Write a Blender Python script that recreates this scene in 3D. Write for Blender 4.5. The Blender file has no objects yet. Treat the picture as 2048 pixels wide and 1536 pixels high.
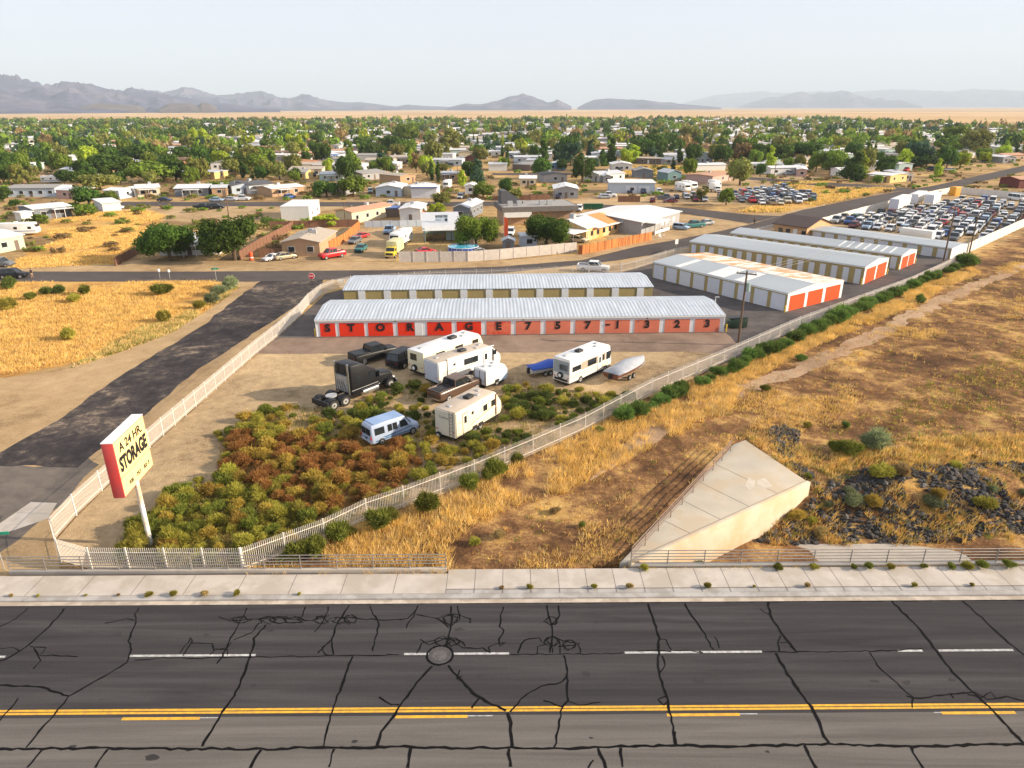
import bpy, bmesh, math, random
import numpy as np
from mathutils import Vector, Matrix, noise
from math import radians as rad, pi, sin, cos, hypot, atan2
random.seed(7); np.random.seed(7)
SC = bpy.context.scene; COL = SC.collection
# ---------------------------------------------------------------- camera
F = 1390.0; CH = 29.0; PITCH = math.atan(553/F); ROLL = rad(0.17)
cam_d = bpy.data.cameras.new('camera'); cam = bpy.data.objects.new('camera', cam_d); COL.objects.link(cam)
cam_d.sensor_width = 36; cam_d.lens = 36*F/2048; cam_d.clip_start = .5; cam_d.clip_end = 90000
RM = (Matrix.Rotation(pi/2-PITCH, 3, 'X') @ Matrix.Rotation(-ROLL, 3, 'Z'))
cam.matrix_world = Matrix.Translation((0, 0, CH)) @ RM.to_4x4()
SC.camera = cam
# ---------------------------------------------------------------- sky, sun, exposure
SUN_EL, SUN_AZ = 21.0, -5.0            # azimuth measured from +X towards +Y
w = bpy.data.worlds.new('World'); SC.world = w; w.use_nodes = True
nt = w.node_tree; bg = nt.nodes['Background']
sky = nt.nodes.new('ShaderNodeTexSky'); sky.sky_type = 'NISHITA'; sky.sun_disc = False
sky.sun_elevation = rad(SUN_EL); sky.sun_rotation = rad(90-SUN_AZ); sky.altitude = 900
sky.air_density = 1.0; sky.dust_density = 2.2; sky.ozone_density = 1.5
mixw = nt.nodes.new('ShaderNodeMix'); mixw.data_type = 'RGBA'; mixw.inputs[0].default_value = .68; mixw.inputs[7].default_value = (7.4, 7.5, 8.1, 1)   # thin high overcast
nt.links.new(sky.outputs[0], mixw.inputs[6]); nt.links.new(mixw.outputs[2], bg.inputs[0]); bg.inputs[1].default_value = 0.074
sl = bpy.data.lights.new('sun', 'SUN'); sl.energy = 5.0; sl.angle = rad(.6); sl.color = (1, .83, .62)
so = bpy.data.objects.new('sun', sl); COL.objects.link(so)
sd = Vector((cos(rad(SUN_EL))*cos(rad(SUN_AZ)), cos(rad(SUN_EL))*sin(rad(SUN_AZ)), sin(rad(SUN_EL))))
so.rotation_euler = sd.to_track_quat('Z', 'Y').to_euler()
VS = SC.view_settings; VS.view_transform = 'Standard'; VS.look = 'None'; VS.gamma = 1; VS.use_curve_mapping = False
VS.exposure = 0.94
SC.cycles.max_bounces = 5; SC.cycles.diffuse_bounces = 3; SC.cycles.glossy_bounces = 2; SC.cycles.transmission_bounces = 2
SC.cycles.volume_bounces = 0; SC.cycles.use_denoising = True
# ---------------------------------------------------------------- helpers
def G(px, py, z=0.0):
    """world point at height z seen at photo pixel (2048 wide)"""
    d = RM @ Vector(((px-1024)/F, (768-py)/F, -1)); t = (z-CH)/d.z
    return Vector((d.x*t, d.y*t, z))
def PX(p):
    q = RM.transposed() @ (Vector(p)-Vector((0, 0, CH)))
    return (1024+F*q.x/-q.z, 768-F*q.y/-q.z)
def ang(a, b): return atan2(b.y-a.y, b.x-a.x)
class MB:
    def __init__(s): s.v = []; s.f = []; s.m = []; s.mats = []
    def mi(s, m):
        if m is None: return 0
        if m not in s.mats: s.mats.append(m)
        return s.mats.index(m)
    def add(s, vs, fs, m=None):
        o = len(s.v); s.v += [tuple(v) for v in vs]; k = s.mi(m)
        for f in fs: s.f.append(tuple(i+o for i in f)); s.m.append(k)
        return s
    def box(s, x0, x1, y0, y1, z0, z1, m=None, rz=0, piv=None):
        vs = [Vector((x, y, z)) for z in (z0, z1) for y in (y0, y1) for x in (x0, x1)]
        if rz:
            c = Vector(piv) if piv else Vector(((x0+x1)/2, (y0+y1)/2, 0)); M = Matrix.Rotation(rz, 3, 'Z')
            vs = [M @ (v-c)+c for v in vs]
        return s.add(vs, [(0, 2, 3, 1), (4, 5, 7, 6), (0, 1, 5, 4), (2, 6, 7, 3), (0, 4, 6, 2), (1, 3, 7, 5)], m)
    def quad(s, a, b, c, d, m=None): return s.add([a, b, c, d], [(0, 1, 2, 3)], m)
    def poly(s, pts, m=None): return s.add(pts, [tuple(range(len(pts)))], m)
    def cyl(s, p0, p1, r0, r1=None, n=8, m=None, cap=True):
        r1 = r0 if r1 is None else r1; p0 = Vector(p0); p1 = Vector(p1); d = (p1-p0).normalized()
        u = d.orthogonal().normalized(); w_ = d.cross(u); vs = []
        for p, r in ((p0, r0), (p1, r1)):
            for i in range(n):
                a = 2*pi*i/n; vs.append(p+u*(r*cos(a))+w_*(r*sin(a)))
        fs = [(i, (i+1) % n, n+(i+1) % n, n+i) for i in range(n)]
        if cap: fs += [tuple(range(n))[::-1], tuple(range(n, 2*n))]
        return s.add(vs, fs, m)
    def bar(s, p0, p1, w_, m=None): return s.cyl(p0, p1, w_*.7, w_*.7, 4, m)
    def loft(s, secs, m=None, caps=True, closed=True):
        n = len(secs[0]); vs = [v for q in secs for v in q]; fs = []
        for k in range(len(secs)-1):
            for i in range(n if closed else n-1):
                j = (i+1) % n; fs.append((k*n+i, k*n+j, (k+1)*n+j, (k+1)*n+i))
        if caps: fs += [tuple(range(n))[::-1], tuple(range((len(secs)-1)*n, len(secs)*n))]
        return s.add(vs, fs, m)
    def prism(s, pts, z0, z1, m=None):
        n = len(pts); a = [(p[0], p[1], z0) for p in pts]; b = [(p[0], p[1], z1) for p in pts]
        return s.loft([a, b], m)
    def side(s, prof, y0, y1, m=None):
        """profile in x,z extruded across y"""
        return s.loft([[(x, y0, z) for x, z in prof], [(x, y1, z) for x, z in prof]], m)
    def mesh(s, name, m=None, smooth=False):
        me = bpy.data.meshes.new(name); me.from_pydata(s.v, [], s.f)
        for k in (s.mats or [m]):
            if k: me.materials.append(k)
        if len(s.mats) > 1: me.polygons.foreach_set('material_index', s.m)
        bm = bmesh.new(); bm.from_mesh(me); bmesh.ops.recalc_face_normals(bm, faces=bm.faces); bm.to_mesh(me); bm.free()
        if smooth: me.shade_smooth()
        return me
    def build(s, name, m=None, parent=None, bevel=0, smooth=False, bseg=2):
        me = s.mesh(name, m, smooth)
        if bevel:
            bm = bmesh.new(); bm.from_mesh(me)
            bmesh.ops.remove_doubles(bm, verts=bm.verts, dist=1e-4)
            bmesh.ops.bevel(bm, geom=[e for e in bm.edges if e.is_manifold and e.calc_face_angle(0) > .4], offset=bevel, segments=bseg, affect='EDGES', profile=.5)
            bm.to_mesh(me); bm.free(); me.shade_smooth()
            try: me.set_sharp_from_angle(angle=rad(35))
            except Exception: pass
        return link(name, me, parent)
def link(name, data, parent=None, loc=None, rz=0):
    o = bpy.data.objects.new(name, data); COL.objects.link(o)
    if parent: o.parent = parent
    if loc is not None: o.location = loc
    if rz: o.rotation_euler = (0, 0, rz)
    return o
def tag(o, label, cat, group=None):
    o['label'] = label; o['category'] = cat
    if group: o['group'] = group
    return o
def thing(name, label, cat, loc=(0, 0, 0), rz=0, group=None):
    return tag(link(name, None, None, loc, rz), label, cat, group)
def struct(o, kind='structure'): o['kind'] = kind; return o
def dup(root, loc=None, rz=None, label=None, sc=None, swap=None):
    r = root.copy(); COL.objects.link(r)
    if loc is not None: r.location = loc
    if rz is not None: r.rotation_euler = (0, 0, rz)
    if label: r['label'] = label
    if sc: r.scale = (sc, sc, sc) if not hasattr(sc, '__len__') else sc
    def rec(a, b):
        for ch in KIDS(a):
            c = ch.copy(); COL.objects.link(c); c.parent = b
            rec(ch, c)
    rec(root, r)
    return r
_kc = {}
def KIDS(o):
    if o.name not in _kc: _kc[o.name] = list(o.children)
    return _kc[o.name]
# ---------------------------------------------------------------- materials
MATS = {}
def srgb(r, g, b): return tuple(((c/255)/12.92 if c/255 <= .04045 else ((c/255+.055)/1.055)**2.4) for c in (r, g, b))
def M(name, col, rough=.75, var=.12, scale=2.0, bump=0, bscale=20, metal=0, col2=None, s2=.3, wave=None, wdir='X', wd=.02, stretch=None, spec=.4, rnd=0, trans=0):
    """procedural material; colour varied by noise, optional second colour, optional corrugation"""
    if name in MATS: return MATS[name]
    m = bpy.data.materials.new(name); m.use_nodes = True; MATS[name] = m
    t = m.node_tree; N = t.nodes; L = t.links; b = N['Principled BSDF']
    b.inputs['Roughness'].default_value = rough; b.inputs['Metallic'].default_value = metal
    b.inputs['Specular IOR Level'].default_value = spec
    tc = N.new('ShaderNodeTexCoord'); src = tc.outputs['Object']
    if stretch:
        mp = N.new('ShaderNodeMapping'); mp.inputs['Scale'].default_value = stretch; L.new(src, mp.inputs[0]); src = mp.outputs[0]
    nz = N.new('ShaderNodeTexNoise'); nz.inputs['Scale'].default_value = scale; nz.inputs['Detail'].default_value = 5
    L.new(src, nz.inputs['Vector'])
    rp = N.new('ShaderNodeValToRGB'); L.new(nz.outputs[0], rp.inputs[0])
    rp.color_ramp.elements[0].position = .3; rp.color_ramp.elements[1].position = .7
    rp.color_ramp.elements[0].color = (*[c*(1-var) for c in col], 1); rp.color_ramp.elements[1].color = (*[min(1, c*(1+var*.6)) for c in col], 1)
    out = rp.outputs[0]
    if col2:
        n2 = N.new('ShaderNodeTexNoise'); n2.inputs['Scale'].default_value = s2; n2.inputs['Detail'].default_value = 6; n2.inputs['Roughness'].default_value = .65
        L.new(src, n2.inputs['Vector'])
        r2 = N.new('ShaderNodeValToRGB'); r2.color_ramp.elements[0].position = .45; r2.color_ramp.elements[1].position = .58
        L.new(n2.outputs[0], r2.inputs[0])
        mx = N.new('ShaderNodeMix'); mx.data_type = 'RGBA'; L.new(r2.outputs[0], mx.inputs[0]); L.new(out, mx.inputs[6]); mx.inputs[7].default_value = (*col2, 1)
        out = mx.outputs[2]
    if rnd:                       # every individual plant a little lighter or darker
        oi = N.new('ShaderNodeObjectInfo'); mr = N.new('ShaderNodeMapRange'); mr.inputs[3].default_value = 1-rnd; mr.inputs[4].default_value = 1+rnd; L.new(oi.outputs['Random'], mr.inputs[0])
        hs_ = N.new('ShaderNodeHueSaturation'); L.new(mr.outputs[0], hs_.inputs['Value']); m2_ = N.new('ShaderNodeMapRange'); m2_.inputs[3].default_value = .5-rnd*.03; m2_.inputs[4].default_value = .5+rnd*.05; L.new(oi.outputs['Random'], m2_.inputs[0]); L.new(m2_.outputs[0], hs_.inputs['Hue'])
        L.new(out, hs_.inputs['Color']); out = hs_.outputs[0]
    L.new(out, b.inputs['Base Color'])
    h = None
    if wave:
        wv = N.new('ShaderNodeTexWave'); wv.bands_direction = wdir; wv.inputs['Scale'].default_value = wave; L.new(tc.outputs['Object'], wv.inputs[0])
        bp = N.new('ShaderNodeBump'); bp.inputs['Distance'].default_value = wd; bp.inputs['Strength'].default_value = 1
        L.new(wv.outputs[1], bp.inputs['Height']); L.new(bp.outputs[0], b.inputs['Normal'])
    elif bump:
        n3 = N.new('ShaderNodeTexNoise'); n3.inputs['Scale'].default_value = bscale; n3.inputs['Detail'].default_value = 4; L.new(src, n3.inputs['Vector'])
        bp = N.new('ShaderNodeBump'); bp.inputs['Distance'].default_value = bump; L.new(n3.outputs[0], bp.inputs['Height']); L.new(bp.outputs[0], b.inputs['Normal'])
    if trans:
        b.inputs['Subsurface Weight'].default_value = 0
        tr = N.new('ShaderNodeBsdfTranslucent'); L.new(out, tr.inputs[0]); ms = N.new('ShaderNodeMixShader'); ms.inputs[0].default_value = trans
        L.new(b.outputs[0], ms.inputs[1]); L.new(tr.outputs[0], ms.inputs[2]); L.new(ms.outputs[0], N['Material Output'].inputs[0])
    return m
def glass(name='window_glass', col=(.02, .025, .03)):
    return M(name, col, rough=.12, var=.3, scale=.7, spec=.6)
WHITE = M('white_paint', (.74, .74, .72), .55, .06, 1.2)
METAL = M('galvanised_metal', (.42, .43, .44), .45, .12, 2, metal=.3)
BLACKR = M('rubber_black', (.02, .02, .021), .85)
RIMM = M('wheel_silver', (.5, .5, .5), .35, .1, metal=.5)
CHROME = M('chrome', (.7, .7, .72), .2, .05, metal=.9)
DARKM = M('dark_trim', (.02, .02, .022), .5)
GLASS = glass()
WOODP = M('weathered_pole_wood', (.13, .085, .055), .85, .3, 3, stretch=(6, 6, .5))
def text_mesh(s, size, ext=.01, off=0.0, m=None, sx=1.0, align='CENTER'):
    cu = bpy.data.curves.new('lettering', 'FONT'); cu.body = s; cu.size = size; cu.extrude = ext; cu.offset = off; cu.align_x = align; cu.align_y = 'CENTER'; cu.resolution_u = 3
    o = bpy.data.objects.new('lettering', cu); COL.objects.link(o); bpy.context.view_layer.update()
    me = bpy.data.meshes.new_from_object(o.evaluated_get(bpy.context.evaluated_depsgraph_get()))
    bpy.data.objects.remove(o); bpy.data.curves.remove(cu)
    me.transform(Matrix.Rotation(pi/2, 4, 'X') @ Matrix.Scale(sx, 4, (1, 0, 0)))   # stands in the xz plane facing -y
    me.materials.clear(); me.materials.append(m or DARKM)
    return me
# ================================================================ ground, roads
def SM(a, b, x):
    t = np.clip((x-a)/(b-a), 0, 1); return t*t*(3-2*t)
W0 = G(1256, 1130); W1 = G(1613, 967)
RE = lambda x: W0.y+(x-W0.x)*.005            # back face of the road retaining wall
wd_ = (W1-W0).normalized(); wn = Vector((wd_.y, -wd_.x, 0))   # normal towards the wash
FA = G(488, 1142); FB = G(1931, 522); fd_ = (FB-FA).normalized(); fn_ = Vector((fd_.y, -fd_.x, 0))
SLP = [(S.x, S.y) for S in (G(1246, 1126), G(1466, 895), G(1490, 888), G(1606, 967))]
def sl_in(x, y):
    c = False; j = 3
    for i in range(4):
        xi, yi = SLP[i]; xj, yj = SLP[j]
        if (yi > y) != (yj > y) and x < (xj-xi)*(y-yi)/(yj-yi)+xi: c = not c
        j = i
    return c
def fz(x, y):
    """terrain height"""
    z = -.04
    # undulating field right of the fence
    fld = SM(.3, 5, (x-FA.x)*fn_.x+(y-FA.y)*fn_.y)*SM(40.5, 44, y)*(1-SM(150, 210, y))
    if fld > 0:
        z += fld*(.35*noise.noise((x*.09, y*.09, 1))+.16*noise.noise((x*.3, y*.3, 2))+.10)*.9
    s = (x-W0.x)*wn.x+(y-W0.y)*wn.y          # >0 in the wash
    u = (x-W0.x)*wd_.x+(y-W0.y)*wd_.y
    L = (W1-W0).length
    side = SM(-1.2, -.5, s) if u < L+.5 else SM(-5, 2.5, s-(u-L)*.35)
    e = 52.1+1.0*noise.noise((x*.12, 3, 7))+max(0, (x-30))*.04
    dpt = 1-SM(e-5.6, e, y+.8*noise.noise((x*.35, y*.35, 5)))
    road = SM(RE(x)-1.0, RE(x)-.4, y)
    z += -3.0*side*dpt*road*(1 if y > 30 else 0)
    if u > L and side > 0:                   # small gully behind the slab
        z -= .5*side*(1-SM(e, e+7, y))*(1-dpt)*(1-SM(6, 14, u-L))
    if sl_in(x, y): z = min(z, -.45)
    return z
xs = np.concatenate([-np.geomspace(90, 60000, 26)[::-1], np.arange(-84, 0, 3), np.arange(0, 60, .55), np.arange(60, 130, 2), np.geomspace(131, 60000, 26)])
ys = np.concatenate([-np.geomspace(30, 5000, 8)[::-1], np.arange(-20, 38, 4), np.arange(38, 64, .55), np.arange(64, 200, 2.5), np.geomspace(200, 60000, 36)])
vv = [(float(x), float(y), float(fz(x, y))) for y in ys for x in xs]
nx = len(xs); ff = [(j*nx+i, j*nx+i+1, (j+1)*nx+i+1, (j+1)*nx+i) for j in range(len(ys)-1) for i in range(nx-1)]
me = bpy.data.meshes.new('ground'); me.from_pydata(vv, [], ff); me.shade_smooth()
def ground_mat(name, stops, s1=.05, s2=.6, fine=6, bump=.06, dist=1.2):
    m = bpy.data.materials.new(name); m.use_nodes = True; MATS[name] = m
    t = m.node_tree; N = t.nodes; L = t.links; b = N['Principled BSDF']; b.inputs['Roughness'].default_value = .95; b.inputs['Specular IOR Level'].default_value = .1
    tc = N.new('ShaderNodeTexCoord')
    def nz(sc, det=6, ro=.6, di=0):
        n = N.new('ShaderNodeTexNoise'); n.inputs['Scale'].default_value = sc; n.inputs['Detail'].default_value = det; n.inputs['Roughness'].default_value = ro; n.inputs['Distortion'].default_value = di
        L.new(tc.outputs['Object'], n.inputs['Vector']); return n.outputs[0]
    def math_(op, a, b_=None, v=None):
        n = N.new('ShaderNodeMath'); n.operation = op; L.new(a, n.inputs[0])
        if b_ is not None: L.new(b_, n.inputs[1])
        if v is not None: n.inputs[1].default_value = v
        return n.outputs[0]
    a = math_('MULTIPLY', nz(s1, 4, .6, dist), v=.45); c = math_('MULTIPLY', nz(s2, 6, .7), v=.33); f = math_('MULTIPLY', nz(fine, 5, .75), v=.22)
    tot = math_('ADD', math_('ADD', a, c), f)
    r = N.new('ShaderNodeValToRGB'); L.new(tot, r.inputs[0]); el = r.color_ramp.elements
    el[0].position = stops[0][0]; el[0].color = (*stops[0][1], 1); el[1].position = stops[-1][0]; el[1].color = (*stops[-1][1], 1)
    for p, cc in stops[1:-1]: e = el.new(p); e.color = (*cc, 1)
    L.new(r.outputs[0], b.inputs['Base Color'])
    bp = N.new('ShaderNodeBump'); bp.inputs['Distance'].default_value = bump; L.new(nz(9, 5, .7), bp.inputs['Height']); L.new(bp.outputs[0], b.inputs['Normal'])
    return m
gold = (.56, .34, .11); gold2 = (.42, .22, .06); dirt = (.33, .19, .10); brown = (.19, .10, .05); tan = (.44, .30, .19); olive = (.20, .15, .05)
GM = ground_mat('dry_desert_ground', [(.36, (.13, .085, .035)), (.44, (.25, .16, .07)), (.50, (.36, .235, .115)), (.56, (.50, .33, .125)), (.66, (.62, .44, .18))], .035, .4, 5)
me.materials.append(GM)
FSOIL = ground_mat('field_soil', [(.38, (.05, .028, .016)), (.465, (.14, .072, .034)), (.515, (.26, .14, .062)), (.56, (.46, .28, .10)), (.64, (.62, .42, .15))], .09, .5, 5, bump=.12)
me.materials.append(FSOIL); mi2 = np.zeros(len(me.polygons), dtype=np.int32)
for p_ in me.polygons:
    c_ = p_.center
    if 38 < c_.y < 230 and c_.x < 200 and (c_.x-FA.x)*fn_.x+(c_.y-FA.y)*fn_.y > -.4 and c_.x > FA.x-1: mi2[p_.index] = 1
    if c_.y > 1450 or c_.y < -60: mi2[p_.index] = 2
PLAIN = ground_mat('desert_plain', [(.38, (.36, .22, .10)), (.5, (.54, .355, .17)), (.62, (.66, .46, .25))], .0008, .006, .04, bump=.1)
me.materials.append(PLAIN); me.polygons.foreach_set('material_index', mi2)
struct(link('ground', me))
def jit(pts, amp, step=1.0, seed=0):
    out = []; n = len(pts)
    for i in range(n):
        a = pts[i]; b = pts[(i+1) % n]; d = (b-a).length; k = max(1, min(120, int(d/step)))
        for j in range(k):
            p = a.lerp(b, j/k)
            out.append(Vector((p.x+amp*(noise.noise((p.x*.35, p.y*.35, seed))+.4*noise.noise((p.x*1.7, p.y*1.7, seed))), p.y+amp*(noise.noise((p.x*.35, p.y*.35, seed+9))+.4*noise.noise((p.x*1.7, p.y*1.7, seed+9))), p.z)))
    return out
SHEETS = {}
STG = [0]
def sheet(name, px, z, m, amp=0, kind='structure', world=False):
    pts = [Vector((p[0], p[1], z)) for p in px] if world else [G(p[0], p[1], z) for p in px]
    STG[0] += 1; z += (STG[0] % 30)*.00007*1.0 if z > 0 else (STG[0] % 12)*.0012-.02
    for p in pts: p.z = z
    SHEETS.setdefault(name, []).append([(p.x, p.y) for p in pts])
    if amp: pts = jit(pts, amp, seed=len(px))
    b = MB(); b.poly(pts, m); me = b.mesh(name)
    if me.polygons[0].normal.z < 0: me.flip_normals()
    return struct(link(name, me), kind)
def inpoly(x, y, poly):
    c = False; n = len(poly); j = n-1
    for i in range(n):
        xi, yi = poly[i]; xj, yj = poly[j]
        if (yi > y) != (yj > y) and x < (xj-xi)*(y-yi)/(yj-yi)+xi: c = not c
        j = i
    return c
def wpoly(px): return [(p.x, p.y) for p in (G(*q) for q in px)]
DIRT = ground_mat('pale_dirt', [(.40, (.27, .18, .095)), (.48, (.39, .27, .145)), (.56, (.46, .325, .18)), (.62, (.52, .37, .21))], .06, .5, 4)
GOLDF = ground_mat('golden_grass_field', [(.38, (.26, .14, .05)), (.45, gold2), (.52, gold), (.62, (.58, .38, .13))], .05, .35, 3)
GRAV = ground_mat('tan_gravel', [(.38, (.19, .135, .08)), (.46, (.36, .26, .15)), (.54, (.46, .335, .195)), (.62, (.60, .45, .26))], .08, .9, 3.5, bump=.1)
YARD = ground_mat('yard_asphalt', [(.40, (.07, .062, .062)), (.5, (.10, .088, .086)), (.62, (.16, .135, .12))], .07, .5, 8, bump=.01)
APRON = ground_mat('worn_apron_asphalt', [(.40, (.17, .12, .09)), (.5, (.235, .17, .13)), (.62, (.30, .22, .165))], .09, .6, 9, bump=.01)
OLDAS = ground_mat('broken_street_asphalt', [(.38, (.026, .023, .025)), (.48, (.050, .044, .045)), (.535, (.095, .078, .068)), (.575, (.22, .17, .13)), (.66, (.32, .25, .19))], .10, .7, 1.6, bump=.03)
UPAS = ground_mat('upper_street_asphalt', [(.40, (.07, .06, .058)), (.5, (.085, .073, .07)), (.62, (.11, .093, .086))], .05, .4, 6, bump=.01)
NEARAS = ground_mat('near_road_asphalt', [(.38, (.034, .032, .034)), (.5, (.050, .047, .049)), (.62, (.074, .069, .070))], .12, .7, 14, bump=.012)
NEARAS2 = ground_mat('worn_road_asphalt', [(.38, (.092, .083, .077)), (.5, (.128, .117, .108)), (.62, (.168, .154, .141))], .12, .7, 14, bump=.012)
for m_ in (NEARAS, NEARAS2):          # wheel-path bands run along the road
    t = m_.node_tree; mp = t.nodes.new('ShaderNodeMapping'); mp.inputs['Scale'].default_value = (.07, 1.6, 1)
    tc = [n for n in t.nodes if n.bl_idname == 'ShaderNodeTexCoord'][0]; t.links.new(tc.outputs['Object'], mp.inputs[0])
    ns = [n for n in t.nodes if n.bl_idname == 'ShaderNodeTexNoise']
    t.links.new(mp.outputs[0], ns[1].inputs['Vector']); t.links.new(mp.outputs[0], ns[0].inputs['Vector']); ns[0].inputs['Scale'].default_value = .6
CONC = M('sidewalk_concrete', (.50, .45, .40), .85, .12, .8, bump=.01, bscale=30, col2=(.40, .355, .30), s2=.35)
# --- upper (north-west) dirt verges and fields
sheet('dirt_verge', [(-400, 525), (560, 521), (800, 525), (1000, 521), (1170, 507), (1320, 478), (1480, 440), (1540, 425), (1700, 380), (1600, 440), (1300, 515), (1240, 530), (1000, 560), (640, 575), (-400, 572)], 0, DIRT, 1.2)
sheet('golden_field', [(-400, 563), (0, 564), (300, 560), (440, 562), (470, 575), (430, 610), (330, 668), (200, 718), (0, 752), (-400, 780)], 0, GOLDF, 1.5)
sheet('dirt_verge', [(-400, 785), (0, 757), (120, 742), (250, 700), (340, 665), (440, 605), (480, 575), (520, 562), (620, 560), (645, 585), (610, 622), (520, 706), (420, 790), (300, 893), (204, 982), (125, 1050), (112, 1080), (122, 1120), (120, 1160), (-500, 1170)], .005, DIRT, .4)
sheet('golden_field', [(55, 500), (120, 482), (60, 470), (80, 445), (200, 424), (290, 420), (330, 432), (300, 470), (240, 527), (20, 537)], .0, GOLDF, 1.2)
sheet('dirt_lot', [(235, 412), (700, 412), (560, 440), (400, 445), (300, 440), (240, 425)], .005, DIRT, 1.0)
sheet('dirt_lot', [(540, 500), (650, 480), (700, 452), (800, 450), (800, 505), (790, 522), (540, 524)], .004, DIRT, .5)
sheet('dirt_lot', [(690, 398), (1160, 398), (1220, 384), (1330, 384), (1345, 415), (1230, 420), (1000, 410), (700, 410)], .003, DIRT, .5)
sheet('dirt_lot', [(1150, 428), (1340, 428), (1500, 440), (1480, 448), (1370, 475), (1310, 500), (1240, 500), (1160, 430)], .003, DIRT, .5)
sheet('dirt_lot', [(1320, 382), (1560, 345), (1640, 352), (1640, 372), (1655, 395), (1600, 412), (1500, 410), (1350, 408)], .003, DIRT, 1.0)
sheet('golden_field', [(1555, 362), (1640, 360), (1790, 378), (1750, 384), (1630, 412), (1560, 425), (1470, 424), (1520, 405), (1640, 395)], .006, GOLDF, 1.0)
sheet('car_yard_ground', [(1632, 453), (1762, 416), (1880, 388), (1930, 389), (2300, 400), (2300, 400), (2300, 365), (2048, 452), (1935, 505)], .004, DIRT, .3)
# --- roads
sheet('side_street', [(-60, 935), (100, 850), (250, 745), (400, 655), (480, 592), (520, 563), (540, 556), (650, 556), (636, 575), (600, 607), (500, 672), (380, 750), (290, 830), (250, 860), (180, 915), (150, 935), (0, 930)], .012, OLDAS, .4)
sheet('side_street', [(-160, 1060), (-60, 935), (0, 928), (150, 933), (180, 915), (196, 930), (150, 985), (60, 1060), (-60, 1160), (-420, 1160)], .009, ground_mat('faded_street_asphalt', [(.40, (.09, .078, .07)), (.5, (.14, .12, .105)), (.62, (.20, .17, .14))], .09, .6, 9, bump=.01), .6)
sheet('upper_street', [(-500, 541), (0, 543), (400, 543), (800, 540), (1000, 533), (1164, 520), (1273, 493), (1355, 479), (1437, 462.6), (1506, 447), (1604, 420), (1746, 391.6), (1869, 371), (2048, 331), (2300, 262), (2300, 285), (2048, 343), (1875, 384), (1762, 411), (1631, 443), (1533, 458), (1383, 494), (1300, 510), (1232, 521), (1137, 532), (1000, 546), (800, 556), (500, 563), (0, 563), (-500, 562)], .016, UPAS, .15)
sheet('second_street', [(235, 404), (700, 404), (1055, 403), (1164, 408), (1355, 414), (1506, 430), (1560, 432), (1500, 447), (1355, 425), (1164, 416), (1000, 411), (700, 413), (235, 412)], .018, UPAS, .2)
sheet('third_street', [(985, 346), (1290, 347), (1460, 351), (1609, 362), (1773, 372), (1830, 378), (1790, 383), (1609, 369), (1460, 356), (1290, 350.5), (985, 350)], .018, UPAS, .2)
# --- storage yard
YP = [(515, 706), (560, 670), (600, 633), (632, 605), (650, 588), (703, 574), (1044, 556), (1242, 545), (1330, 520), (1390, 505), (1500, 474), (1545, 462), (1600, 462), (1640, 456), (1933, 506), (1930, 521), (1870, 550), (1820, 574), (1729, 608), (1596, 658), (1537, 688), (1447, 727), (1390, 755), (1280, 700)]
sheet('yard_asphalt', YP, .006, YARD)
sheet('yard_apron', [(513, 708), (545, 683), (560, 676), (631, 676), (1450, 665), (1475, 690), (1468, 712), (1390, 703)], .014, APRON, .25)
LOTP = [(112, 1080), (155, 1032), (204, 983), (327, 872), (392, 815), (520, 706), (1392, 702), (1470, 712), (1378, 760), (1261, 809), (1121, 884), (1009, 933), (882, 990), (734, 1039), (556, 1112), (490, 1140), (186, 1140), (122, 1122)]
sheet('gravel_lot', LOTP, .010, GRAV)
sheet('concrete_pad', [(-90, 1095), (-20, 1060), (62, 1004), (114, 1006), (96, 1037), (20, 1063)], .03, CONC)
# --- dirt path through the right field
PATH = ground_mat('bare_path_dirt', [(.40, (.30, .19, .11)), (.5, (.40, .27, .17)), (.62, (.48, .34, .22))], .1, .5, 4)
pc = [G(*q) for q in ((1180, 960), (1300, 870), (1400, 815), (1500, 775), (1640, 722), (1700, 692), (1800, 642), (1950, 572), (2048, 530), (2300, 430))]
pb = MB(); rows_ = []
for i in range(len(pc)-1):
    for k in range(12): rows_.append(pc[i].lerp(pc[i+1], k/12))
for i, q in enumerate(rows_[:-1]):
    d = (rows_[i+1]-q); d = Vector((-d.y, d.x, 0)).normalized()*(1.5+.4*noise.noise((i*.3, 1, 1)))*min(1, i/12+.1); pp = [q+d*t_ for t_ in (-1, -.5, 0, .5, 1)]
    pb.v += [(p.x, p.y, fz(p.x, p.y)+.05-.06*abs(t_)) for p, t_ in zip(pp, (-1, -.5, 0, .5, 1))]
for i in range(len(rows_)-2):
    for k in range(4): pb.f.append((i*5+k, i*5+k+1, (i+1)*5+k+1, (i+1)*5+k)); pb.m.append(0)
struct(pb.build('dirt_path', PATH, smooth=True))
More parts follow.
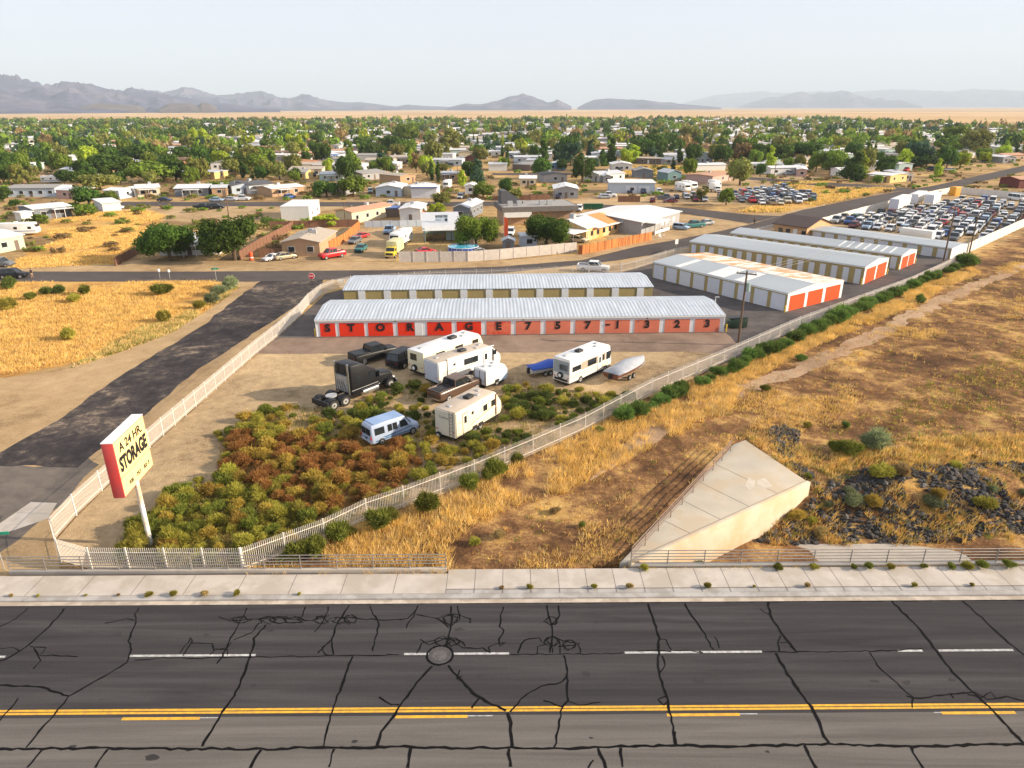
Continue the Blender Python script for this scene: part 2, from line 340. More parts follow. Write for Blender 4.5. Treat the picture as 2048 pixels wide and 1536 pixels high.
# --- arterial road
yr = lambda px, py: G(px, py)
def rline(pl, pr): a = G(*pl); b = G(*pr); k = (b.y-a.y)/(b.x-a.x); return lambda x: a.y+k*(x-a.x)
YK = rline((0, 1213), (2048, 1200)); slope_ = (YK(50)-YK(0))/50
E_yel = G(1024, 1421).y-YK(G(1024, 1421).x); E_wh = G(1024, 1307).y-YK(G(1024, 1307).x); E_seam = G(1024, 1495).y-YK(G(1024, 1495).x)
def band(name, x0, x1, o0, o1, z, m, n=1):
    px = [(x0, YK(x0)+o0), (x1, YK(x1)+o0), (x1, YK(x1)+o1), (x0, YK(x0)+o1)]
    return sheet(name, px, z, m, world=True)
band('road', -400, 400, E_yel-.3, .05, .020, NEARAS)
band('road', -400, 400, -24, E_yel-.3, .021, NEARAS2)
YEL = M('yellow_road_paint', (.72, .40, .03), .6, .15, 5, col2=(.55, .30, .04), s2=3); WHP = M('worn_white_road_paint', (.50, .50, .49), .7, .2, 6, col2=(.30, .29, .29), s2=4)
for o in (-.02, .17): band('lane_marking', -400, 400, E_yel+o-.07, E_yel+o+.07, .025, YEL)
mpx = lambda x, y: G(x, y).x
for a, b in ((245, 400), (790, 935), (1335, 1482), (1890, 2040), (-300, -150)):
    band('lane_marking', mpx(a, 1437), mpx(b, 1437), E_yel-.47, E_yel-.29, .027, YEL)
for a, b in ((395, 440), (930, 985), (1470, 1518), (1875, 1895)):
    band('lane_marking', mpx(a, 1436), mpx(b, 1436), E_yel-.37, E_yel-.31, .026, WHP)
for a, b in ((-120, 15), (262, 512), (808, 860), (905, 1018), (1250, 1400), (1404, 1526), (1800, 1850), (1883, 2034)):
    band('lane_marking', mpx(a, 1309), mpx(b, 1309), E_wh-.09, E_wh+.07, .024, WHP)
# tar crack seals, traced on the road
TAR = M('crack_sealant', (.007, .0065, .007), .9, .2, 4, spec=.1); CK = [0]
tar = MB(); rr = random.Random(3)
def crack(pts, wid=.09, z=.0285, wob=.05):
    P = [G(x, y) for x, y in pts]; Q = []; CK[0] += 1; z += (CK[0] % 97)*.00006; wid *= .92
    for i in range(len(P)-1):
        n = max(2, int((P[i+1]-P[i]).length/.3))
        for j in range(n): Q.append(P[i].lerp(P[i+1], j/n))
    Q.append(P[-1])
    Q = [q+Vector((rr.uniform(-1, 1)*wob, rr.uniform(-1, 1)*wob, 0)) for q in Q]
    l = []
    for i, q in enumerate(Q):
        d = (Q[min(i+1, len(Q)-1)]-Q[max(i-1, 0)]); d = Vector((-d.y, d.x, 0)).normalized()*wid*.5*rr.uniform(.6, 1.35)
        l.append((q+d, q-d))
    for (a, b), (c, d) in zip(l, l[1:]):
        tar.add([(p.x, p.y, z) for p in (a, b, d, c)], [(0, 1, 2, 3)], TAR)
def Z(f, ox, oy, pts): return [(x/f+ox, y/f+oy) for x, y in pts]
f9 = 2.926
for pts, wd in [([(0, 1050), (400, 1046), (700, 1045), (1000, 1050), (1300, 1048), (1530, 1052), (1800, 1042), (2048, 1043)], .16), ([(165, 225), (90, 290), (0, 335)], .09), ([(380, 225), (290, 330), (175, 440), (40, 520), (-20, 545)], .12), ([(170, 450), (270, 455), (240, 500), (460, 508)], .08), ([(200, 460), (240, 530), (190, 585)], .08), ([(0, 465), (70, 455), (120, 470)], .07),
        ([(620, 310), (740, 290), (800, 300), (790, 260), (815, 222)], .09), ([(800, 300), (750, 420), (770, 450), (745, 545)], .1), ([(745, 545), (560, 650), (400, 745), (345, 815), (150, 1040)], .12), ([(0, 678), (120, 680), (250, 690), (400, 740)], .13), ([(110, 755), (0, 880)], .1), ([(790, 530), (950, 515), (1150, 520), (1500, 510), (2048, 505)], .08),
        ([(1450, 220), (1400, 320), (1340, 420), (1300, 510), (1265, 555)], .09), ([(1280, 275), (1350, 300), (1480, 290), (1600, 280), (1750, 290), (1820, 300), (1920, 270)], .08), ([(1050, 490), (1120, 400), (1130, 430), (1240, 435), (1255, 470), (1330, 455), (1360, 420)], .08), ([(1120, 420), (1070, 505)], .07), ([(1225, 500), (1260, 465), (1330, 465), (1335, 505)], .07), ([(1370, 410), (1470, 370), (1520, 310)], .08), ([(1560, 320), (1490, 400), (1465, 510), (1440, 590), (1370, 740), (1290, 850), (1180, 1040)], .13),
        ([(1790, 220), (1760, 290)], .08), ([(1925, 215), (1900, 290), (1845, 365)], .08), ([(2048, 210), (1970, 320), (1940, 410), (1860, 490)], .1), ([(1940, 410), (1950, 500), (1900, 500), (1890, 450), (1930, 420)], .08), ([(2048, 540), (2000, 680), (1940, 830), (1890, 1035)], .1), ([(245, 1060), (165, 1159)], .1), ([(625, 1055), (560, 1159)], .12), ([(1530, 1050), (1470, 1159)], .17), ([(1955, 1050), (1925, 1159)], .11)]:
    crack(Z(f9, 0, 1140, pts), wd)
for pts, wd in [([(0, 1045), (300, 1035), (650, 1045), (1000, 1042), (1300, 1048), (1650, 1035), (2048, 1028)], .16), ([(70, 510), (0, 710)], .1), ([(180, 210), (190, 260), (230, 310), (190, 480)], .1), ([(0, 290), (60, 280), (120, 290), (190, 290), (290, 295), (400, 285), (440, 250), (455, 210)], .1), ([(440, 255), (385, 345)], .08), ([(450, 260), (570, 285), (640, 340)], .08), ([(650, 210), (655, 300), (630, 420), (620, 450)], .12), ([(690, 210), (700, 290), (650, 330), (570, 290), (620, 260), (700, 265), (760, 290), (765, 315)], .08),
        ([(470, 405), (520, 440), (600, 410), (700, 410), (730, 450)], .09), ([(445, 490), (480, 430), (560, 410)], .08), ([(640, 400), (720, 460), (840, 460), (880, 490), (870, 450), (930, 430), (970, 430), (940, 450), (930, 410), (960, 350), (930, 335), (955, 215)], .09), ([(540, 565), (450, 660), (370, 770), (320, 850), (240, 950), (210, 1040)], .15), ([(235, 745), (300, 790), (345, 790)], .1), ([(635, 560), (720, 660), (800, 740), (970, 830)], .17), ([(700, 590), (680, 640), (715, 620)], .08), ([(820, 745), (770, 815)], .1), ([(975, 835), (995, 900), (1005, 1040)], .18), ([(995, 830), (1080, 740), (1180, 680), (1300, 660), (1325, 620)], .09),
        ([(1310, 500), (1330, 600), (1330, 760), (1295, 830), (1255, 1040)], .11), ([(1195, 765), (1295, 800), (1330, 770), (1400, 790), (1520, 780)], .09), ([(1035, 490), (1080, 410), (1170, 400), (1190, 430), (1250, 390), (1300, 420), (1410, 435), (1280, 450)], .09), ([(1210, 210), (1220, 270), (1240, 330), (1240, 390), (1230, 490)], .1), ([(1275, 210), (1290, 265), (1240, 320)], .1), ([(1150, 490), (1160, 450), (1230, 430), (1250, 490)], .08), ([(1280, 410), (1290, 490)], .07), ([(1395, 440), (1410, 490)], .07), ([(350, 500), (100, 500), (0, 505)], .08), ([(1000, 495), (1300, 495), (1650, 490)], .07),
        ([(1805, 200), (1840, 310), (1865, 400), (1865, 490), (1865, 600), (1910, 740), (1930, 830), (1965, 1020)], .14), ([(1860, 400), (1910, 410), (1940, 470)], .08), ([(1740, 475), (1840, 470), (1900, 475), (1940, 480)], .08), ([(1885, 500), (1900, 560), (1870, 605)], .08), ([(1910, 740), (1860, 760), (1890, 790), (1920, 770), (1910, 745)], .09), ([(2020, 200), (2048, 260)], .09), ([(410, 1045), (395, 1159)], .15), ([(985, 1045), (995, 1159)], .15), ([(1510, 1045), (1560, 1159)], .14), ([(1640, 1040), (1650, 1159)], .13), ([(1485, 1110), (1455, 1159)], .1)]:
    crack(Z(f9, 680, 1140, pts), wd)
for pts, wd in [([(0, 1028), (350, 1035), (900, 1022), (1400, 1035), (2048, 1020), (2300, 1015)], .16), ([(65, 195), (90, 250), (130, 300), (180, 380), (230, 470)], .1), ([(240, 390), (265, 460)], .07), ([(550, 190), (560, 260), (640, 390), (715, 480)], .15), ([(500, 230), (555, 262)], .07), ([(625, 385), (605, 430), (615, 480)], .08), ([(610, 430), (660, 430)], .06), ([(600, 490), (650, 590), (740, 720), (800, 800), (850, 900), (880, 980), (910, 1020)], .16), ([(520, 482), (900, 480), (1250, 475), (1450, 462)], .08), ([(1270, 180), (1400, 310), (1480, 400), (1540, 480), (1630, 600), (1750, 720), (1870, 830), (2040, 1010)], .16), ([(1690, 185), (1800, 280), (1900, 380), (2048, 500)], .13),
        ([(1150, 485), (1190, 560), (1300, 660), (1400, 750), (1390, 810)], .08), ([(1360, 740), (1450, 755), (1520, 740), (1620, 730), (1760, 715), (1830, 760), (1950, 745), (2048, 765)], .1), ([(1620, 725), (1640, 755)], .07), ([(1720, 730), (1790, 750), (1860, 720), (1890, 760)], .08), ([(0, 950), (10, 1020)], .13), ([(765, 1030), (830, 1159)], .15), ([(1385, 1035), (1450, 1159)], .15), ([(0, 475), (60, 470), (165, 485)], .08)]:
    crack(Z(f9, 1348, 1140, pts), wd)
for cx in (1410, 1560, 1640, 1720, 1880, 1990):      # tangled squiggles of sealant
    for k in range(2):
        a0 = rr.uniform(0, 6); crack(Z(f9, 0, 1140, [(cx+rr.uniform(-20, 20)+55*cos(a0+i*.7)*rr.uniform(.6, 1), 295+26*sin(a0+i*.7)*rr.uniform(.6, 1)) for i in range(9)]), .06)
for cx, cy in ((650, 290), (660, 420), (60, 290), (600, 420), (1240, 420), (1340, 440-0), (1240, 300)):
    for k in range(2):
        a0 = rr.uniform(0, 6); crack(Z(f9, 680, 1140, [(cx+48*cos(a0+i*.8)*rr.uniform(.6, 1), cy+32*sin(a0+i*.8)*rr.uniform(.6, 1)) for i in range(9)]), .065)
MHc = G(880, 1311)
def ring(r, w_): crack([PX(MHc+Vector((r*cos(a), r*sin(a), 0))) for a in np.linspace(0, 2*pi, 30)], w_, .029, .02)
ring(.74, .14)
crack([(0, 1212), (2048, 1201)], .1, .0285, .04); crack([(-300, 1214), (0, 1212)], .1)
struct(tar.build('crack_sealant', TAR))
mh = MB(); mh.cyl((0, 0, .0), (0, 0, .034), .42, n=28, m=M('manhole_iron', (.10, .092, .09), .7, .4, 6, bump=.01, bscale=25)); mh.cyl((0, 0, 0), (0, 0, .030), .66, n=28, m=M('manhole_collar', (.07, .066, .067), .9, .3, 5))
tag(mh.build('manhole_cover'), 'round iron manhole cover in the near road inside a ring of tar', 'manhole cover').location = (MHc.x, MHc.y, .0)
STN = M('oil_stain', (.030, .027, .027), .8, .3, 3); sb = MB(); rs_ = random.Random(8)
for k in range(26):
    x = rs_.uniform(-30, 30); y = YK(x)+rs_.choice((E_wh/2, (E_wh+E_yel)/2, E_yel-2.2))+rs_.uniform(-.5, .5); r_ = rs_.uniform(.05, .22)
    sb.add([(x+r_*rs_.uniform(.6, 1.5)*cos(a)*1.6, y+r_*rs_.uniform(.6, 1.2)*sin(a), .0235) for a in np.linspace(0, 2*pi, 10)[:-1]], [tuple(range(9))], STN)
struct(sb.build('oil_stains', STN))
# yard cracks
for pts in [[(655, 676), (640, 690), (626, 707)], [(795, 672), (785, 700)], [(996, 672), (997, 690)], [(1091, 670), (1088, 700)], [(1184, 668), (1193, 684)], [(1262, 667), (1280, 684), (1275, 703)], [(1280, 684), (1345, 684), (1345, 697)], [(1412, 666), (1424, 690)], [(513, 708), (640, 707), (900, 706), (1150, 706), (1390, 702)]]:
    crack(pts, .10, .017, .1)
struct(tar.build('pavement_cracks', TAR)) if False else None
# --- gutter, kerb, sidewalk
GUT = M('gutter_concrete', (.50, .43, .36), .9, .15, 1.5, col2=(.36, .30, .24), s2=.8)
KERB = M('kerb_concrete', (.40, .38, .36), .85, .12, 1.2, col2=(.30, .28, .26), s2=.9)
Yof = lambda py, px=1024: G(px, py).y-YK(G(px, py).x)
gut_o = Yof(1199); kb_o = Yof(1193); sw0 = Yof(1184); sw1 = Yof(1142)
band('gutter', -400, 400, 0, gut_o+.1, .032, GUT)
def slabline(name, x0, x1, o0, o1, z0, z1, m, bevel=0):
    b = MB(); vs = [(x0, YK(x0)+o0), (x1, YK(x1)+o0), (x1, YK(x1)+o1), (x0, YK(x0)+o1)]; b.prism(vs, z0, z1, m)
    return struct(b.build(name, m, bevel=bevel))
slabline('kerb', -400, 400, gut_o, kb_o+.15, -.1, .155, KERB, .03)
XM = mpx(895, 1160); XL = mpx(-30, 1160)
swn = Yof(1151, 900)                              # left sidewalk is a little narrower
slabline('sidewalk', XM, 400, kb_o+.55, sw1, -.1, .16, CONC)
slabline('kerb_strip', XM, 400, kb_o+.15, kb_o+.55, -.1, .15, KERB)
slabline('sidewalk', XL-2, XM, kb_o+.15, swn, -.1, .162, CONC)
slabline('sidewalk', -400, XL-12, kb_o+.15, swn, -.1, .162, CONC)
JNT = M('joint_dark', (.12, .10, .085), .9)  # dark joint lines of the pavement and the slab
jb = MB()
for k in range(46):                               # joints every 2 m
    x = XM+k*1.83 if k < 46 else 0
    for (xa, oa, ob) in (((x, kb_o+.15, sw1)),):
        jb.add([(xa-.016, YK(xa)+oa, .1635), (xa+.016, YK(xa)+oa, .1635), (xa+.016, YK(xa)+ob, .1635), (xa-.016, YK(xa)+ob, .1635)], [(0, 1, 2, 3)], JNT)
for k in range(1, 14):
    xa = XM-k*3.35
    jb.add([(xa-.016, YK(xa)+kb_o+.15, .1655), (xa+.016, YK(xa)+kb_o+.15, .1655), (xa+.016, YK(xa)+swn, .1655), (xa-.016, YK(xa)+swn, .1655)], [(0, 1, 2, 3)], JNT)
for o, zz in ((kb_o+.56, .1645),):
    jb.add([(XM, YK(XM)+o-.025, zz), (120, YK(120)+o-.025, zz), (120, YK(120)+o+.025, zz), (XM, YK(XM)+o+.025, zz)], [(0, 1, 2, 3)], JNT)
struct(jb.build('pavement_joints', JNT))
# left parapet ledge, right retaining wall
WALLC = M('wall_concrete', (.42, .38, .33), .85, .1, 1, bump=.01, bscale=14, col2=(.35, .31, .27), s2=.5)
CREAM = M('cream_wall_concrete', (.58, .50, .38), .85, .08, .8, col2=(.56, .42, .27), s2=.35)
b = MB(); x0 = mpx(22, 1150); x1 = mpx(893, 1150)
lo0 = Yof(1149.5, 500)+.0; lo1 = lo0+.28
b.prism([(x0, YK(x0)+lo0), (x1, YK(x1)+lo0), (x1, YK(x1)+lo1), (x0, YK(x0)+lo1)], -.3, .36, WALLC)
tag(b.build('concrete_ledge', WALLC, bevel=.02), 'low concrete ledge behind the left sidewalk carrying a pipe railing', 'ledge')
b = MB(); b.prism([(W0.x+.1, RE(W0.x)-.42), (140, RE(140)-.42), (140, RE(140)), (W0.x+.1, RE(W0.x))], -3.4, .22, WALLC)
tag(b.build('retaining_wall', WALLC, bevel=.02), 'long concrete retaining wall between the right sidewalk and the wash', 'retaining wall')
sheet('channel_floor', [(W0.x+1, RE(W0.x)), (140, RE(140)), (140, RE(140)+6.6), (24, RE(0)+6.7), (18, RE(0)+6.6)], -2.96, WALLC, world=True)
# weed strip between sidewalk and wall
# --- concrete slab and wing wall
S0 = G(1238, 1130); S1 = G(1466, 893); S2 = G(1490, 884); S3 = G(1613, 967)
b = MB(); zt = .22; SLABC = M('slab_concrete', (.40, .365, .305), .9, .14, .35, bump=.01, bscale=20, col2=(.38, .32, .24), s2=.25); b.prism([(S0.x, S0.y-.1), (S1.x, S1.y), (S2.x, S2.y), (W1.x, W1.y), (W0.x, W0.y)], -.5, zt, SLABC)
slab = b.build('concrete_slab', SLABC, bevel=.03); tag(slab, 'sloping triangular concrete slab beside the wash with faint repair patches', 'concrete slab')
jb = MB()
for k in (.30, .46, .62, .79):
    a = S0.lerp(S1, k); c = Vector((W0.x, W0.y, 0)).lerp(W1, k+.03*k)
    d = (c-a).normalized(); n_ = Vector((-d.y, d.x, 0))*.025; a = a+d*.1; c = c-d*.1
    jb.quad(*[(p.x, p.y, zt+.003) for p in (a-n_, c-n_, c+n_, a+n_)])
jb.build('joint', JNT, slab)
pm = M('repair_patch', (.54, .48, .39), .8); jb = MB()
for poly in ([(1490, 970), (1497, 955), (1512, 962), (1508, 975), (1498, 979)], [(1515, 960), (1530, 955), (1545, 972), (1530, 978), (1512, 968)]):
    jb.poly([G(x, y, zt+.004) for x, y in poly], pm)
jb.build('repair_patch', pm, slab)
b = MB(); n3 = wn*.35
pA = [W0-wd_*.1, W1+wd_*.1]
b.prism([(W0.x, W0.y), (W1.x, W1.y), (W1.x+n3.x, W1.y+n3.y), (W0.x+n3.x, W0.y+n3.y)], -3.6, .30, CREAM)
tag(b.build('wing_wall', CREAM, bevel=.02), 'cream concrete wing wall dropping from the triangular slab into the wash', 'retaining wall')
# ================================================================ mountains
def RP(px, py, D):
    d = RM @ Vector(((px-1024)/F, (768-py)/F, -1)); t = D/hypot(d.x, d.y)
    return Vector((d.x*t, d.y*t, CH+d.z*t))
def mountains(name, ridge, D, front, back, mt, seed, rough=1.0, step=4):
    xs_ = [p[0] for p in ridge]; ys_ = [p[1] for p in ridge]
    X = np.arange(xs_[0], xs_[-1]+1, step); rows = 21; vs = []
    for x in X:
        y = float(np.interp(x, xs_, ys_)); r = RP(x, y, D); hgt = max(r.z, 0.)
        e = min(1, (x-xs_[0])/40, (xs_[-1]-x)/40) if name != 'hill_range' else 1
        dirv = Vector((r.x, r.y, 0)).normalized()
        for k in range(rows):
            u = k/(rows-1)                       # 0 front foot .. .6 ridge .. 1 back foot
            if u <= .6: q = u/.6; off = -front*(1-q); z = hgt*(q**1.35)
            else: q = (1-u)/.4; off = back*(1-q); z = hgt*q
            P_ = Vector((r.x, r.y, 0))+dirv*off
            n = noise.fractal((P_.x*.0011, P_.y*.0011, seed), 1, 2, 5)
            fold = abs(noise.noise((P_.x*.0030+seed, P_.y*.0016, 1)))
            if u <= .59 and u > 0: z += hgt*(.5*n-.85*fold+.14)*rough*math.sin(pi*q)
            if k == 12: z = hgt*(1+rough*(.10*noise.noise((float(x)*.10, seed, 2))+.05*noise.noise((float(x)*.33, seed, 4))))
            vs.append((P_.x, P_.y, max(z, -3) if 0 < k < rows-1 else -6))
    n = len(X); fs = [(i*rows+k, i*rows+k+1, (i+1)*rows+k+1, (i+1)*rows+k) for i in range(n-1) for k in range(rows-1)]
    me = bpy.data.meshes.new(name); me.from_pydata(vs, [], fs); me.materials.append(mt)
    bm = bmesh.new(); bm.from_mesh(me); bmesh.ops.recalc_face_normals(bm, faces=bm.faces); bm.to_mesh(me); bm.free()
    return struct(link(name, me))
MT = ground_mat('haze_blue_rock', [(.38, (.015, .018, .055)), (.5, (.06, .058, .12)), (.62, (.19, .145, .18))], .0012, .006, .03, bump=3)  # the blue of distance haze is put into the rock colour
MT2 = ground_mat('dark_hill_rock', [(.38, (.05, .035, .035)), (.5, (.10, .07, .06)), (.62, (.17, .12, .10))], .003, .01, .05, bump=2)
BAJ = ground_mat('bajada_slope', [(.38, (.16, .11, .09)), (.5, (.25, .18, .14)), (.62, (.34, .25, .18))], .001, .006, .03, bump=1)
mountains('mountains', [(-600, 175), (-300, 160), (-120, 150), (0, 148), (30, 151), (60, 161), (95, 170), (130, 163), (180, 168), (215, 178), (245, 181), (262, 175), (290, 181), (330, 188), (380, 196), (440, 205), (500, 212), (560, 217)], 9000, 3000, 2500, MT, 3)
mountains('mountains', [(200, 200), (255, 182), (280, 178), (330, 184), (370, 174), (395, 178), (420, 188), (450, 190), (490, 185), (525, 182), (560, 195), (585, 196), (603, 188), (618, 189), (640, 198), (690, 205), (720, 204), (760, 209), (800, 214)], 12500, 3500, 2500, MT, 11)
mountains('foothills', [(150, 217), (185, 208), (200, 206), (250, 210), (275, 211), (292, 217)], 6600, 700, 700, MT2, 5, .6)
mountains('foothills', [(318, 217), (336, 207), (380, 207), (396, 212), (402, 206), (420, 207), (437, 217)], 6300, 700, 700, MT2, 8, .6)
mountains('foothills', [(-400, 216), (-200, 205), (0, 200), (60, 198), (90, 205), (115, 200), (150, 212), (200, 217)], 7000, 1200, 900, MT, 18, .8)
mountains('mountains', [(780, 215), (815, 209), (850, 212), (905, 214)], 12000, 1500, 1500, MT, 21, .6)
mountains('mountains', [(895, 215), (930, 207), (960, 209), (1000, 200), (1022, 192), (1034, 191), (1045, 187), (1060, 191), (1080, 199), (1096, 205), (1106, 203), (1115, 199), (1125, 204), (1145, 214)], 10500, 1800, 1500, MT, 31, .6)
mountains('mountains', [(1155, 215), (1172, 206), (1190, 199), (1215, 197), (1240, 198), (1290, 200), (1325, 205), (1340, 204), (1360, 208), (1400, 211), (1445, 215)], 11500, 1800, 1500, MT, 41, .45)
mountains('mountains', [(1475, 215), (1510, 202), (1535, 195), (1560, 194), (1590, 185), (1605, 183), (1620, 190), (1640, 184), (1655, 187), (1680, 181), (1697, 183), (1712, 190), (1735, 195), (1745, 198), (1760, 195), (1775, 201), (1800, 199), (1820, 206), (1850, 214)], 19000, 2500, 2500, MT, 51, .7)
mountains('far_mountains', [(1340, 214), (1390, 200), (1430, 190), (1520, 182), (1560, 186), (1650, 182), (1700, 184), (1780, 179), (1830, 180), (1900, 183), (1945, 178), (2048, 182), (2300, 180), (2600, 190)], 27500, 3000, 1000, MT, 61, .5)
# ================================================================ storage buildings
def zat(p, ypx):
    """height above point p that shows at pixel row ypx"""
    lo, hi = 0, 30
    for _ in range(40):
        m_ = (lo+hi)/2
        if PX((p.x, p.y, m_))[1] > ypx: lo = m_
        else: hi = m_
    return lo
STW = M('storage_wall_white', (.66, .67, .70), .6, .06, 1, wave=3.2, wdir='X', wd=.015)
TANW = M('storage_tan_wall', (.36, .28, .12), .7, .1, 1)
TAND = M('tan_corrugated_door', (.34, .26, .10), .6, .1, 1, wave=4, wdir='X', wd=.02)
ROOFM = M('ribbed_steel_roof', (.44, .49, .55), .5, .16, .5, wave=.62, wdir='X', wd=.03, stretch=(3, .4, 1))
ROOFG = M('pale_steel_roof', (.40, .44, .47), .5, .08, .4, stretch=(.5, .1, 1), wave=1.2, wdir='Y', wd=.02, metal=.1)
RUSTR = M('rusty_white_roof', (.72, .68, .62), .6, .1, 1, col2=(.60, .29, .10), s2=.42, stretch=(.5, 1.5, 1))
REDD = M('red_roll_door', (.72, .032, .006), .5, .06, 1, wave=5, wdir='X', wd=.012)
REDF = M('fading_red_door', (.66, .07, .03), .5, .12, 1, wave=5, wdir='X', wd=.012, col2=(.68, .16, .09), s2=.5)
SALM = M('faded_salmon_door', (.62, .17, .10), .6, .08, 1, wave=5, wdir='X', wd=.012)
ORND = M('orange_roll_door', (.72, .085, .015), .5, .06, 1, wave=5, wdir='X', wd=.012)
WDOOR = M('white_roll_door', (.62, .64, .70), .55, .05, 1, wave=6, wdir='Z', wd=.01)
LETM = M('black_lettering', (.012, .012, .014), .6)
def roof2(parent, x0, x1, y0, y1, h, rise, rf, m1, m2=None, over=.12, th=.08, axis='x', trim=None):
    """gable roof. axis x: ridge along x, slopes towards -y/+y; axis y: ridge along y"""
    m2 = m2 or m1
    if axis == 'x':
        yr_ = y0+(y1-y0)*rf
        A = [(x0-over, y0-over, h), (x1+over, y0-over, h), (x1+over, yr_, h+rise), (x0-over, yr_, h+rise)]
        B = [(x0-over, yr_, h+rise), (x1+over, yr_, h+rise), (x1+over, y1+over, h), (x0-over, y1+over, h)]
    else:
        xr = x0+(x1-x0)*rf
        A = [(x0-over, y1+over, h), (x0-over, y0-over, h), (xr, y0-over, h+rise), (xr, y1+over, h+rise)]
        B = [(xr, y1+over, h+rise), (xr, y0-over, h+rise), (x1+over, y0-over, h), (x1+over, y1+over, h)]
    b = MB()
    for q, mm in ((A, m1), (B, m2)):
        b.loft([q, [(x, y, z+th) for x, y, z in q]], mm)
    return b.build('roof', m1, parent)
def shell(parent, x1, y1, h, rise, rf, m, axis='x', y0=0, x0=0, name='wall'):
    b = MB(); e = .0
    if axis == 'x': prof = [(y0, -.1), (y1, -.1), (y1, h), (y0+(y1-y0)*rf, h+rise-.02), (y0, h)]; b.loft([[(x0, y, z) for y, z in prof], [(x1, y, z) for y, z in prof]], m)
    else: prof = [(x0, -.1), (x1, -.1), (x1, h), (x0+(x1-x0)*rf, h+rise-.02), (x0, h)]; b.loft([[(x, y0, z) for x, z in prof], [(x, y1, z) for x, z in prof]], m)
    return b.build(name, m, parent)
# front row with letters
A = G(634, 673.5); B = G(1446, 663.5); L = (B-A).length; ha = zat(A, 640)
RB = G(664, 601, ha); dep = RB.y-A.y
r1 = thing('storage_building', 'long white storage row with lettered red and salmon doors facing the gravel lot', 'storage building', A, ang(A, B))
shell(r1, L, dep, ha, .55, .55, STW)
roof2(r1, 0, L, 0, dep, ha, .55, .55, ROOFM)
doors = [(641.7, 672.4, 'S', REDD), (680, 730, 'T', REDD), (737.5, 787, 'O', REDD), (796.6, 830.2, 'R', REDD), (855, 904, 'A', REDD), (914, 962.7, 'G', REDD), (973, 1021.8, 'E', REDF), (1031.8, 1080.7, '7', SALM), (1091, 1140, '5', SALM), (1150, 1199, '7', SALM), (1209, 1258.6, '1', SALM), (1268, 1317.7, '3', SALM), (1328, 1377.6, '2', SALM), (1388, 1437.5, '3', SALM)]
dh = ha*.80
def X1(px): # distance along the front for a pixel column
    lo, hi = 0, L; d = (B-A)/L
    for _ in range(30):
        m_ = (lo+hi)/2
        if PX(A+d*m_)[0] < px: lo = m_
        else: hi = m_
    return lo
for a, b_, ch, mt in doors:
    xa, xb = X1(a), X1(b_)
    d = MB().box(xa, xb, -.03, .05, 0, dh, mt).build('door', mt, r1)
    lx = (xa+xb)/2 if ch != 'R' else X1(821); lx = X1(1234) if ch == '1' else lx
    if ch == 'T': lx = X1(704)
    o = link('letter', text_mesh(ch, 1.42, .012, .075, LETM, 1.05), d); o.location = (lx, -.05, dh*.62)
    if ch == '1':
        o = link('letter', text_mesh('-', 1.7, .012, .035, LETM, 1.3), d); o.location = (X1(1214.5), -.05, dh*.72)
MB().box(X1(830.6), X1(845.3), -.04, .05, 0, dh*.98, WHITE).build('side_door', WHITE, r1)
b = MB(); b.box(-.1, L+.1, -.16, -.02, ha-.18, ha, WHITE); b.box(-.05, .10, -.06, 0, 0, ha-.18, WHITE); b.box(L-.1, L+.05, -.06, 0, 0, ha-.18, WHITE); b.build('trim', WHITE, r1)
for px in (792, 1046, 1292): MB().box(X1(px)-.09, X1(px)+.09, -.2, -.03, ha-.32, ha-.2, DARKM).build('wall_lamp', DARKM, r1)
jb = MB(); sk = MB().quad((4.2, dep*.62, ha+.63-.08*.3), (7.8, dep*.62, ha+.61), (7.8, dep*.9, ha+.29), (4.2, dep*.9, ha+.29))
# rear row
hb_ = ha; A2 = G(686.5, 581, hb_); B2 = G(1306, 574, hb_); A2.z = B2.z = 0; L2 = (B2-A2).length; RB = G(711, 552, hb_); dep2 = RB.y-A2.y
r2 = thing('storage_building', 'long low storage row with tan doors between white piers behind the lettered row', 'storage building', A2, ang(A2, B2))
shell(r2, L2, dep2, hb_, .5, .55, TANW); roof2(r2, 0, L2, 0, dep2, hb_, .5, .55, ROOFM)
sp = L2/12.2
for i in range(12):
    x = .2+sp*(.52+i) if i else .2+sp*.52
    MB().box(x, x+sp*.27, -.08, .02, 0, hb_-.02, WHITE).build('pier', WHITE, r2)
    if i < 11: MB().box(x+sp*.27, x+sp, -.03, .02, 0, hb_*.93, TAND).build('door', TAND, r2)
MB().box(0, .2+sp*.52, -.03, .02, 0, hb_*.93, TAND).build('door', TAND, r2)
# angled rows
def angled(label, P1, P2, P4, ylo, ew, rise, m1, m2, ends, side, wmat, endmat=None, peak=.5):
    A = G(*P1); B = G(*P2); D = G(*P4); W = (B-A).length; Ln = (D-A).length; h = zat(A, ylo)
    r = thing('storage_building', label, 'storage building', A, ang(A, B))
    shell(r, W, Ln, h, rise, peak, wmat, 'y'); roof2(r, 0, W, 0, Ln, h, rise, peak, m1, m2, axis='y')
    em = endmat or WHITE
    b = MB(); b.loft([[(x, y, z) for x, z in ((-.02, 0), (W+.02, 0), (W+.02, h-.02), (W*peak, h+rise-.04), (-.02, h-.02))] for y in (-.06, .02)], em); b.build('end_wall', em, r)
    n = len(ends)
    for a, c, dm in ends: MB().box(W*a, W*c, -.10, -.04, 0, h*.84, dm).build('door', dm, r)
    k, fw, fh, dm = side
    for i in range(k):
        y0 = Ln*(i+.5-fw/2)/k; MB().box(-.06, .03, y0, y0+Ln*fw/k, 0, h*fh, dm).build('side_door', dm, r)
    b = MB(); b.box(-.17, -.03, 0, Ln, h-.14, h-.01, WHITE); b.build('gutter', WHITE, r)
    return r, W, Ln, h
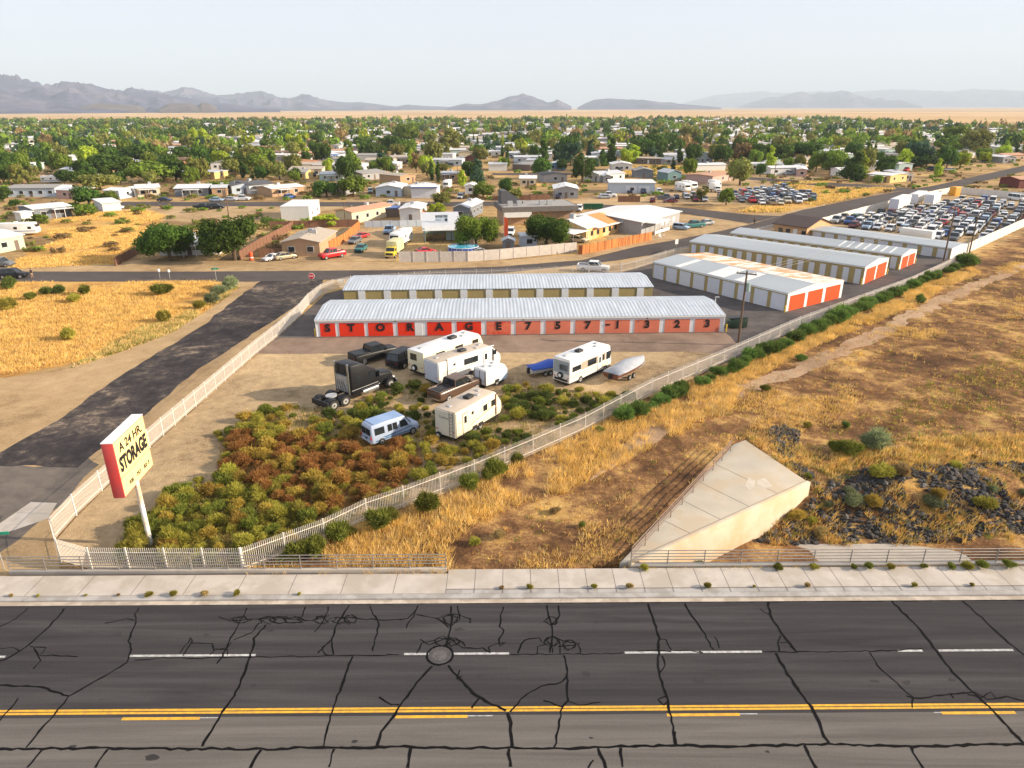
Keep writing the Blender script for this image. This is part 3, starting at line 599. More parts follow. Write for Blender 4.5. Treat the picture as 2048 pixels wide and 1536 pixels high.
RA = angled('nearest angled storage row with rust streaked roof and three orange end doors', (1571, 623), (1681, 595), (1291, 557), 587, 0, .62, ROOFG, RUSTR, [(.04, .30, ORND), (.355, .62, ORND), (.68, .95, ORND)], (9, .78, .88, WDOOR), TANW, peak=.44)
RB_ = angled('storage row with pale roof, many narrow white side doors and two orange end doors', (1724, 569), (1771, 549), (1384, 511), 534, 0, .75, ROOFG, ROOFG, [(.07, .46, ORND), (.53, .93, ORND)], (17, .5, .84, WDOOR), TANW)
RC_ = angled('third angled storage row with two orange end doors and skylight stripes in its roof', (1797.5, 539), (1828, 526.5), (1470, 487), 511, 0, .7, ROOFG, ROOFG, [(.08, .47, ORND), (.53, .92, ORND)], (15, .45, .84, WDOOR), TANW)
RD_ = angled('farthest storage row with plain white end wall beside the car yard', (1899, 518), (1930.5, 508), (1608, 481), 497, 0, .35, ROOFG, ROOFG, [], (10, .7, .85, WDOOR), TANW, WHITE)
r, W, Ln, h = RA; b = MB()
for f0, f1 in ((.30, .36), (.44, .56), (.78, .82)):
    b = MB(); pz = lambda x: h+.62*x/(W*.44)+.10
    b.loft([[(x, y, pz(x)+dz) for x, y in ((.1, Ln*f0), (W*.40, Ln*f0), (W*.40, Ln*f1), (.1, Ln*f1))] for dz in (0, .03)], WHITE); b.build('roof_patch', WHITE, r)
r, W, Ln, h = RC_
for k in range(7):
    y = Ln*(.06+.045*k); z0 = h+.10; b = MB(); b.loft([[(0.3, y, z0+.04), (W*.47, y, h+.7*.94+.09), (W*.47, y+.35, h+.7*.94+.09), (.3, y+.35, z0+.04)], [(0.3, y, z0+.08), (W*.47, y, h+.7*.94+.13), (W*.47, y+.35, h+.7*.94+.13), (.3, y+.35, z0+.08)]], WHITE); b.build('skylight', WHITE, r)
# office with brown roof
A = G(1546, 470); B = G(1611, 479.5); W = (B-A).length
BRR = M('brown_shingle_roof', (.085, .06, .055), .9, .2, 3); PEACH = M('peach_stucco', (.55, .33, .17), .85, .08, 1)
of = thing('office_building', 'peach stucco office with dark brown gable roof at the top of the storage yard', 'office', A, ang(A, B))
shell(of, W, 11, 2.7, 1.7, .5, PEACH, 'x'); roof2(of, 0, W, 0, 11, 2.7, 1.7, .5, BRR, over=.45, th=.15)
MB().box(W*.6, W*.6+1, -.05, .02, 0, 2.1, WHITE).build('door', WHITE, of)
for k in (.15, .38, .85): MB().box(W*k, W*k+1.1, -.05, .02, 1, 2, GLASS).build('window', GLASS, of)
# ================================================================ fences
FW = M('cream_fence_paint', (.80, .74, .66), .5, .06, 2)
def fence_line(label, pts, post_step, h=1.83, gap=.135, pw=.030, cat='fence', group=None, mat=FW, name='picket_fence'):
    P = [G(*p) for p in pts]; r = thing(name, label, cat, (P[0].x, P[0].y, 0), 0, group); O = Vector((P[0].x, P[0].y, 0))
    for a, b_ in zip(P, P[1:]):
        Ls = (b_-a).length; n = max(1, round(Ls/post_step)); d = (b_-a)/Ls
        for i in range(n):
            q0 = a+d*(Ls*i/n)-O; q1 = a+d*(Ls*(i+1)/n)-O
            MB().box(q0.x-.04, q0.x+.04, q0.y-.04, q0.y+.04, -.1, h+.05, mat).build('post', mat, r)
            m_ = MB(); seg = (q1-q0).length; k = max(2, int(seg/gap))
            nrm = Vector((-d.y, d.x, 0))
            for j in range(1, k):
                c = q0.lerp(q1, j/k)+nrm*.03; m_.bar((c.x, c.y, .06), (c.x, c.y, h), pw, mat)
            for z in (.32, h-.35): m_.bar((q0.x, q0.y, z), (q1.x, q1.y, z), .028, mat)
            m_.build('picket_panel', mat, r)
    q = P[-1]-O; MB().box(q.x-.05, q.x+.05, q.y-.05, q.y+.05, -.1, h+.08, mat).build('post', mat, r)
    return r
fence_line('cream picket fence along the side street on the left of the gravel lot', [(122, 1122), (110, 1079), (153, 1031), (204, 982), (327, 871), (392, 814), (515, 706), (560, 669), (600, 632), (618, 610), (643, 590), (667, 580), (703, 573)], 2.45)
fence_line('short cream picket fence facing the road at the bottom left corner', [(122.5, 1123), (186, 1142), (487, 1143)], 2.45)
fence_line('long cream picket fence running diagonally between the lot and the grassy field', [(489, 1142), (650, 1082), (734, 1040), (808, 1014), (949, 959), (1066, 908), (1170, 861), (1303, 788), (1447, 726), (1597, 658), (1729, 608), (1820, 574), (1930, 522)], 2.9)
fence_line('cream picket fence along the upper street behind the rear storage row', [(703, 573), (860, 562), (1044, 556), (1177, 549)], 3.0)
fence_line('cream rolling gate across the yard entrance near the white pickup', [(1178, 549), (1241, 545)], 5.6, cat='gate', name='yard_gate')
fence_line('cream picket fence from the yard gate up towards the office', [(1242, 545), (1272, 538), (1330, 519), (1390, 505), (1480, 480), (1544, 463)], 3.0)
# pipe railings
RLM = M('railing_steel', (.30, .275, .25), .5, .2, 3, metal=.3)
def railing(label, p0, p1, z0, n, h=1.07, rails=4, mat=RLM, lean=0):
    r = thing('pipe_railing', label, 'railing', (p0.x, p0.y, z0)); d = p1-p0; d.z = 0
    for i in range(n+1):
        q = d*(i/n); MB().cyl((q.x, q.y, -.05), (q.x, q.y, h), .038, m=mat, n=6).build('post', mat, r)
    for k in range(rails):
        z = h-k*(h-.12)/(rails-.0)
        MB().cyl((0, 0, z), (d.x, d.y, z), .034, m=mat, n=6).build('rail', mat, r)
    return r
yb = lambda x: YK(x)+lo0+.14
x0 = mpx(25, 1148); x1 = mpx(892, 1150)
railing('grey pipe railing on the low ledge along the left sidewalk', Vector((x0, yb(x0), 0)), Vector((x1, yb(x1), 0)), .36, 12, mat=RLM)
xa = W0.x+.15; railing('dark pipe railing on the retaining wall along the right sidewalk', Vector((xa, RE(xa)-.2, 0)), Vector((xa+62, RE(xa+62)-.2, 0)), .22, 25)
ra = G(1262, 1122, .22); rb = G(1461, 902, .22)
railing('pipe railing running back along the raised edge of the triangular slab', ra, rb, .22, 9, h=1.1, mat=M('slab_railing_paint', (.24, .17, .13), .5, .1))  # darker brown rails, to stand out against the slab
# ================================================================ pylon sign
zb = None; PB = G(302, 1090)
lo = [z for z in np.arange(3.5, 7, .02) if PX((PB.x, PB.y, z))[1] < 968]; zb = float(lo[0])
FL = G(250, 996, zb); FR = G(307, 930, zb); BL = G(228, 996, zb); zt_ = zat(FL, 887)
dx = (FR-FL); Wf = dx.length; a_ = ang(FL, FR); nb = Vector((-sin(a_), cos(a_), 0)); dp_ = max(.5, abs((BL-FL).dot(nb)))
print('sign', zb, zt_, Wf, dp_, 'FRtop', PX((FR.x, FR.y, zt_)), 'BL', PX(FL+nb*dp_))
cen = FL+dx*.5+nb*dp_*.5
SR = M('sign_red', (.60, .06, .055), .5, .1, 1, col2=(.50, .07, .07), s2=.8); SY = M('sign_cream_face', (.86, .66, .30), .45, .04, .6); SWt = M('sign_top_white', (.78, .78, .80), .5, .04)
PLW = M('white_pole_paint', (.76, .75, .74), .5, .05, 1, col2=(.6, .42, .2), s2=.5)
sg = thing('pylon_sign', 'tall cream and red storage sign on a white pole among the green bushes', 'sign', (PB.x, PB.y, 0), a_)
hs = zt_-zb; loc = Matrix.Rotation(-a_, 3, 'Z') @ (FL-Vector((PB.x, PB.y, zb)))
ox, oy = loc.x, loc.y
MB().cyl((0, 0, -.2), (0, 0, zb+.2), .17, .16, 16, PLW).build('pole', PLW, sg, smooth=False)
MB().box(ox, ox+Wf, oy, oy+dp_, zb, zt_-.03, SR).build('cabinet', SR, sg, bevel=.02)
MB().box(ox-.01, ox+Wf+.01, oy-.01, oy+dp_+.01, zt_-.03, zt_+.02, SWt).build('cap', SWt, sg)
fp = MB().box(ox+.07, ox+Wf-.07, oy-.015, oy+.01, zb+.07, zt_-.09, SY).build('face_panel', SY, sg)
MB().box(ox+.07, ox+Wf-.07, oy-.022, oy-.014, zb+hs*.335, zb+hs*.355, M('sign_pink_line', (.75, .30, .18), .5)).build('divider', None, fp)
def fit_text(s, w_, h_, x, z, off=.05, par=fp, y=oy-.028):
    me = text_mesh(s, 1, .004, off, LETM); xs_ = [v.co.x for v in me.vertices]; zs_ = [v.co.z for v in me.vertices]
    sx, sz = w_/(max(xs_)-min(xs_)), h_/(max(zs_)-min(zs_)); cx, cz = (max(xs_)+min(xs_))/2, (max(zs_)+min(zs_))/2
    for v in me.vertices: v.co = ((v.co.x-cx)*sx, v.co.y, (v.co.z-cz)*sz)
    o = link('lettering', me, par); o.location = (x, y, z); return o
cx_ = ox+Wf/2
fit_text('A 24 HR.', Wf*.74, hs*.16, cx_, zb+hs*.83, .022); fit_text('STORAGE', Wf*.88, hs*.27, cx_, zb+hs*.555)
fit_text('928', Wf*.13, hs*.075, ox+Wf*.27, zb+hs*.15, .03); fit_text('757', Wf*.14, hs*.075, ox+Wf*.52, zb+hs*.15, .03); fit_text('82 3', Wf*.19, hs*.075, ox+Wf*.79, zb+hs*.15, .03)
# ================================================================ poles, wires, small signs
def upole(label, px, h, arms=1, az=1.2, tilt=(0, 0), transf=False, r0=.17, group='wooden utility poles'):
    p = G(*px); r = thing('utility_pole', label, 'utility pole', (p.x, p.y, fz(p.x, p.y)), az, group)
    MB().cyl((0, 0, -.3), (tilt[0], tilt[1], h), r0, r0*.65, 9, WOODP).build('pole', WOODP, r)
    for k in range(arms):
        z = h-.35-k*1.1; MB().box(tilt[0]-1.25, tilt[0]+1.25, tilt[1]-.2, tilt[1]-.08, z-.07, z+.07, WOODP).build('crossarm', WOODP, r)
        for x in (-1.1, -.45, .5, 1.1): MB().cyl((tilt[0]+x, tilt[1]-.14, z+.07), (tilt[0]+x, tilt[1]-.14, z+.28), .05, n=6, m=METAL).build('insulator', METAL, r)
    if transf: MB().cyl((.38, 0, h-2.6), (.38, 0, h-1.5), .24, n=12, m=M('transformer_grey', (.30, .42, .40), .5)).build('transformer', None, r)
    return r, p
hh = lambda px, ytop: zat(G(*px), ytop)
UP = []
for px, top, lab, kw in (((1476, 690), 541, 'brown utility pole with crossarm and transformer beside the diagonal fence', dict(transf=True, az=-.5)), ((1887, 521), 414, 'tall utility pole at the end of the farthest storage row', dict(arms=1)), ((1938, 507), 431, 'utility pole just outside the corner of the white car yard wall', {}),
        ((458, 436), 378, 'utility pole between the two large trees and the dirt lot', {}), ((1108, 436), 378, 'utility pole behind the tree beside the dark flat roofed building', dict(r0=.14)), ((1167, 372), 318, 'utility pole on the third street among the middle houses', dict(r0=.13)), ((1360, 361), 322, 'utility pole beside the small teal house', dict(r0=.13)), ((1544, 386), 326, 'utility pole at the right edge of the salvage lot', dict(r0=.14)), ((1585, 379), 353, 'short utility pole on the golden mound by the salvage lot', dict(r0=.12, arms=0)), ((915.5, 370), 329, 'utility pole by the yellow bush in the sandy lot', dict(r0=.13)), ((691, 448), 404, 'utility pole in front of the cream house with salmon roof', dict(r0=.13, arms=0)), ((1676, 340), 303, 'utility pole behind the pink mobile home', dict(r0=.13)), ((1808, 300), 268, 'utility pole among the distant trees on the right', dict(r0=.13)), ((22, 318), 290, 'utility pole rising from dense trees at the far left', dict(r0=.13)), ((330, 300), 270, 'utility pole among distant trees left of the middle', dict(r0=.13))):
    kw = dict(kw); kw.setdefault('az', 1.0); UP.append((*upole(lab, px, hh(px, top), **kw), hh(px, top)))
WIRE = M('wire_grey', (.30, .29, .28), .5)
def wire(label, a, b_, sag=.6):
    r = MB(); n = 12; P = [a.lerp(b_, i/n)-Vector((0, 0, sag*4*(i/n)*(1-i/n))) for i in range(n+1)]
    for p, q in zip(P, P[1:]): r.cyl(p, q, .017, n=4, m=WIRE, cap=False)
    tag(r.build('overhead_wire', WIRE), label, 'wire', 'overhead wires above the storage yard')
def top(i, dxy=(0, 0), dz=0): r, p, h = UP[i]; return Vector((p.x+dxy[0], p.y+dxy[1], h-.25+dz))
for k, d in enumerate((-.9, 0, .9)): wire(['lowest', 'middle', 'highest'][k]+' wire from the near utility pole over the rusty roof to the far poles', top(0, (d, -d*.5)), top(1, (d, -d*.5)), 1.0)
for k, d in enumerate((-.5, .5)): wire(['left', 'right'][k]+' wire between the two far poles by the car yard corner', top(1, (d, 0)), top(2, (d, 0)), .3)
for k, (a, c) in enumerate((((1440, 470), 6), ((1490, 505), 5.5))): wire(['upper', 'lower'][k]+' service wire crossing the angled roofs from the far pole', top(1, (0, 0), -k*.6), G(a[0], a[1], c), 1.2)
# small signs
SGRN = M('street_sign_green', (.01, .22, .13), .5); STRD = M('stop_sign_red', (.55, .01, .03), .5)
p = G(10, 1140); r = thing('street_name_sign', 'green street name blades on a post at the bottom left corner', 'street sign', (p.x, p.y, 0), .15)
MB().cyl((0, 0, -.1), (0, 0, 3.3), .03, n=6, m=METAL).build('post', METAL, r)
MB().box(-.15, .95, -.015, .015, 2.75, 2.98, SGRN).build('blade', SGRN, r, bevel=.01); MB().box(-.02, .02, -.35, .55, 3.02, 3.25, SGRN).build('blade', SGRN, r, bevel=.008)
p = G(433, 560); r = thing('street_name_sign', 'small green street name sign on the corner of the golden field', 'street sign', (p.x, p.y, 0), .3)
MB().cyl((0, 0, 0), (0, 0, 2.2), .04, n=6, m=METAL).build('post', METAL, r); MB().box(-.6, .6, -.02, .02, 1.9, 2.2, SGRN).build('blade', SGRN, r); MB().box(-.02, .02, -.5, .5, 2.22, 2.5, SGRN).build('blade', SGRN, r)
p = G(625, 572); r = thing('stop_sign', 'red octagonal stop sign beside the curve of the fence', 'stop sign', (p.x, p.y, 0), .1)
MB().cyl((0, 0, 0), (0, 0, 1.9), .035, n=6, m=DARKM).build('post', DARKM, r)
def octa(R_, y0, y1, z, mt, nm, par, n=8):
    pts = [(R_*cos(pi/8+i*2*pi/n), R_*sin(pi/8+i*2*pi/n)+z) for i in range(n)]; b = MB(); b.loft([[(x, y, zz) for x, zz in pts] for y in (y0, y1)], mt); return b.build(nm, mt, par)
pl = octa(.52, -.02, .01, 1.75, STRD, 'plate', r); octa(.58, .0, .03, 1.75, WHITE, 'border', r); fit_text('STOP', .72, .3, 0, 1.75, .02, pl, -.03).data.materials[0] = WHITE
for px in ((320, 556), (340, 557)):
    p = G(*px); r = thing('mailbox_post', ('left' if px[0] == 320 else 'right')+' one of two small white ball topped posts beside the upper street', 'marker post', (p.x, p.y, 0))
    MB().cyl((0, 0, 0), (0, 0, 1.3), .04, n=6, m=METAL).build('post', METAL, r); bb = MB(); bb.cyl((0, 0, 1.2), (0, 0, 1.65), .26, .22, 10, WHITE); bb.build('cap', WHITE, r, bevel=.08)
p = G(1352, 500); r = thing('square_sign', 'white square sign on a post at the edge of the upper street', 'road sign', (p.x, p.y, 0), .5); MB().cyl((0, 0, 0), (0, 0, 1.8), .04, n=6, m=METAL).build('post', METAL, r); MB().box(-.42, .42, -.04, -.0, 1.3, 2.3, WHITE).build('plate', WHITE, r)
p = G(684, 575); r = thing('fence_notice', 'small white notice board hung on the curved picket fence', 'notice', (p.x, p.y, 0), .1); MB().box(-.5, .5, -.14, -.11, .9, 1.5, WHITE).build('plate', WHITE, r); MB().bar((0, -.1, 0), (0, -.1, 1), .03, METAL).build('post', METAL, r)
YB = M('bollard_yellow', (.80, .52, .03), .5)
for i, (px, wh) in enumerate((((631, 673), 'left end of the lettered storage row'), ((1452, 664), 'right end of the lettered storage row'), ((1774, 549), 'right corner of the storage row with narrow side doors'), ((1722, 570), 'left corner of the storage row with narrow side doors'), ((1830, 528), 'right corner of the third angled storage row'), ((1796, 540), 'left corner of the third angled storage row'), ((1569, 625), 'left corner of the rust roofed storage row'))):
    p = G(*px); o = MB().cyl((0, 0, 0), (0, 0, 1.1), .09, n=10, m=YB).build('bollard', YB, bevel=.03); o.location = (p.x, p.y, .02); tag(o, 'yellow steel bollard at the '+wh, 'bollard', 'yellow bollards at the storage rows')
# dumpster
p = G(1460, 658); r = thing('dumpster', 'dark green dumpster behind the right end of the lettered row', 'dumpster', (p.x, p.y, .02), .1)
DG = M('dumpster_green', (.015, .035, .02), .5, .2)
b = MB(); b.side([(0, .1), (2.4, .1), (2.55, 1.3), (2.3, 1.55), (-.05, 1.3)], 0, 1.6, DG); b.build('bin', DG, r, bevel=.03)
MB().box(-.08, 2.5, -.05, .85, 1.5, 1.56, DARKM).build('lid', DARKM, r)
for x in (-.14, 2.5): MB().box(x, x+.1, .5, 1.1, .7, .9, DG).build('lift_pocket', DG, r)
p = G(1438, 664); r = thing('lamp_mast', 'thin white lamp mast at the right end of the lettered row', 'lamp', (p.x, p.y+3.2, 0)); MB().cyl((0, 0, 0), (0, 0, 4.1), .045, n=6, m=WHITE).build('mast', WHITE, r); MB().box(-.1, .5, -.1, .1, 4.05, 4.2, METAL).build('lamp_head', METAL, r)
# ================================================================ vehicles
def paint(name, c, rough=.3): return M('paint_'+name, c, rough if max(c) > .03 else .4, .05, 1, spec=.6 if max(c) > .03 else .25)
PT = {k: paint(k, v) for k, v in dict(white=(.72, .73, .74), silver=(.42, .44, .47), black=(.012, .012, .014), red=(.50, .01, .015), blue=(.03, .10, .32), grey=(.13, .14, .15), green=(.03, .10, .08), maroon=(.14, .01, .02), tan=(.38, .31, .20), yellow=(.72, .55, .05), navy=(.012, .022, .06), orange=(.7, .22, .02), lightblue=(.30, .42, .58), brown=(.08, .045, .03), cream=(.62, .55, .40), teal=(.03, .16, .16)).items()}
LAMPR = M('tail_lamp_red', (.55, .01, .01), .3); LAMPW = M('head_lamp_clear', (.7, .7, .68), .2)
def wheel_at(par, x, y, r=.34, w_=.24, full=True, dual=False):
    s = 1 if y > 0 else -1
    if full:
        o = MB().cyl((x, y-w_/2, r), (x, y+w_/2, r), r, n=18, m=BLACKR).build('wheel', BLACKR, par, bevel=.03)
        MB().cyl((x, y+s*w_*.3, r), (x, y+s*(w_/2+.012), r), r*.60, r*.55, 14, RIMM).cyl((x, y+s*w_*.4, r), (x, y+s*(w_/2+.03), r), r*.18, n=8, m=DARKM).build('rim', None, o)
    else:
        MB().cyl((x, y-w_/2, r), (x, y+w_/2, r), r, n=12, m=BLACKR).cyl((x, y+s*w_*.4, r), (x, y+s*(w_/2+.02), r), r*.58, n=10, m=RIMM).build('wheel', None, par)
SPEC = dict(  # L, W, H, belt, cabin bottom x0,x1, cabin top x0,x1, hood z front, hood z at cabin, rear deck z, wheel r
    sedan=(4.75, 1.82, 1.45, .93, -1.85, 1.20, -1.10, .30, .72, .92, .96, .33), coupe=(4.4, 1.78, 1.25, .80, -1.7, .95, -.85, .10, .58, .78, .84, .32),
    hatch=(4.1, 1.76, 1.58, .98, -2.0, 1.15, -1.75, .55, .80, .98, .98, .33), suv=(4.8, 1.9, 1.78, 1.08, -2.36, 1.15, -2.15, .50, .90, 1.06, 1.08, .37),
    van=(5.5, 2.0, 2.12, 1.22, -2.72, 1.75, -2.62, 1.15, .95, 1.12, 1.22, .36), minivan=(5.0, 1.95, 1.75, 1.05, -2.45, 1.75, -2.25, .80, .80, 1.0, 1.05, .34),
    pickup=(5.75, 1.98, 1.88, 1.16, -.85, 1.40, -.72, .78, 1.02, 1.14, 1.14, .40))
def car(kind, pt, label, full=True, cat=None, group=None, lift=0, scale=1):
    L, W, H, be, c0, c1, t0, t1, hf, hc, rd, wr = SPEC[kind]; w2 = W/2
    nm = {'pickup': 'pickup_truck', 'van': 'van', 'minivan': 'minivan', 'suv': 'suv'}.get(kind, 'car')
    r = thing(nm, label, cat or {'pickup': 'pickup', 'van': 'van', 'minivan': 'minivan', 'suv': 'suv'}.get(kind, 'car'), group=group)
    def sec(x, zl, zh, w_): return [(x, -w_*.93, zl), (x, -w_, zl+.14), (x, -w_, zh-.20), (x, -w_*.93, zh), (x, w_*.93, zh), (x, w_, zh-.20), (x, w_, zh*1-.2 if False else zl+.14), (x, w_*.93, zl)]
    zl = .24+lift
    st = [(-L/2, zl+.16, rd-.12, w2*.86), (-L/2+.12, zl, rd, w2*.97), (-L/2+.6, zl, rd, w2), (c0, zl, be, w2), (c1, zl, hc, w2), (L/2-.75, zl, (hf+hc)/2, w2*.99), (L/2-.22, zl, hf, w2*.94), (L/2, zl+.12, hf-.16, w2*.80)]
    b = MB(); b.loft([sec(x, a, c+lift, w_) for x, a, c, w_ in st], pt)
    if kind == 'pickup':   # open bed as a dark recess with rails
        b.box(-L/2+.12, c0-.06, -w2*.78, w2*.78, be+lift-.02, be+lift+.012, DARKM)
        for y in (-w2*.93, w2*.78): b.box(-L/2+.06, c0, y, y+w2*.15, be+lift-.05, be+lift+.10, pt)
        b.box(-L/2+.02, -L/2+.12, -w2*.9, w2*.9, be+lift-.1, be+lift+.10, pt)
    b.box(-L/2-.06, -L/2+.06, -w2*.86, w2*.86, zl+.12, zl+.30, CHROME if full and kind == 'pickup' else DARKM); b.box(L/2-.08, L/2+.03, -w2*.76, w2*.76, zl+.08, zl+.30, DARKM)
    b.box(L/2-.05, L/2+.012, -w2*.45, w2*.45, hf-.32+lift, hf-.18+lift, DARKM)
    for y in (-w2*.80, w2*.60):
        b.box(L/2-.14, L/2-.005, y, y+w2*.2, hf-.30+lift, hf-.16+lift, LAMPW); b.box(-L/2-.01, -L/2+.10, y, y+w2*.2, rd-.42+lift, rd-.18+lift, LAMPR)
    b.build('body', pt, r, bevel=.05 if full else 0, smooth=False)
    # greenhouse
    g = MB(); e = .02; zt = H+lift-.05
    def rect(x0, x1, y, z): return [(x0, -y, z), (x1, -y, z), (x1, y, z), (x0, y, z)]
    g.loft([rect(c0+.03, c1-.03, w2*.91, be+lift-.02), rect(t0+.02, t1-.02, w2*.78, zt)], GLASS); g.build('windows', GLASS, r)
    c = MB(); c.loft([rect(t0-.04, t1+.05, w2*.80, zt-.02), rect(t0+.05, t1-.08, w2*.72, zt+.06)], pt)
    for s in (-1, 1):
        c.bar((c1, s*w2*.92, be+lift), (t1, s*w2*.79, zt), .05, pt); c.bar((c0, s*w2*.92, be+lift), (t0, s*w2*.79, zt), .09 if kind not in ('pickup',) else .07, pt)
        k = 2 if kind in ('suv', 'van', 'minivan') else 1
        for j in range(1, k+1):
            f_ = j/(k+1)+(.05 if kind != 'pickup' else .1); c.bar((c0+(c1-c0)*f_, s*w2*.915, be+lift), (t0+(t1-t0)*f_, s*w2*.785, zt), .05, pt)
    c.build('roof', pt, r)
    f0, f1 = -L/2+.95*(L/4.75), L/2-.90
    for x in (f0, f1):
        for y in (-w2+.10, w2-.10): wheel_at(r, x, y, wr, .22, full)
    if full:
        for s in (-1, 1): MB().box(c1-.35, c1-.15, s*w2+(-.18 if s < 0 else 0), s*w2+(0 if s < 0 else .18), be+lift, be+lift+.16, pt).build('mirror', pt, r, bevel=.03)
    return r
def put(r, rear, front, W, side='R', L=None, sc=True, keepL=None):
    """stand vehicle r with its near side running from rear px to front px"""
    a = G(*rear); b = G(*front); d = (b-a); n = Vector((-d.y, d.x, 0)).normalized()*(W/2)*(1 if side == 'R' else -1)
    c = (a+b)/2+n; r.location = (c.x, c.y, .015); r.rotation_euler = (0, 0, ang(a, b))
    if keepL: k = d.length/keepL; r.scale = (k, (1+k)/2 if abs(k-1) < .2 else k, (1+k)/2 if abs(k-1) < .2 else k)
    return d.length
# ---- conversion van
vb = paint('van_blue', (.20, .30, .50)); vd = paint('van_dark_blue', (.05, .13, .27)); VSIL = paint('van_silver', (.34, .41, .54))
L_ = 5.7; r = thing('van', 'silver blue conversion van with tinted windows parked among the bushes', 'van')
def sec(x, zl, zh, w_, wt): return [(x, -w_*.96, zl), (x, -w_, zl+.2), (x, -w_, min(zh-.25, 1.15)), (x, -wt, zh-.12), (x, -wt*.85, zh), (x, wt*.85, zh), (x, wt, zh-.12), (x, w_, min(zh-.25, 1.15)), (x, w_, zl+.2), (x, w_*.96, zl)]
MB().loft([sec(-2.85, .5, 2.0, .93, .80), sec(-2.7, .38, 2.22, 1.0, .84), (sec(-1, .38, 2.30, 1.0, .85)), sec(1.0, .38, 2.25, 1.0, .84), sec(1.22, .38, 2.12, 1.0, .80), sec(1.85, .38, 1.30, .99, .92), sec(2.65, .38, 1.10, .96, .86), sec(2.85, .5, .98, .84, .74)], VSIL).build('body', VSIL, r, bevel=.04)
for k in range(9): MB().box(-2.45, 1.0, -.72+k*.18-.03, -.72+k*.18+.03, 2.20, 2.335, vb).build('roof_rib', vb, r)
for s in (-1, 1):
    def wq(x0, x1, z0=1.22, z1=1.88, nm='window', sl0=0, sl1=0):
        y0, y1 = (1.0-(z0-1.15)*.15+.012)*s, (1.0-(z1-1.15)*.15+.012)*s
        b = MB(); q = [(x0, y0, z0), (x1, y0, z0), (x1-sl1, y1, z1), (x0+sl0, y1, z1)]; b.loft([q, [(x, y+s*.02, z) for x, y, z in q]], GLASS); b.build(nm, GLASS, r)
    wq(-2.45, -1.35); wq(-.95, -.45); wq(-.35, .15); wq(.5, 1.45, sl1=.30)
    b = MB(); b.box(-2.4, 1.9, s*1.0-.012, s*1.0+.012, .55, .66, vd); b.build('stripe', vd, r)
    q = [(-1.2, s*1.012, .70), (1.9, s*1.012, .95), (1.9, s*1.012, 1.05), (.2, s*1.012, .92), (-1.6, s*1.012, .84)]
    MB().poly(q, vd).build('stripe', vd, r)
    MB().box(1.35, 1.5, s*1.02-.1+s*.1, s*1.02+.1+s*.1, 1.2, 1.45, VSIL).build('mirror', VSIL, r, bevel=.03)
MB().loft([[(1.26, -.80, 2.05), (1.26, .80, 2.05)], [(1.87, -.90, 1.34), (1.87, .90, 1.34)]], GLASS, caps=False, closed=False)
b = MB(); b.loft([[(1.30, -.76, 2.06), (1.30, .76, 2.06), (1.26, .76, 2.0), (1.26, -.76, 2.0)], [(1.88, -.88, 1.36), (1.88, .88, 1.36), (1.80, .88, 1.3), (1.80, -.88, 1.3)]], GLASS); b.build('windshield', GLASS, r)
for y in (-.74, .06): MB().box(-2.90, -2.78, y, y+.68, 1.22, 1.86, GLASS).build('rear_window', GLASS, r)
for y in (-.94, .80): MB().box(-2.90, -2.78, y, y+.14, .85, 1.15, LAMPR).build('tail_light', LAMPR, r)
MB().box(-2.98, -2.8, -.95, .95, .42, .60, CHROME).build('bumper', CHROME, r, bevel=.02); MB().box(2.78, 2.95, -.9, .9, .42, .60, DARKM).build('bumper', DARKM, r); MB().box(2.80, 2.88, -.5, .5, .72, .95, DARKM).build('grille', DARKM, r)
MB().box(-2.91, -2.85, -.18, .18, .75, .9, DARKM).build('number_plate', DARKM, r)
for x in (-1.75, 1.95):
    for y in (-.92, .92): wheel_at(r, x, y, .38, .26)
print('van', put(r, (746, 898), (841, 864), 2.0, keepL=5.7))
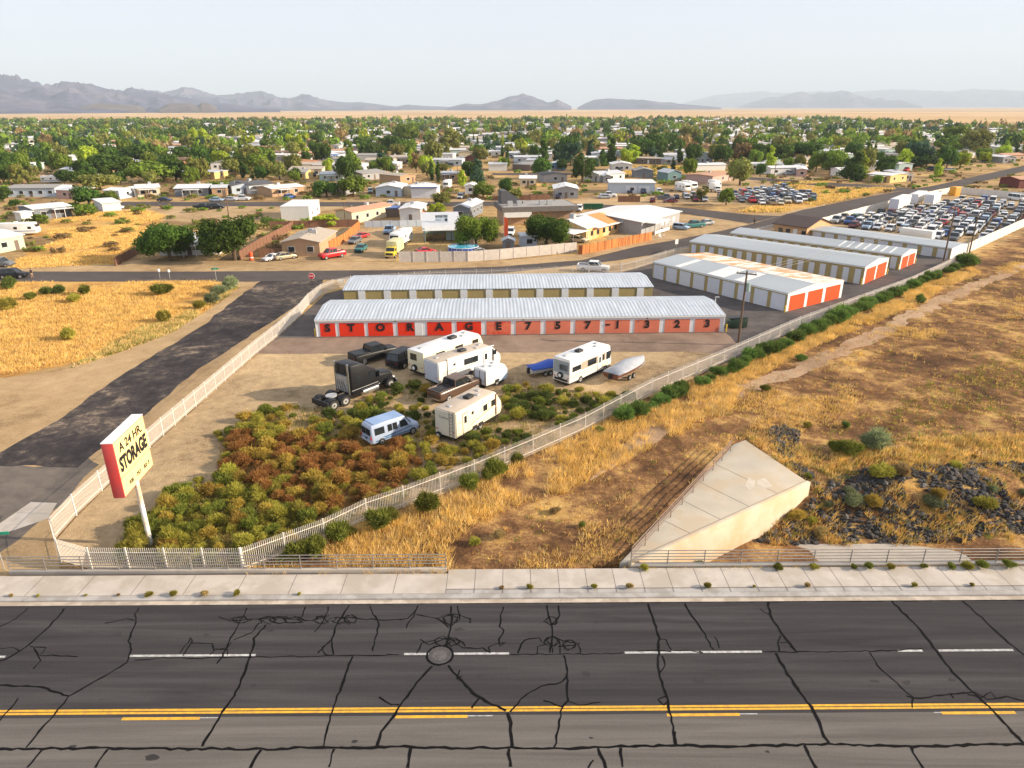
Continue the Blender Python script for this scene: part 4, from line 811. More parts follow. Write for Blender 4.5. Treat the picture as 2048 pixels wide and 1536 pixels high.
# ---- travel trailers
def rv(label, L, H, cm, roofm, sidew, rearm=None, front=.9, doors=(), wins=(), stripe=None, axles=(-.3, .6), zb=.55, W=2.4, ladder=False, spare=False, frontc=None, name='travel_trailer', cat='travel trailer', acx=.0, rearwin=None):
    r = thing(name, label, cat); h2 = L/2; w2 = W/2
    prof = [(-h2, zb), (h2-.25, zb), (h2, zb+.45), (h2-.05, zb+1.1), (h2-front, H-.15), (h2-front-.25, H), (-h2+.06, H), (-h2, H-.1)]
    MB().side(prof, -w2, w2, cm).build('body', cm, r, bevel=.06)
    MB().box(-h2+.02, h2-front-.2, -w2+.02, w2-.02, H-.01, H+.05, roofm).build('roof', roofm, r, bevel=.03)
    MB().box(-h2+.1, h2-.5, -w2+.1, w2-.1, zb-.22, zb+.02, DARKM).build('chassis', DARKM, r)
    if rearm: MB().box(-h2-.015, -h2+.01, -w2+.07, w2-.07, zb+.08, H-.12, rearm).build('rear_panel', rearm, r)
    if frontc: MB().box(h2-front-.2, h2-front+.05, -w2-.012, w2+.012, zb+.1, H-.25, frontc).build('front_band', frontc, r)
    MB().box(-h2+.06, -h2+.12, -w2-.012, w2+.012, zb+.05, H-.1, DARKM if frontc else cm).build('corner_trim', None, r)
    for s in (-1, 1):
        for (x0, x1, z0, z1) in (wins if s < 0 else wins[:2]):
            MB().box(x0, x1, s*w2-.03, s*w2+.025, zb+z0, zb+z1, GLASS).build('window', GLASS, r)
            
    for x0 in doors:
        d = MB().box(x0, x0+.72, -w2-.03, -w2+.02, zb+.10, zb+2.0, WHITE if cm is not CRM else cm).build('door', None, r, bevel=.01)
        MB().box(x0+.18, x0+.54, -w2-.04, -w2-.02, zb+1.05, zb+1.75, GLASS).build('window', GLASS, d)
        MB().box(x0-.04, x0+.76, -w2-.02, -w2+.01, zb+.06, zb+2.06, DARKM).build('door_frame', DARKM, d)
    if stripe:
        for (xa, za, xb, zc, th, mt) in stripe:
            for s in (-1, 1):
                MB().poly([(xa, s*(w2+.012), zb+za), (xb, s*(w2+.012), zb+zc), (xb, s*(w2+.012), zb+zc+th*1.6), (xa, s*(w2+.012), zb+za+th)], mt).build('stripe', mt, r)
    MB().box(acx-.45, acx+.45, -.35, .35, H+.03, H+.33, DARKM).build('ac_unit', DARKM, r, bevel=.08)
    for x, y in ((-h2+.9, .2), (h2-front-.9, .3), (h2-front-1.8, -.3)): MB().box(x-.2, x+.2, y-.2, y+.2, H+.04, H+.14, METAL).build('roof_vent', METAL, r, bevel=.02)
    for x in axles:
        for y in (-w2+.12, w2-.12): wheel_at(r, x, y, .36, .22)
        for s in (-1, 1):
            b = MB(); b.side([(x-.46, .42), (x+.46, .42), (x+.34, .80), (x-.34, .80)], s*(w2-.005)-.012, s*(w2-.005)+.012, DARKM); b.build('wheel_well', DARKM, r)
    for s in (-1, 1): MB().box(-h2-.03, -h2+.02, s*(w2-.25)-.08, s*(w2-.25)+.08, zb+.5, zb+.62, LAMPR).build('tail_light', LAMPR, r)
    b = MB(); b.bar((h2-.3, -.6, zb-.1), (h2+1.0, 0, zb-.1), .05, DARKM); b.bar((h2-.3, .6, zb-.1), (h2+1.0, 0, zb-.1), .05, DARKM); b.cyl((h2+.8, 0, .02), (h2+.8, 0, zb), .04, n=6, m=DARKM)
    b.build('hitch', DARKM, r)
    if ladder:
        b = MB()
        for y in (-w2+.25, -w2+.65): b.bar((-h2-.09, y, zb+.1), (-h2-.09, y, H+.1), .025, DARKM)
        for k in range(7): b.bar((-h2-.09, -w2+.25, zb+.35+k*.33), (-h2-.09, -w2+.65, zb+.35+k*.33), .02, DARKM)
        b.build('ladder', DARKM, r)
    if spare:
        z, y = spare; o = MB().cyl((-h2-.22, y, z), (-h2-.02, y, z), .36, n=18, m=BLACKR).build('spare_wheel', BLACKR, r, bevel=.03); MB().cyl((-h2-.24, y, z), (-h2-.12, y, z), .2, n=12, m=WHITE).build('rim', WHITE, o)
    if rearwin: MB().box(-h2-.03, -h2+.02, *rearwin, GLASS).build('rear_window', GLASS, r)
    return r
CRM = M('cream_siding', (.74, .66, .50), .5, .05, 1); CRM2 = M('tan_rubber_roof', (.50, .42, .34), .8, .1, 1); WSID = M('white_siding', (.78, .77, .74), .45, .05, 1); GRW = M('pale_rear_panel', (.55, .58, .66), .5, .04)
CRR = M('cream_rear_panel', (.58, .56, .48), .5, .05); YLC = M('yellowed_cream_siding', (.76, .70, .50), .5, .06, 1); WR = M('white_rv_roof', (.72, .72, .72), .6, .08, 1)
GRYS = M('grey_graphic', (.25, .24, .26), .5); TANS = M('tan_graphic', (.52, .36, .20), .5)
r = rv('beige travel trailer with rear ladder and twin axles beside the blue van', 7.1, 3.05, CRM, CRM2, None, CRR, .9, doors=(-2.5,), wins=((.6, 1.2, 1.15, 1.75), (1.85, 2.45, 1.2, 1.8), (-1.2, -.9, 1.5, 1.8)), stripe=[(-1.2, .9, 1.6, 1.9, .05, GRYS), (-1.4, .5, 2.6, 1.2, .07, TANS), (-.9, .35, 3.0, 1.0, .10, WSID), (-3.3, 1.4, -2.7, 1.3, .06, GRYS)], axles=(-.75, .15), ladder=True, spare=(.45, .75), frontc=M('maroon_band', (.10, .04, .03), .5), acx=-.1)
o = link('lettering', text_mesh('Catalina', .34, .004, .004, GRYS), r); o.rotation_euler = (0, 0, -pi/2); o.location = (-3.575, .15, 2.35)
print('beige', put(r, (912, 889), (1003, 834), 2.4, keepL=7.1))
r = rv('long white travel trailer with grey rear panel parked beside the cream camper', 9.0, 2.85, WSID, CRM2, None, GRW, 1.1, doors=(1.9,), wins=((-.9, 1.1, 1.15, 1.85), (3.3, 4.0-.15, 1.3, 1.85), (-2.4, -2.1, 1.5, 1.75)), stripe=[(-3.8, .95, -1.9, 1.1, .06, TANS), (-3.8, .8, -1.9, .6, .05, GRYS), (-2.9, .6, .8, 1.05, .05, GRYS), (.6, .9, 3.6, .9, .05, TANS)], axles=(.1, 1.0), frontc=M('dark_band', (.03, .025, .025), .5), acx=-.2)
MB().box(-3.3, -3.2, -1.23, -1.19, .75, 2.9, DARKM).build('awning_arm', DARKM, r); MB().cyl((-3.3, -1.26, 3.0), (3.4, -1.26, 3.0), .06, n=6, m=WSID).build('awning', WSID, r)
print('white', put(r, (877, 777), (1001, 735), 2.4, keepL=9.0))
r = rv('yellowed cream camper with white roof and rear window behind the long white trailer', 8.6, 2.75, YLC, WR, None, None, .5, doors=(), wins=((-2.6, -1.4, 1.3, 1.75), (.1, 1.2, 1.3, 1.75), (2.6, 3.5, 1.3, 1.75)), axles=(-.4, .4), spare=(.95, .1), rearwin=(-.2, .75, 1.75, 2.45), acx=.8)
put(r, (847, 757), (966, 711), 2.4, keepL=8.6)
r = rv('small white enclosed cargo trailer with double rear doors', 3.7, 2.25, WSID, WR, None, None, .35, doors=(), wins=(), axles=(.0,), zb=.42, W=2.0, name='cargo_trailer', cat='cargo trailer', acx=-9)
for c in list(r.children):
    if c.name.startswith('ac_unit'): bpy.data.objects.remove(c)
for y in (-.86, .02): MB().box(-1.88, -1.84, y, y+.84, .5, 2.08, GRW).build('rear_door', GRW, r); 
for y in (-.9, -.03, .84): MB().box(-1.9, -1.85, y, y+.06, .45, 2.12, DARKM).build('door_seal', DARKM, r)
LBLU = M('pale_blue_panel', (.42, .52, .62), .5); MB().poly([(.2, -1.015, .45), (1.75, -1.015, .48), (1.8, -1.015, 1.7), (1.2, -1.015, 1.2)], LBLU).build('graphic', LBLU, r)
put(r, (973, 780), (1016, 763), 2.0, keepL=3.7)
# ---- motorhome
r = rv('white and cream motorhome with spare wheel on its rear between two covered boats', 8.2, 3.2, WSID, WR, None, None, .35, doors=(1.35,), wins=((-3.6, -2.0, 1.25, 1.85), (-.7, 1.0, 1.2, 1.95), (2.25, 2.6, 1.2, 1.9)), stripe=[(-3.9, .75, 3.6, .75, .06, TANS), (-3.9, .45, 3.6, .45, .05, TANS), (-3.9, .60, 3.6, .60, .03, GRYS)], axles=(), zb=.45, name='motorhome', cat='motorhome', spare=(1.25, .05), rearwin=(-.95, .25, 1.85, 2.55), acx=-.9)
MB().box(-4.13, -4.10, -1.1, 1.1, 1.5, 2.95, M('grey_rear_panel', (.30, .34, .36), .5)).build('rear_panel', None, r)
MB().box(-4.16, -4.12, -.95, .95, .6, .85, DARKM).build('lamp_panel', DARKM, r)
MB().box(4.02, 4.13, -1.1, 1.1, 1.6, 2.75, GLASS).build('windshield', GLASS, r); MB().box(3.0, 3.85, -1.235, -1.19, 1.55, 2.5, GLASS).build('window', GLASS, r)
TPL = M('taupe_side_band', (.42, .34, .26), .5); MB().box(-1.9, 2.9, -1.212, -1.2, 1.55, 2.5, TPL).build('side_band', TPL, r)
MB().box(-4.0, 4.0, -1.215, 1.215, .42, .50, DARKM).build('skirt_edge', DARKM, r)
for x in (-2.0, 2.9):
    for y in (-1.1, 1.1): wheel_at(r, x, y, .42, .26)
put(r, (1139, 776), (1222, 739), 2.45, keepL=8.2)
# ---- covered boats
def boat(label, L, W, coverm, hullm, over=.0, z0=.7):
    r = thing('covered_boat', label, 'boat'); w2 = W/2; h2 = L/2
    xs_ = [-h2, -h2*.5, 0, h2*.4, h2*.7, h2*.9, h2]; ws = [w2*.92, w2, w2, w2*.88, w2*.62, w2*.30, .04]
    def s(x, w_): return [(x, 0, z0-.28+max(0, x-h2*.3)*.18), (x, w_*.8, z0-.05+max(0, x-h2*.3)*.14), (x, w_, z0+.45), (x, -w_, z0+.45), (x, -w_*.8, z0-.05+max(0, x-h2*.3)*.14)]
    MB().loft([s(x, w_) for x, w_ in zip(xs_, ws)], hullm).build('hull', hullm, r)
    hs_ = [.12, .22, .55, .42, .25, .18, .12]
    def c(x, w_, h): return [(x, w_*1.03, z0+.40), (x, w_*.98, z0+.50), (x, w_*.45, z0+.46+h), (x, 0, z0+.52+h), (x, -w_*.45, z0+.46+h), (x, -w_*.98, z0+.50), (x, -w_*1.03, z0+.40)]
    MB().loft([c(x, w_, h) for x, w_, h in zip(xs_, ws, hs_)], coverm).build('cover', coverm, r, smooth=True)
    b = MB()
    for y in (-.5, .5): b.bar((-h2*.8, y*1.2, .45), (h2*.6, y, .45), .05, METAL); b.bar((h2*.6, y, .45), (h2*1.15, 0, .5), .05, METAL)
    b.bar((h2*1.0, 0, .5), (h2*1.0, 0, .05), .04, METAL)
    for x in (-h2*.6, -h2*.1, h2*.4): b.bar((x, -.7, .48), (x, .7, .48), .05, METAL)
    b.build('trailer_frame', METAL, r)
    for x in (-h2*.38, -h2*.12):
        for y in (-w2*.95, w2*.95): wheel_at(r, x, y, .31, .2)
    MB().box(-h2-.28, -h2+.02, -.18, .18, z0-.2, z0+.5, DARKM).build('outboard_motor', DARKM, r, bevel=.05)
    return r
SCOV = M('silver_tarp', (.36, .38, .42), .4, .12, 2, bump=.02, bscale=5); BTARP = M('blue_tarp', (.02, .08, .42), .45, .1, 2, bump=.03, bscale=4); HULLM = M('maroon_hull', (.16, .06, .04), .35); HW = M('white_hull', (.5, .5, .5), .4)
r = boat('motor boat under a silver cover on a trailer beside the diagonal fence', 7.0, 2.3, SCOV, HULLM, z0=.75); put(r, (1238, 772), (1303, 737), 2.3, keepL=7.0)
r = boat('small boat under a bright blue tarp on the left of the motorhome', 5.2, 2.0, BTARP, HW, z0=.55); put(r, (1100, 757), (1130, 728), 2.0, keepL=5.2)
r.location = G(1098, 745, .015); r.rotation_euler = (0, 0, rad(25)); r.scale = (1, 1, 1)
# ---- pickups and suv
r = car('pickup', PT['black'], 'black pickup truck with bed cover parked nearest the apron behind the black cab', lift=.12); put(r, (712, 735), (800, 712), 2.0, keepL=5.75); MB().box(-2.75, -.9, -.85, .85, 1.30, 1.42, PT['black']).build('bed_cover', PT['black'], r)
r = car('suv', PT['black'], 'black sport utility vehicle between the black pickup and the cream camper', lift=.1); put(r, (798, 744), (850, 716), 1.95, keepL=4.8)
r = car('pickup', PT['brown'], 'dark brown crew cab pickup tucked behind the beige travel trailer', lift=.1); put(r, (880, 812), (966, 776), 2.0, keepL=5.75)
r = car('pickup', PT['white'], 'white pickup truck stopped behind the yard gate', lift=.05); put(r, (1153, 543), (1217, 546.5), 2.0, keepL=5.75)
# ---- semi truck
BK = PT['black']; r = thing('semi_truck', 'black semi tractor with sleeper cab and bare tandem axles', 'semi truck')
b = MB()
for y in (-.42, .42): b.box(-3.9, 3.2, y-.05, y+.05, .72, .98, DARKM)
b.box(-3.95, -3.85, -1.2, 1.2, .45, .98, DARKM); b.build('frame', DARKM, r)
b = MB(); b.cyl((-2.75, 0, 1.0), (-2.75, 0, 1.12), .5, n=20, m=METAL); b.build('fifth_wheel', METAL, r)
for x in (-3.3, -2.1):
    for s in (-1, 1):
        wheel_at(r, x, s*.92, .50, .5)
        b = MB(); n = 8; q0 = [( x+.62*cos(pi*k/n), .52+.60*sin(pi*k/n)) for k in range(1, n)]
        b.loft([[(xx, s*.92-.27, zz) for xx, zz in q0]+[(x+(xx-x)*.93, s*.92-.27, .52+(zz-.52)*.93) for xx, zz in q0[::-1]], [(xx, s*.92+.27, zz) for xx, zz in q0]+[(x+(xx-x)*.93, s*.92+.27, .52+(zz-.52)*.93) for xx, zz in q0[::-1]]], BK); b.build('fender', BK, r)
for s in (-1, 1): wheel_at(r, 2.95, s*1.0, .50, .32)
MB().side([(-1.35, .75), (1.65, .75), (1.65, 1.9), (1.25, 2.75), (.65, 3.15), (.2, 3.55), (-.3, 3.75), (-1.35, 3.8)], -1.18, 1.18, BK).build('sleeper_cab', BK, r, bevel=.10)
def hs(x, w_, z0, z1): return [(x, -w_, z0), (x, -w_, z1-.25), (x, -w_*.75, z1), (x, w_*.75, z1), (x, w_, z1-.25), (x, w_, z0)]
MB().loft([hs(1.6, .85, .7, 2.0), hs(2.6, .75, .7, 1.82), hs(3.45, .66, .65, 1.65), hs(3.62, .60, .7, 1.45)], BK).build('hood', BK, r, bevel=.05)
MB().box(3.56, 3.66, -.48, .48, .8, 1.45, CHROME).build('grille', CHROME, r); MB().box(3.5, 3.78, -1.15, 1.15, .42, .75, CHROME).build('bumper', CHROME, r, bevel=.05)
for s in (-1, 1):
    x = 2.95; n = 8; q0 = [(x+.66*cos(pi*k/n), .55+.64*sin(pi*k/n)) for k in range(0, n+1)]
    b = MB(); b.loft([[(xx, s*.70, zz) for xx, zz in q0]+[(x, s*.70, .8)], [(xx, s*1.2, zz) for xx, zz in q0]+[(x, s*1.2, .95)]], BK); 
    b2 = MB(); b2.loft([[(xx, s*.66, zz) for xx, zz in q0]+[(x+(xx-x)*.88, s*.66, .55+(zz-.55)*.88) for xx, zz in q0[::-1]], [(xx, s*1.2, zz) for xx, zz in q0]+[(x+(xx-x)*.88, s*1.2, .55+(zz-.55)*.88) for xx, zz in q0[::-1]]], BK); b2.build('fender', BK, r)
    MB().cyl((-.2, s*.95, .68), (1.5, s*.95, .68), .33, n=16, m=CHROME).build('fuel_tank', CHROME, r); MB().box(-.3, 1.7, s*1.0-.18, s*1.0+.18, 1.0, 1.06, METAL).build('step', METAL, r)
    MB().cyl((-1.5, s*.95, .9), (-1.5, s*.95, 4.0), .085, n=10, m=CHROME).build('exhaust_stack', CHROME, r)
    q = [(.55, s*1.195, 1.95), (1.45, s*1.195, 1.95), (1.22, s*1.195, 2.6), (.55, s*1.195, 2.65)]; MB().poly(q, GLASS).build('window', GLASS, r); MB().box(-.75, -.25, s*1.19-.01, s*1.19+.01, 2.1, 2.5, GLASS).build('sleeper_window', GLASS, r)
    MB().box(1.45, 1.55, s*1.2+(0 if s > 0 else -.3), s*1.2+(.3 if s > 0 else 0), 1.9, 2.5, DARKM).build('mirror', DARKM, r); MB().box(3.35, 3.55, s*.95-.13, s*.95+.13, .95, 1.15, LAMPW).build('headlight', LAMPW, r, bevel=.03)
    MB().box(-1.4, 1.5, s*1.19-.012, s*1.19+.012, 1.25, 1.30, METAL).build('stripe', METAL, r)
q = [(1.70, -1.0, 2.0), (1.70, 1.0, 2.0), (1.30, .98, 2.72), (1.30, -.98, 2.72)]; MB().loft([q, [(x+.03, y, z+.02) for x, y, z in q]], GLASS).build('windshield', GLASS, r)
PANEL = M('headache_rack', (.42, .42, .42), .4, .2, 3, metal=.4); MB().box(-1.55, -1.38, -.85, .85, 1.1, 2.7, PANEL).build('headache_rack', PANEL, r)
for k in range(4): MB().bar((-1.6, -.7+k*.4, 1.0), (-1.75, -.5+k*.3, 2.3), .03, DARKM).build('air_hose', DARKM, r)
a = G(668, 821); b_ = G(781, 776); d = b_-a; k = d.length/6.25; n = Vector((-d.y, d.x, 0)).normalized()*1.15
c = a.lerp(b_, .5)+n; r.rotation_euler = (0, 0, ang(a, b_)); r.scale = (k, min(k, 1.1), min(k, 1.08)); dd = d.normalized(); c = c+dd*(.175*k); r.location = (c.x, c.y, .015); print('semi k', k)
# ================================================================ street and yard vehicles (small)
HD = rad
def at(px, deg, kind, col, label, full=False, **kw):
    r = car(kind, PT[col], label, full=full, **kw); p = G(*px); r.location = (p.x, p.y, .02); r.rotation_euler = (0, 0, rad(deg)); return r
for px, deg, kind, col, lab in [
    ((545, 520), -125, 'coupe', 'white', 'white low coupe in front of the tan stucco house'), ((571, 518), 42, 'sedan', 'tan', 'tan sedan beside the white coupe in front of the tan stucco house'), ((665, 516), -135, 'pickup', 'red', 'bright red lifted pickup in front of the orange lit fence'),
    ((710, 486), -100, 'sedan', 'grey', 'dark sedan behind the tan house wooden fence'), ((722, 502), -95, 'sedan', 'teal', 'dark teal sedan between the red pickup and the yellow box truck'), ((723, 476), -120, 'coupe', 'red', 'red car parked at the back of the yellow grass lot'), ((779, 466), -95, 'pickup', 'lightblue', 'pale old pickup in the yard behind the white camper'), ((852, 506), 25, 'coupe', 'red', 'red coupe just behind the corrugated fence by the pool'),
    ((962, 508), 10, 'coupe', 'silver', 'silver car mostly hidden behind the corrugated fence right of the pool'), ((1021, 470), -95, 'suv', 'white', 'white truck in shade under the dark carport'), ((1156, 484), -28, 'sedan', 'cream', 'cream sedan beside the yellow siding house'), ((1362, 459), -35, 'hatch', 'lightblue', 'pale blue boxy hatchback in front of the white roofed building'),
    ((1388, 455), -160, 'pickup', 'teal', 'dark teal pickup parked right of the pale blue hatchback'), ((1410, 450), -160, 'sedan', 'silver', 'silver sedan half hidden behind the teal pickup'), ((1158, 422), -100, 'suv', 'white', 'white car behind the dark flat roofed building'), ((1224, 428), 15, 'sedan', 'red', 'red sedan alone on the dirt lot behind the white roofed building'),
    ((1208, 397), 180, 'sedan', 'silver', 'silver sedan parked in front of the white pickup at the repair shop'), ((1216, 394), 0, 'pickup', 'white', 'white pickup behind the silver sedan at the repair shop'), ((1258, 386), -90, 'suv', 'navy', 'navy car at the left bay of the repair shop'), ((1286, 387), -90, 'suv', 'navy', 'navy car at the right bay of the repair shop'), ((1318, 387), -90, 'suv', 'white', 'white sport utility vehicle at the right end of the repair shop'),
    ((1305, 404), 80, 'sedan', 'maroon', 'maroon car parked beside the brown wall by the second street'), ((1332, 399), -15, 'pickup', 'grey', 'dark grey pickup at the left end of the salvage lot'), ((1340, 405), 180, 'sedan', 'maroon', 'dark maroon sedan in front of the dark grey pickup'), ((1117, 397), 80, 'sedan', 'navy', 'navy car beside the grey house with white roof'),
    ((782, 412), 180, 'pickup', 'white', 'white pickup parked by the second street'), ((580, 397), 60, 'hatch', 'blue', 'blue hatchback by the beige porch house'), ((330, 403), 0, 'sedan', 'navy', 'dark navy sedan on the second street'), ((434, 403), 0, 'sedan', 'lightblue', 'pale car left of the white pickup on the second street'), ((484, 401), 0, 'pickup', 'white', 'white pickup parked in front of the grey blue house'), ((462, 402), 0, 'sedan', 'silver', 'silver car touching the white pickup on the second street'),
    ((407, 419), 0, 'pickup', 'black', 'black pickup on the dirt lot below the second street'), ((433, 418), 10, 'suv', 'black', 'dark vehicle right of the black pickup on the dirt lot'), ((233, 418), 15, 'sedan', 'white', 'white sedan at the end of the carport'), ((28, 556), 10, 'suv', 'black', 'black sport utility vehicle with raised tailgate on the upper street'), ((3, 533), 0, 'suv', 'grey', 'grey vehicle at the far left edge by the upper street'),
    ((921, 397), -95, 'suv', 'silver', 'silver car beside the yellow bush on the second street'), ((741, 386), -80, 'pickup', 'silver', 'silver pickup left of the white gabled house'), ((1899, 342), 165, 'sedan', 'white', 'white sedan by the lime tree near the far diagonal street'), ((2033, 401), -70, 'van', 'white', 'white van alone at the far right of the car yard'), ((1068, 338), -90, 'pickup', 'navy', 'dark pickup beside the long dark house'), ((1153, 342), -70, 'suv', 'grey', 'grey car by the round green tree on the third street'), ((1239, 342), -60, 'suv', 'grey', 'grey car at the white gabled house on the third street'), ((1578, 350), 20, 'pickup', 'silver', 'silver pickup beside the pink mobile home'), ((1870, 297), 0, 'suv', 'grey', 'dark van among the far houses on the right'), ((628, 352), 10, 'sedan', 'silver', 'silver car below the white blue trimmed house')]:
    at(px, deg, kind, col, lab, full=px[1] > 495, lift=.15 if 'lifted' in lab else 0)
# box truck, campers, semi trailers
def boxtruck(label, px, deg, boxm, cabm, L=7):
    r = thing('box_truck', label, 'box truck', G(*px), rad(deg))
    MB().box(-L/2, L/2-2.0, -1.15, 1.15, .95, 3.2, boxm).build('cargo_box', boxm, r, bevel=.04)
    MB().side([(L/2-1.95, .5), (L/2, .5), (L/2, 1.25), (L/2-.75, 1.4), (L/2-1.1, 2.15), (L/2-1.95, 2.2)], -1.0, 1.0, cabm).build('cab', cabm, r, bevel=.05)
    q = [(L/2-.73, -.9, 1.42), (L/2-.73, .9, 1.42), (L/2-1.07, .86, 2.08), (L/2-1.07, -.86, 2.08)]; MB().loft([q, [(x+.03, y, z+.01) for x, y, z in q]], GLASS).build('windshield', GLASS, r)
    for s in (-1, 1): MB().box(L/2-1.8, L/2-1.0, s*1.0-.015, s*1.0+.015, 1.4, 1.95, GLASS).build('window', GLASS, r)
    MB().box(L/2-.02, L/2+.04, -.75, .75, .75, 1.15, DARKM).build('grille', DARKM, r); MB().box(L/2, L/2+.12, -.98, .98, .45, .65, CHROME).build('bumper', CHROME, r)
    for x in (-L/2+1.6, L/2-.8):
        for y in (-.95, .95): wheel_at(r, x, y, .42, .3, False)
    MB().box(-L/2+.1, L/2-.3, -.5, .5, .55, .95, DARKM).build('chassis', DARKM, r)
boxtruck('yellow cab box truck with cream cargo box beside the corrugated fence', (789, 511), -98, M('box_cream', (.62, .58, .32), .5), PT['yellow'])
boxtruck('white tow truck sized box truck in the salvage lot', (1430, 384), -80, WSID, WSID, 6)
def small_rv(label, px, deg, L=7, H=3, W=2.4, body=WSID, name='travel_trailer', cat='camper', stripe=None, group=None):
    r = thing(name, label, cat, G(*px), rad(deg), group); h2 = L/2
    MB().side([(-h2, .5), (h2-.2, .5), (h2, 1.0), (h2-.1, 1.9), (h2-.7, H-.1), (h2-.95, H), (-h2, H)], -W/2, W/2, body).build('body', body, r, bevel=.08)
    for s in (-1, 1):
        for x0 in (-h2+.6, -.3, h2-1.9): MB().box(x0, x0+.8, s*W/2-.02, s*W/2+.02, 1.55, 2.15, GLASS).build('window', GLASS, r)
        MB().box(-h2+.1, h2-.3, s*W/2-.015, s*W/2+.015, 1.0, 1.18, stripe or M('rv_stripe_blue', (.10, .18, .35), .5)).build('stripe', None, r)
    MB().box(h2-.62, h2-.05, -W*.38, W*.38, 1.95, 2.6, GLASS, rz=0).build('front_window', GLASS, r)
    MB().box(-.4, .4, -.35, .35, H, H+.28, WSID).build('ac_unit', WSID, r)
    for x in (-.5, .5):
        for y in (-W/2+.1, W/2-.1): wheel_at(r, x, y, .36, .22, False)
    return r
small_rv('white motorhome with dark side windows behind the yellow box truck', (803, 488), -102, 9, 3.1, name='motorhome', cat='motorhome')
small_rv('white and blue camper trailer at the far left edge', (38, 470), 10, 9.5, 3)
small_rv('white camper parked behind the light blue long house at far left', (106, 366), 5, 8, 3)
small_rv('white boxy camper parked end on beside the garage with blue trim', (895, 378), -95, 7.5, 3.3)
for i, (px, d, L) in enumerate((((1365, 383), -75, 8), ((1378, 380), -75, 8.5), ((1428, 378), -80, 7))): small_rv(('left white fifth wheel camper at the back of the salvage lot', 'middle white fifth wheel camper at the back of the salvage lot', 'right white camper behind the white box truck')[i], px, d, L, 3.2, group='campers behind the salvage lot')
small_rv('white camper in the sandy lot beside the red shed', (927, 325), 10, 8, 3.2)
def semitrailer(label, px, deg, L, group='white trailers in the car yard'):
    r = thing('semi_trailer', label, 'semi trailer', G(*px), rad(deg), group)
    MB().box(-L/2, L/2, -1.28, 1.28, 1.15, 4.05, WSID).build('cargo_box', WSID, r, bevel=.04)
    for y in (-1.2, .02): MB().box(-L/2-.03, -L/2+.01, y, y+1.18, 1.25, 3.95, GRW).build('rear_door', GRW, r)
    MB().box(-L/2+.3, L/2-.3, -.5, .5, .85, 1.15, DARKM).build('chassis', DARKM, r)
    for x in (-L/2+1.2, -L/2+2.4):
        for y in (-1.1, 1.1): wheel_at(r, x, y, .5, .3, False)
    for y in (-.8, .8): MB().box(L/2-3, L/2-2.85, y-.08, y+.08, .05, 1.15, DARKM).build('landing_leg', DARKM, r)
semitrailer('largest white semi trailer at the left edge of the car yard', (1797, 421), 50, 15); semitrailer('white semi trailer just behind the largest trailer in the car yard', (1832, 411), 50, 12); semitrailer('low white box trailer right of the largest trailer in the car yard', (1862, 413), 50, 11)
semitrailer('white box trailer against the back of the farthest storage row', (1832, 480), 128, 9)
bpy.context.view_layer.update()
for o in COL.objects:
    if o.get('label') == 'white box trailer against the back of the farthest storage row': o.scale = (.8, .8, .62)
# ================================================================ neighbourhood
def HM(n, c, r=.8, **k): return M(n, c, r, .08, 1.5, **k)
HW_ = {'white': HM('house_white', (.66, .66, .64)), 'cream': HM('house_cream', (.62, .52, .36)), 'blue': HM('house_blue', (.10, .25, .45)), 'pale': HM('house_pale_blue', (.45, .52, .60)), 'grey': HM('house_grey', (.32, .32, .33)), 'tan': HM('house_tan', (.42, .27, .16)), 'pink': HM('house_pink', (.50, .33, .29)), 'green': HM('house_pale_green', (.45, .50, .38)), 'teal': HM('house_teal', (.14, .24, .25)), 'yellow': HM('house_yellow', (.62, .45, .18)), 'brick': HM('house_dark_red', (.14, .035, .03)), 'slate': HM('house_slate', (.17, .19, .22)), 'brown': HM('house_brown', (.16, .12, .10)), 'mint': HM('house_mint', (.40, .52, .50))}
RF = {'white': HM('roof_white', (.72, .72, .72), .6, wave=1.5, wdir='X', wd=.02), 'grey': HM('roof_grey', (.30, .29, .28), .9, bump=.02), 'dark': HM('roof_dark', (.09, .09, .10), .9), 'tan': HM('roof_tan', (.42, .36, .29), .9, bump=.02), 'salmon': HM('roof_salmon', (.48, .27, .17), .8), 'orange': HM('roof_orange', (.50, .20, .08), .9), 'blue': HM('roof_blue', (.10, .18, .45), .6), 'silver': HM('roof_silver', (.52, .54, .57), .5), 'brown': HM('roof_brown', (.22, .16, .12), .9)}
WTRIM = HM('window_trim_white', (.70, .70, .68)); HOUSES = []
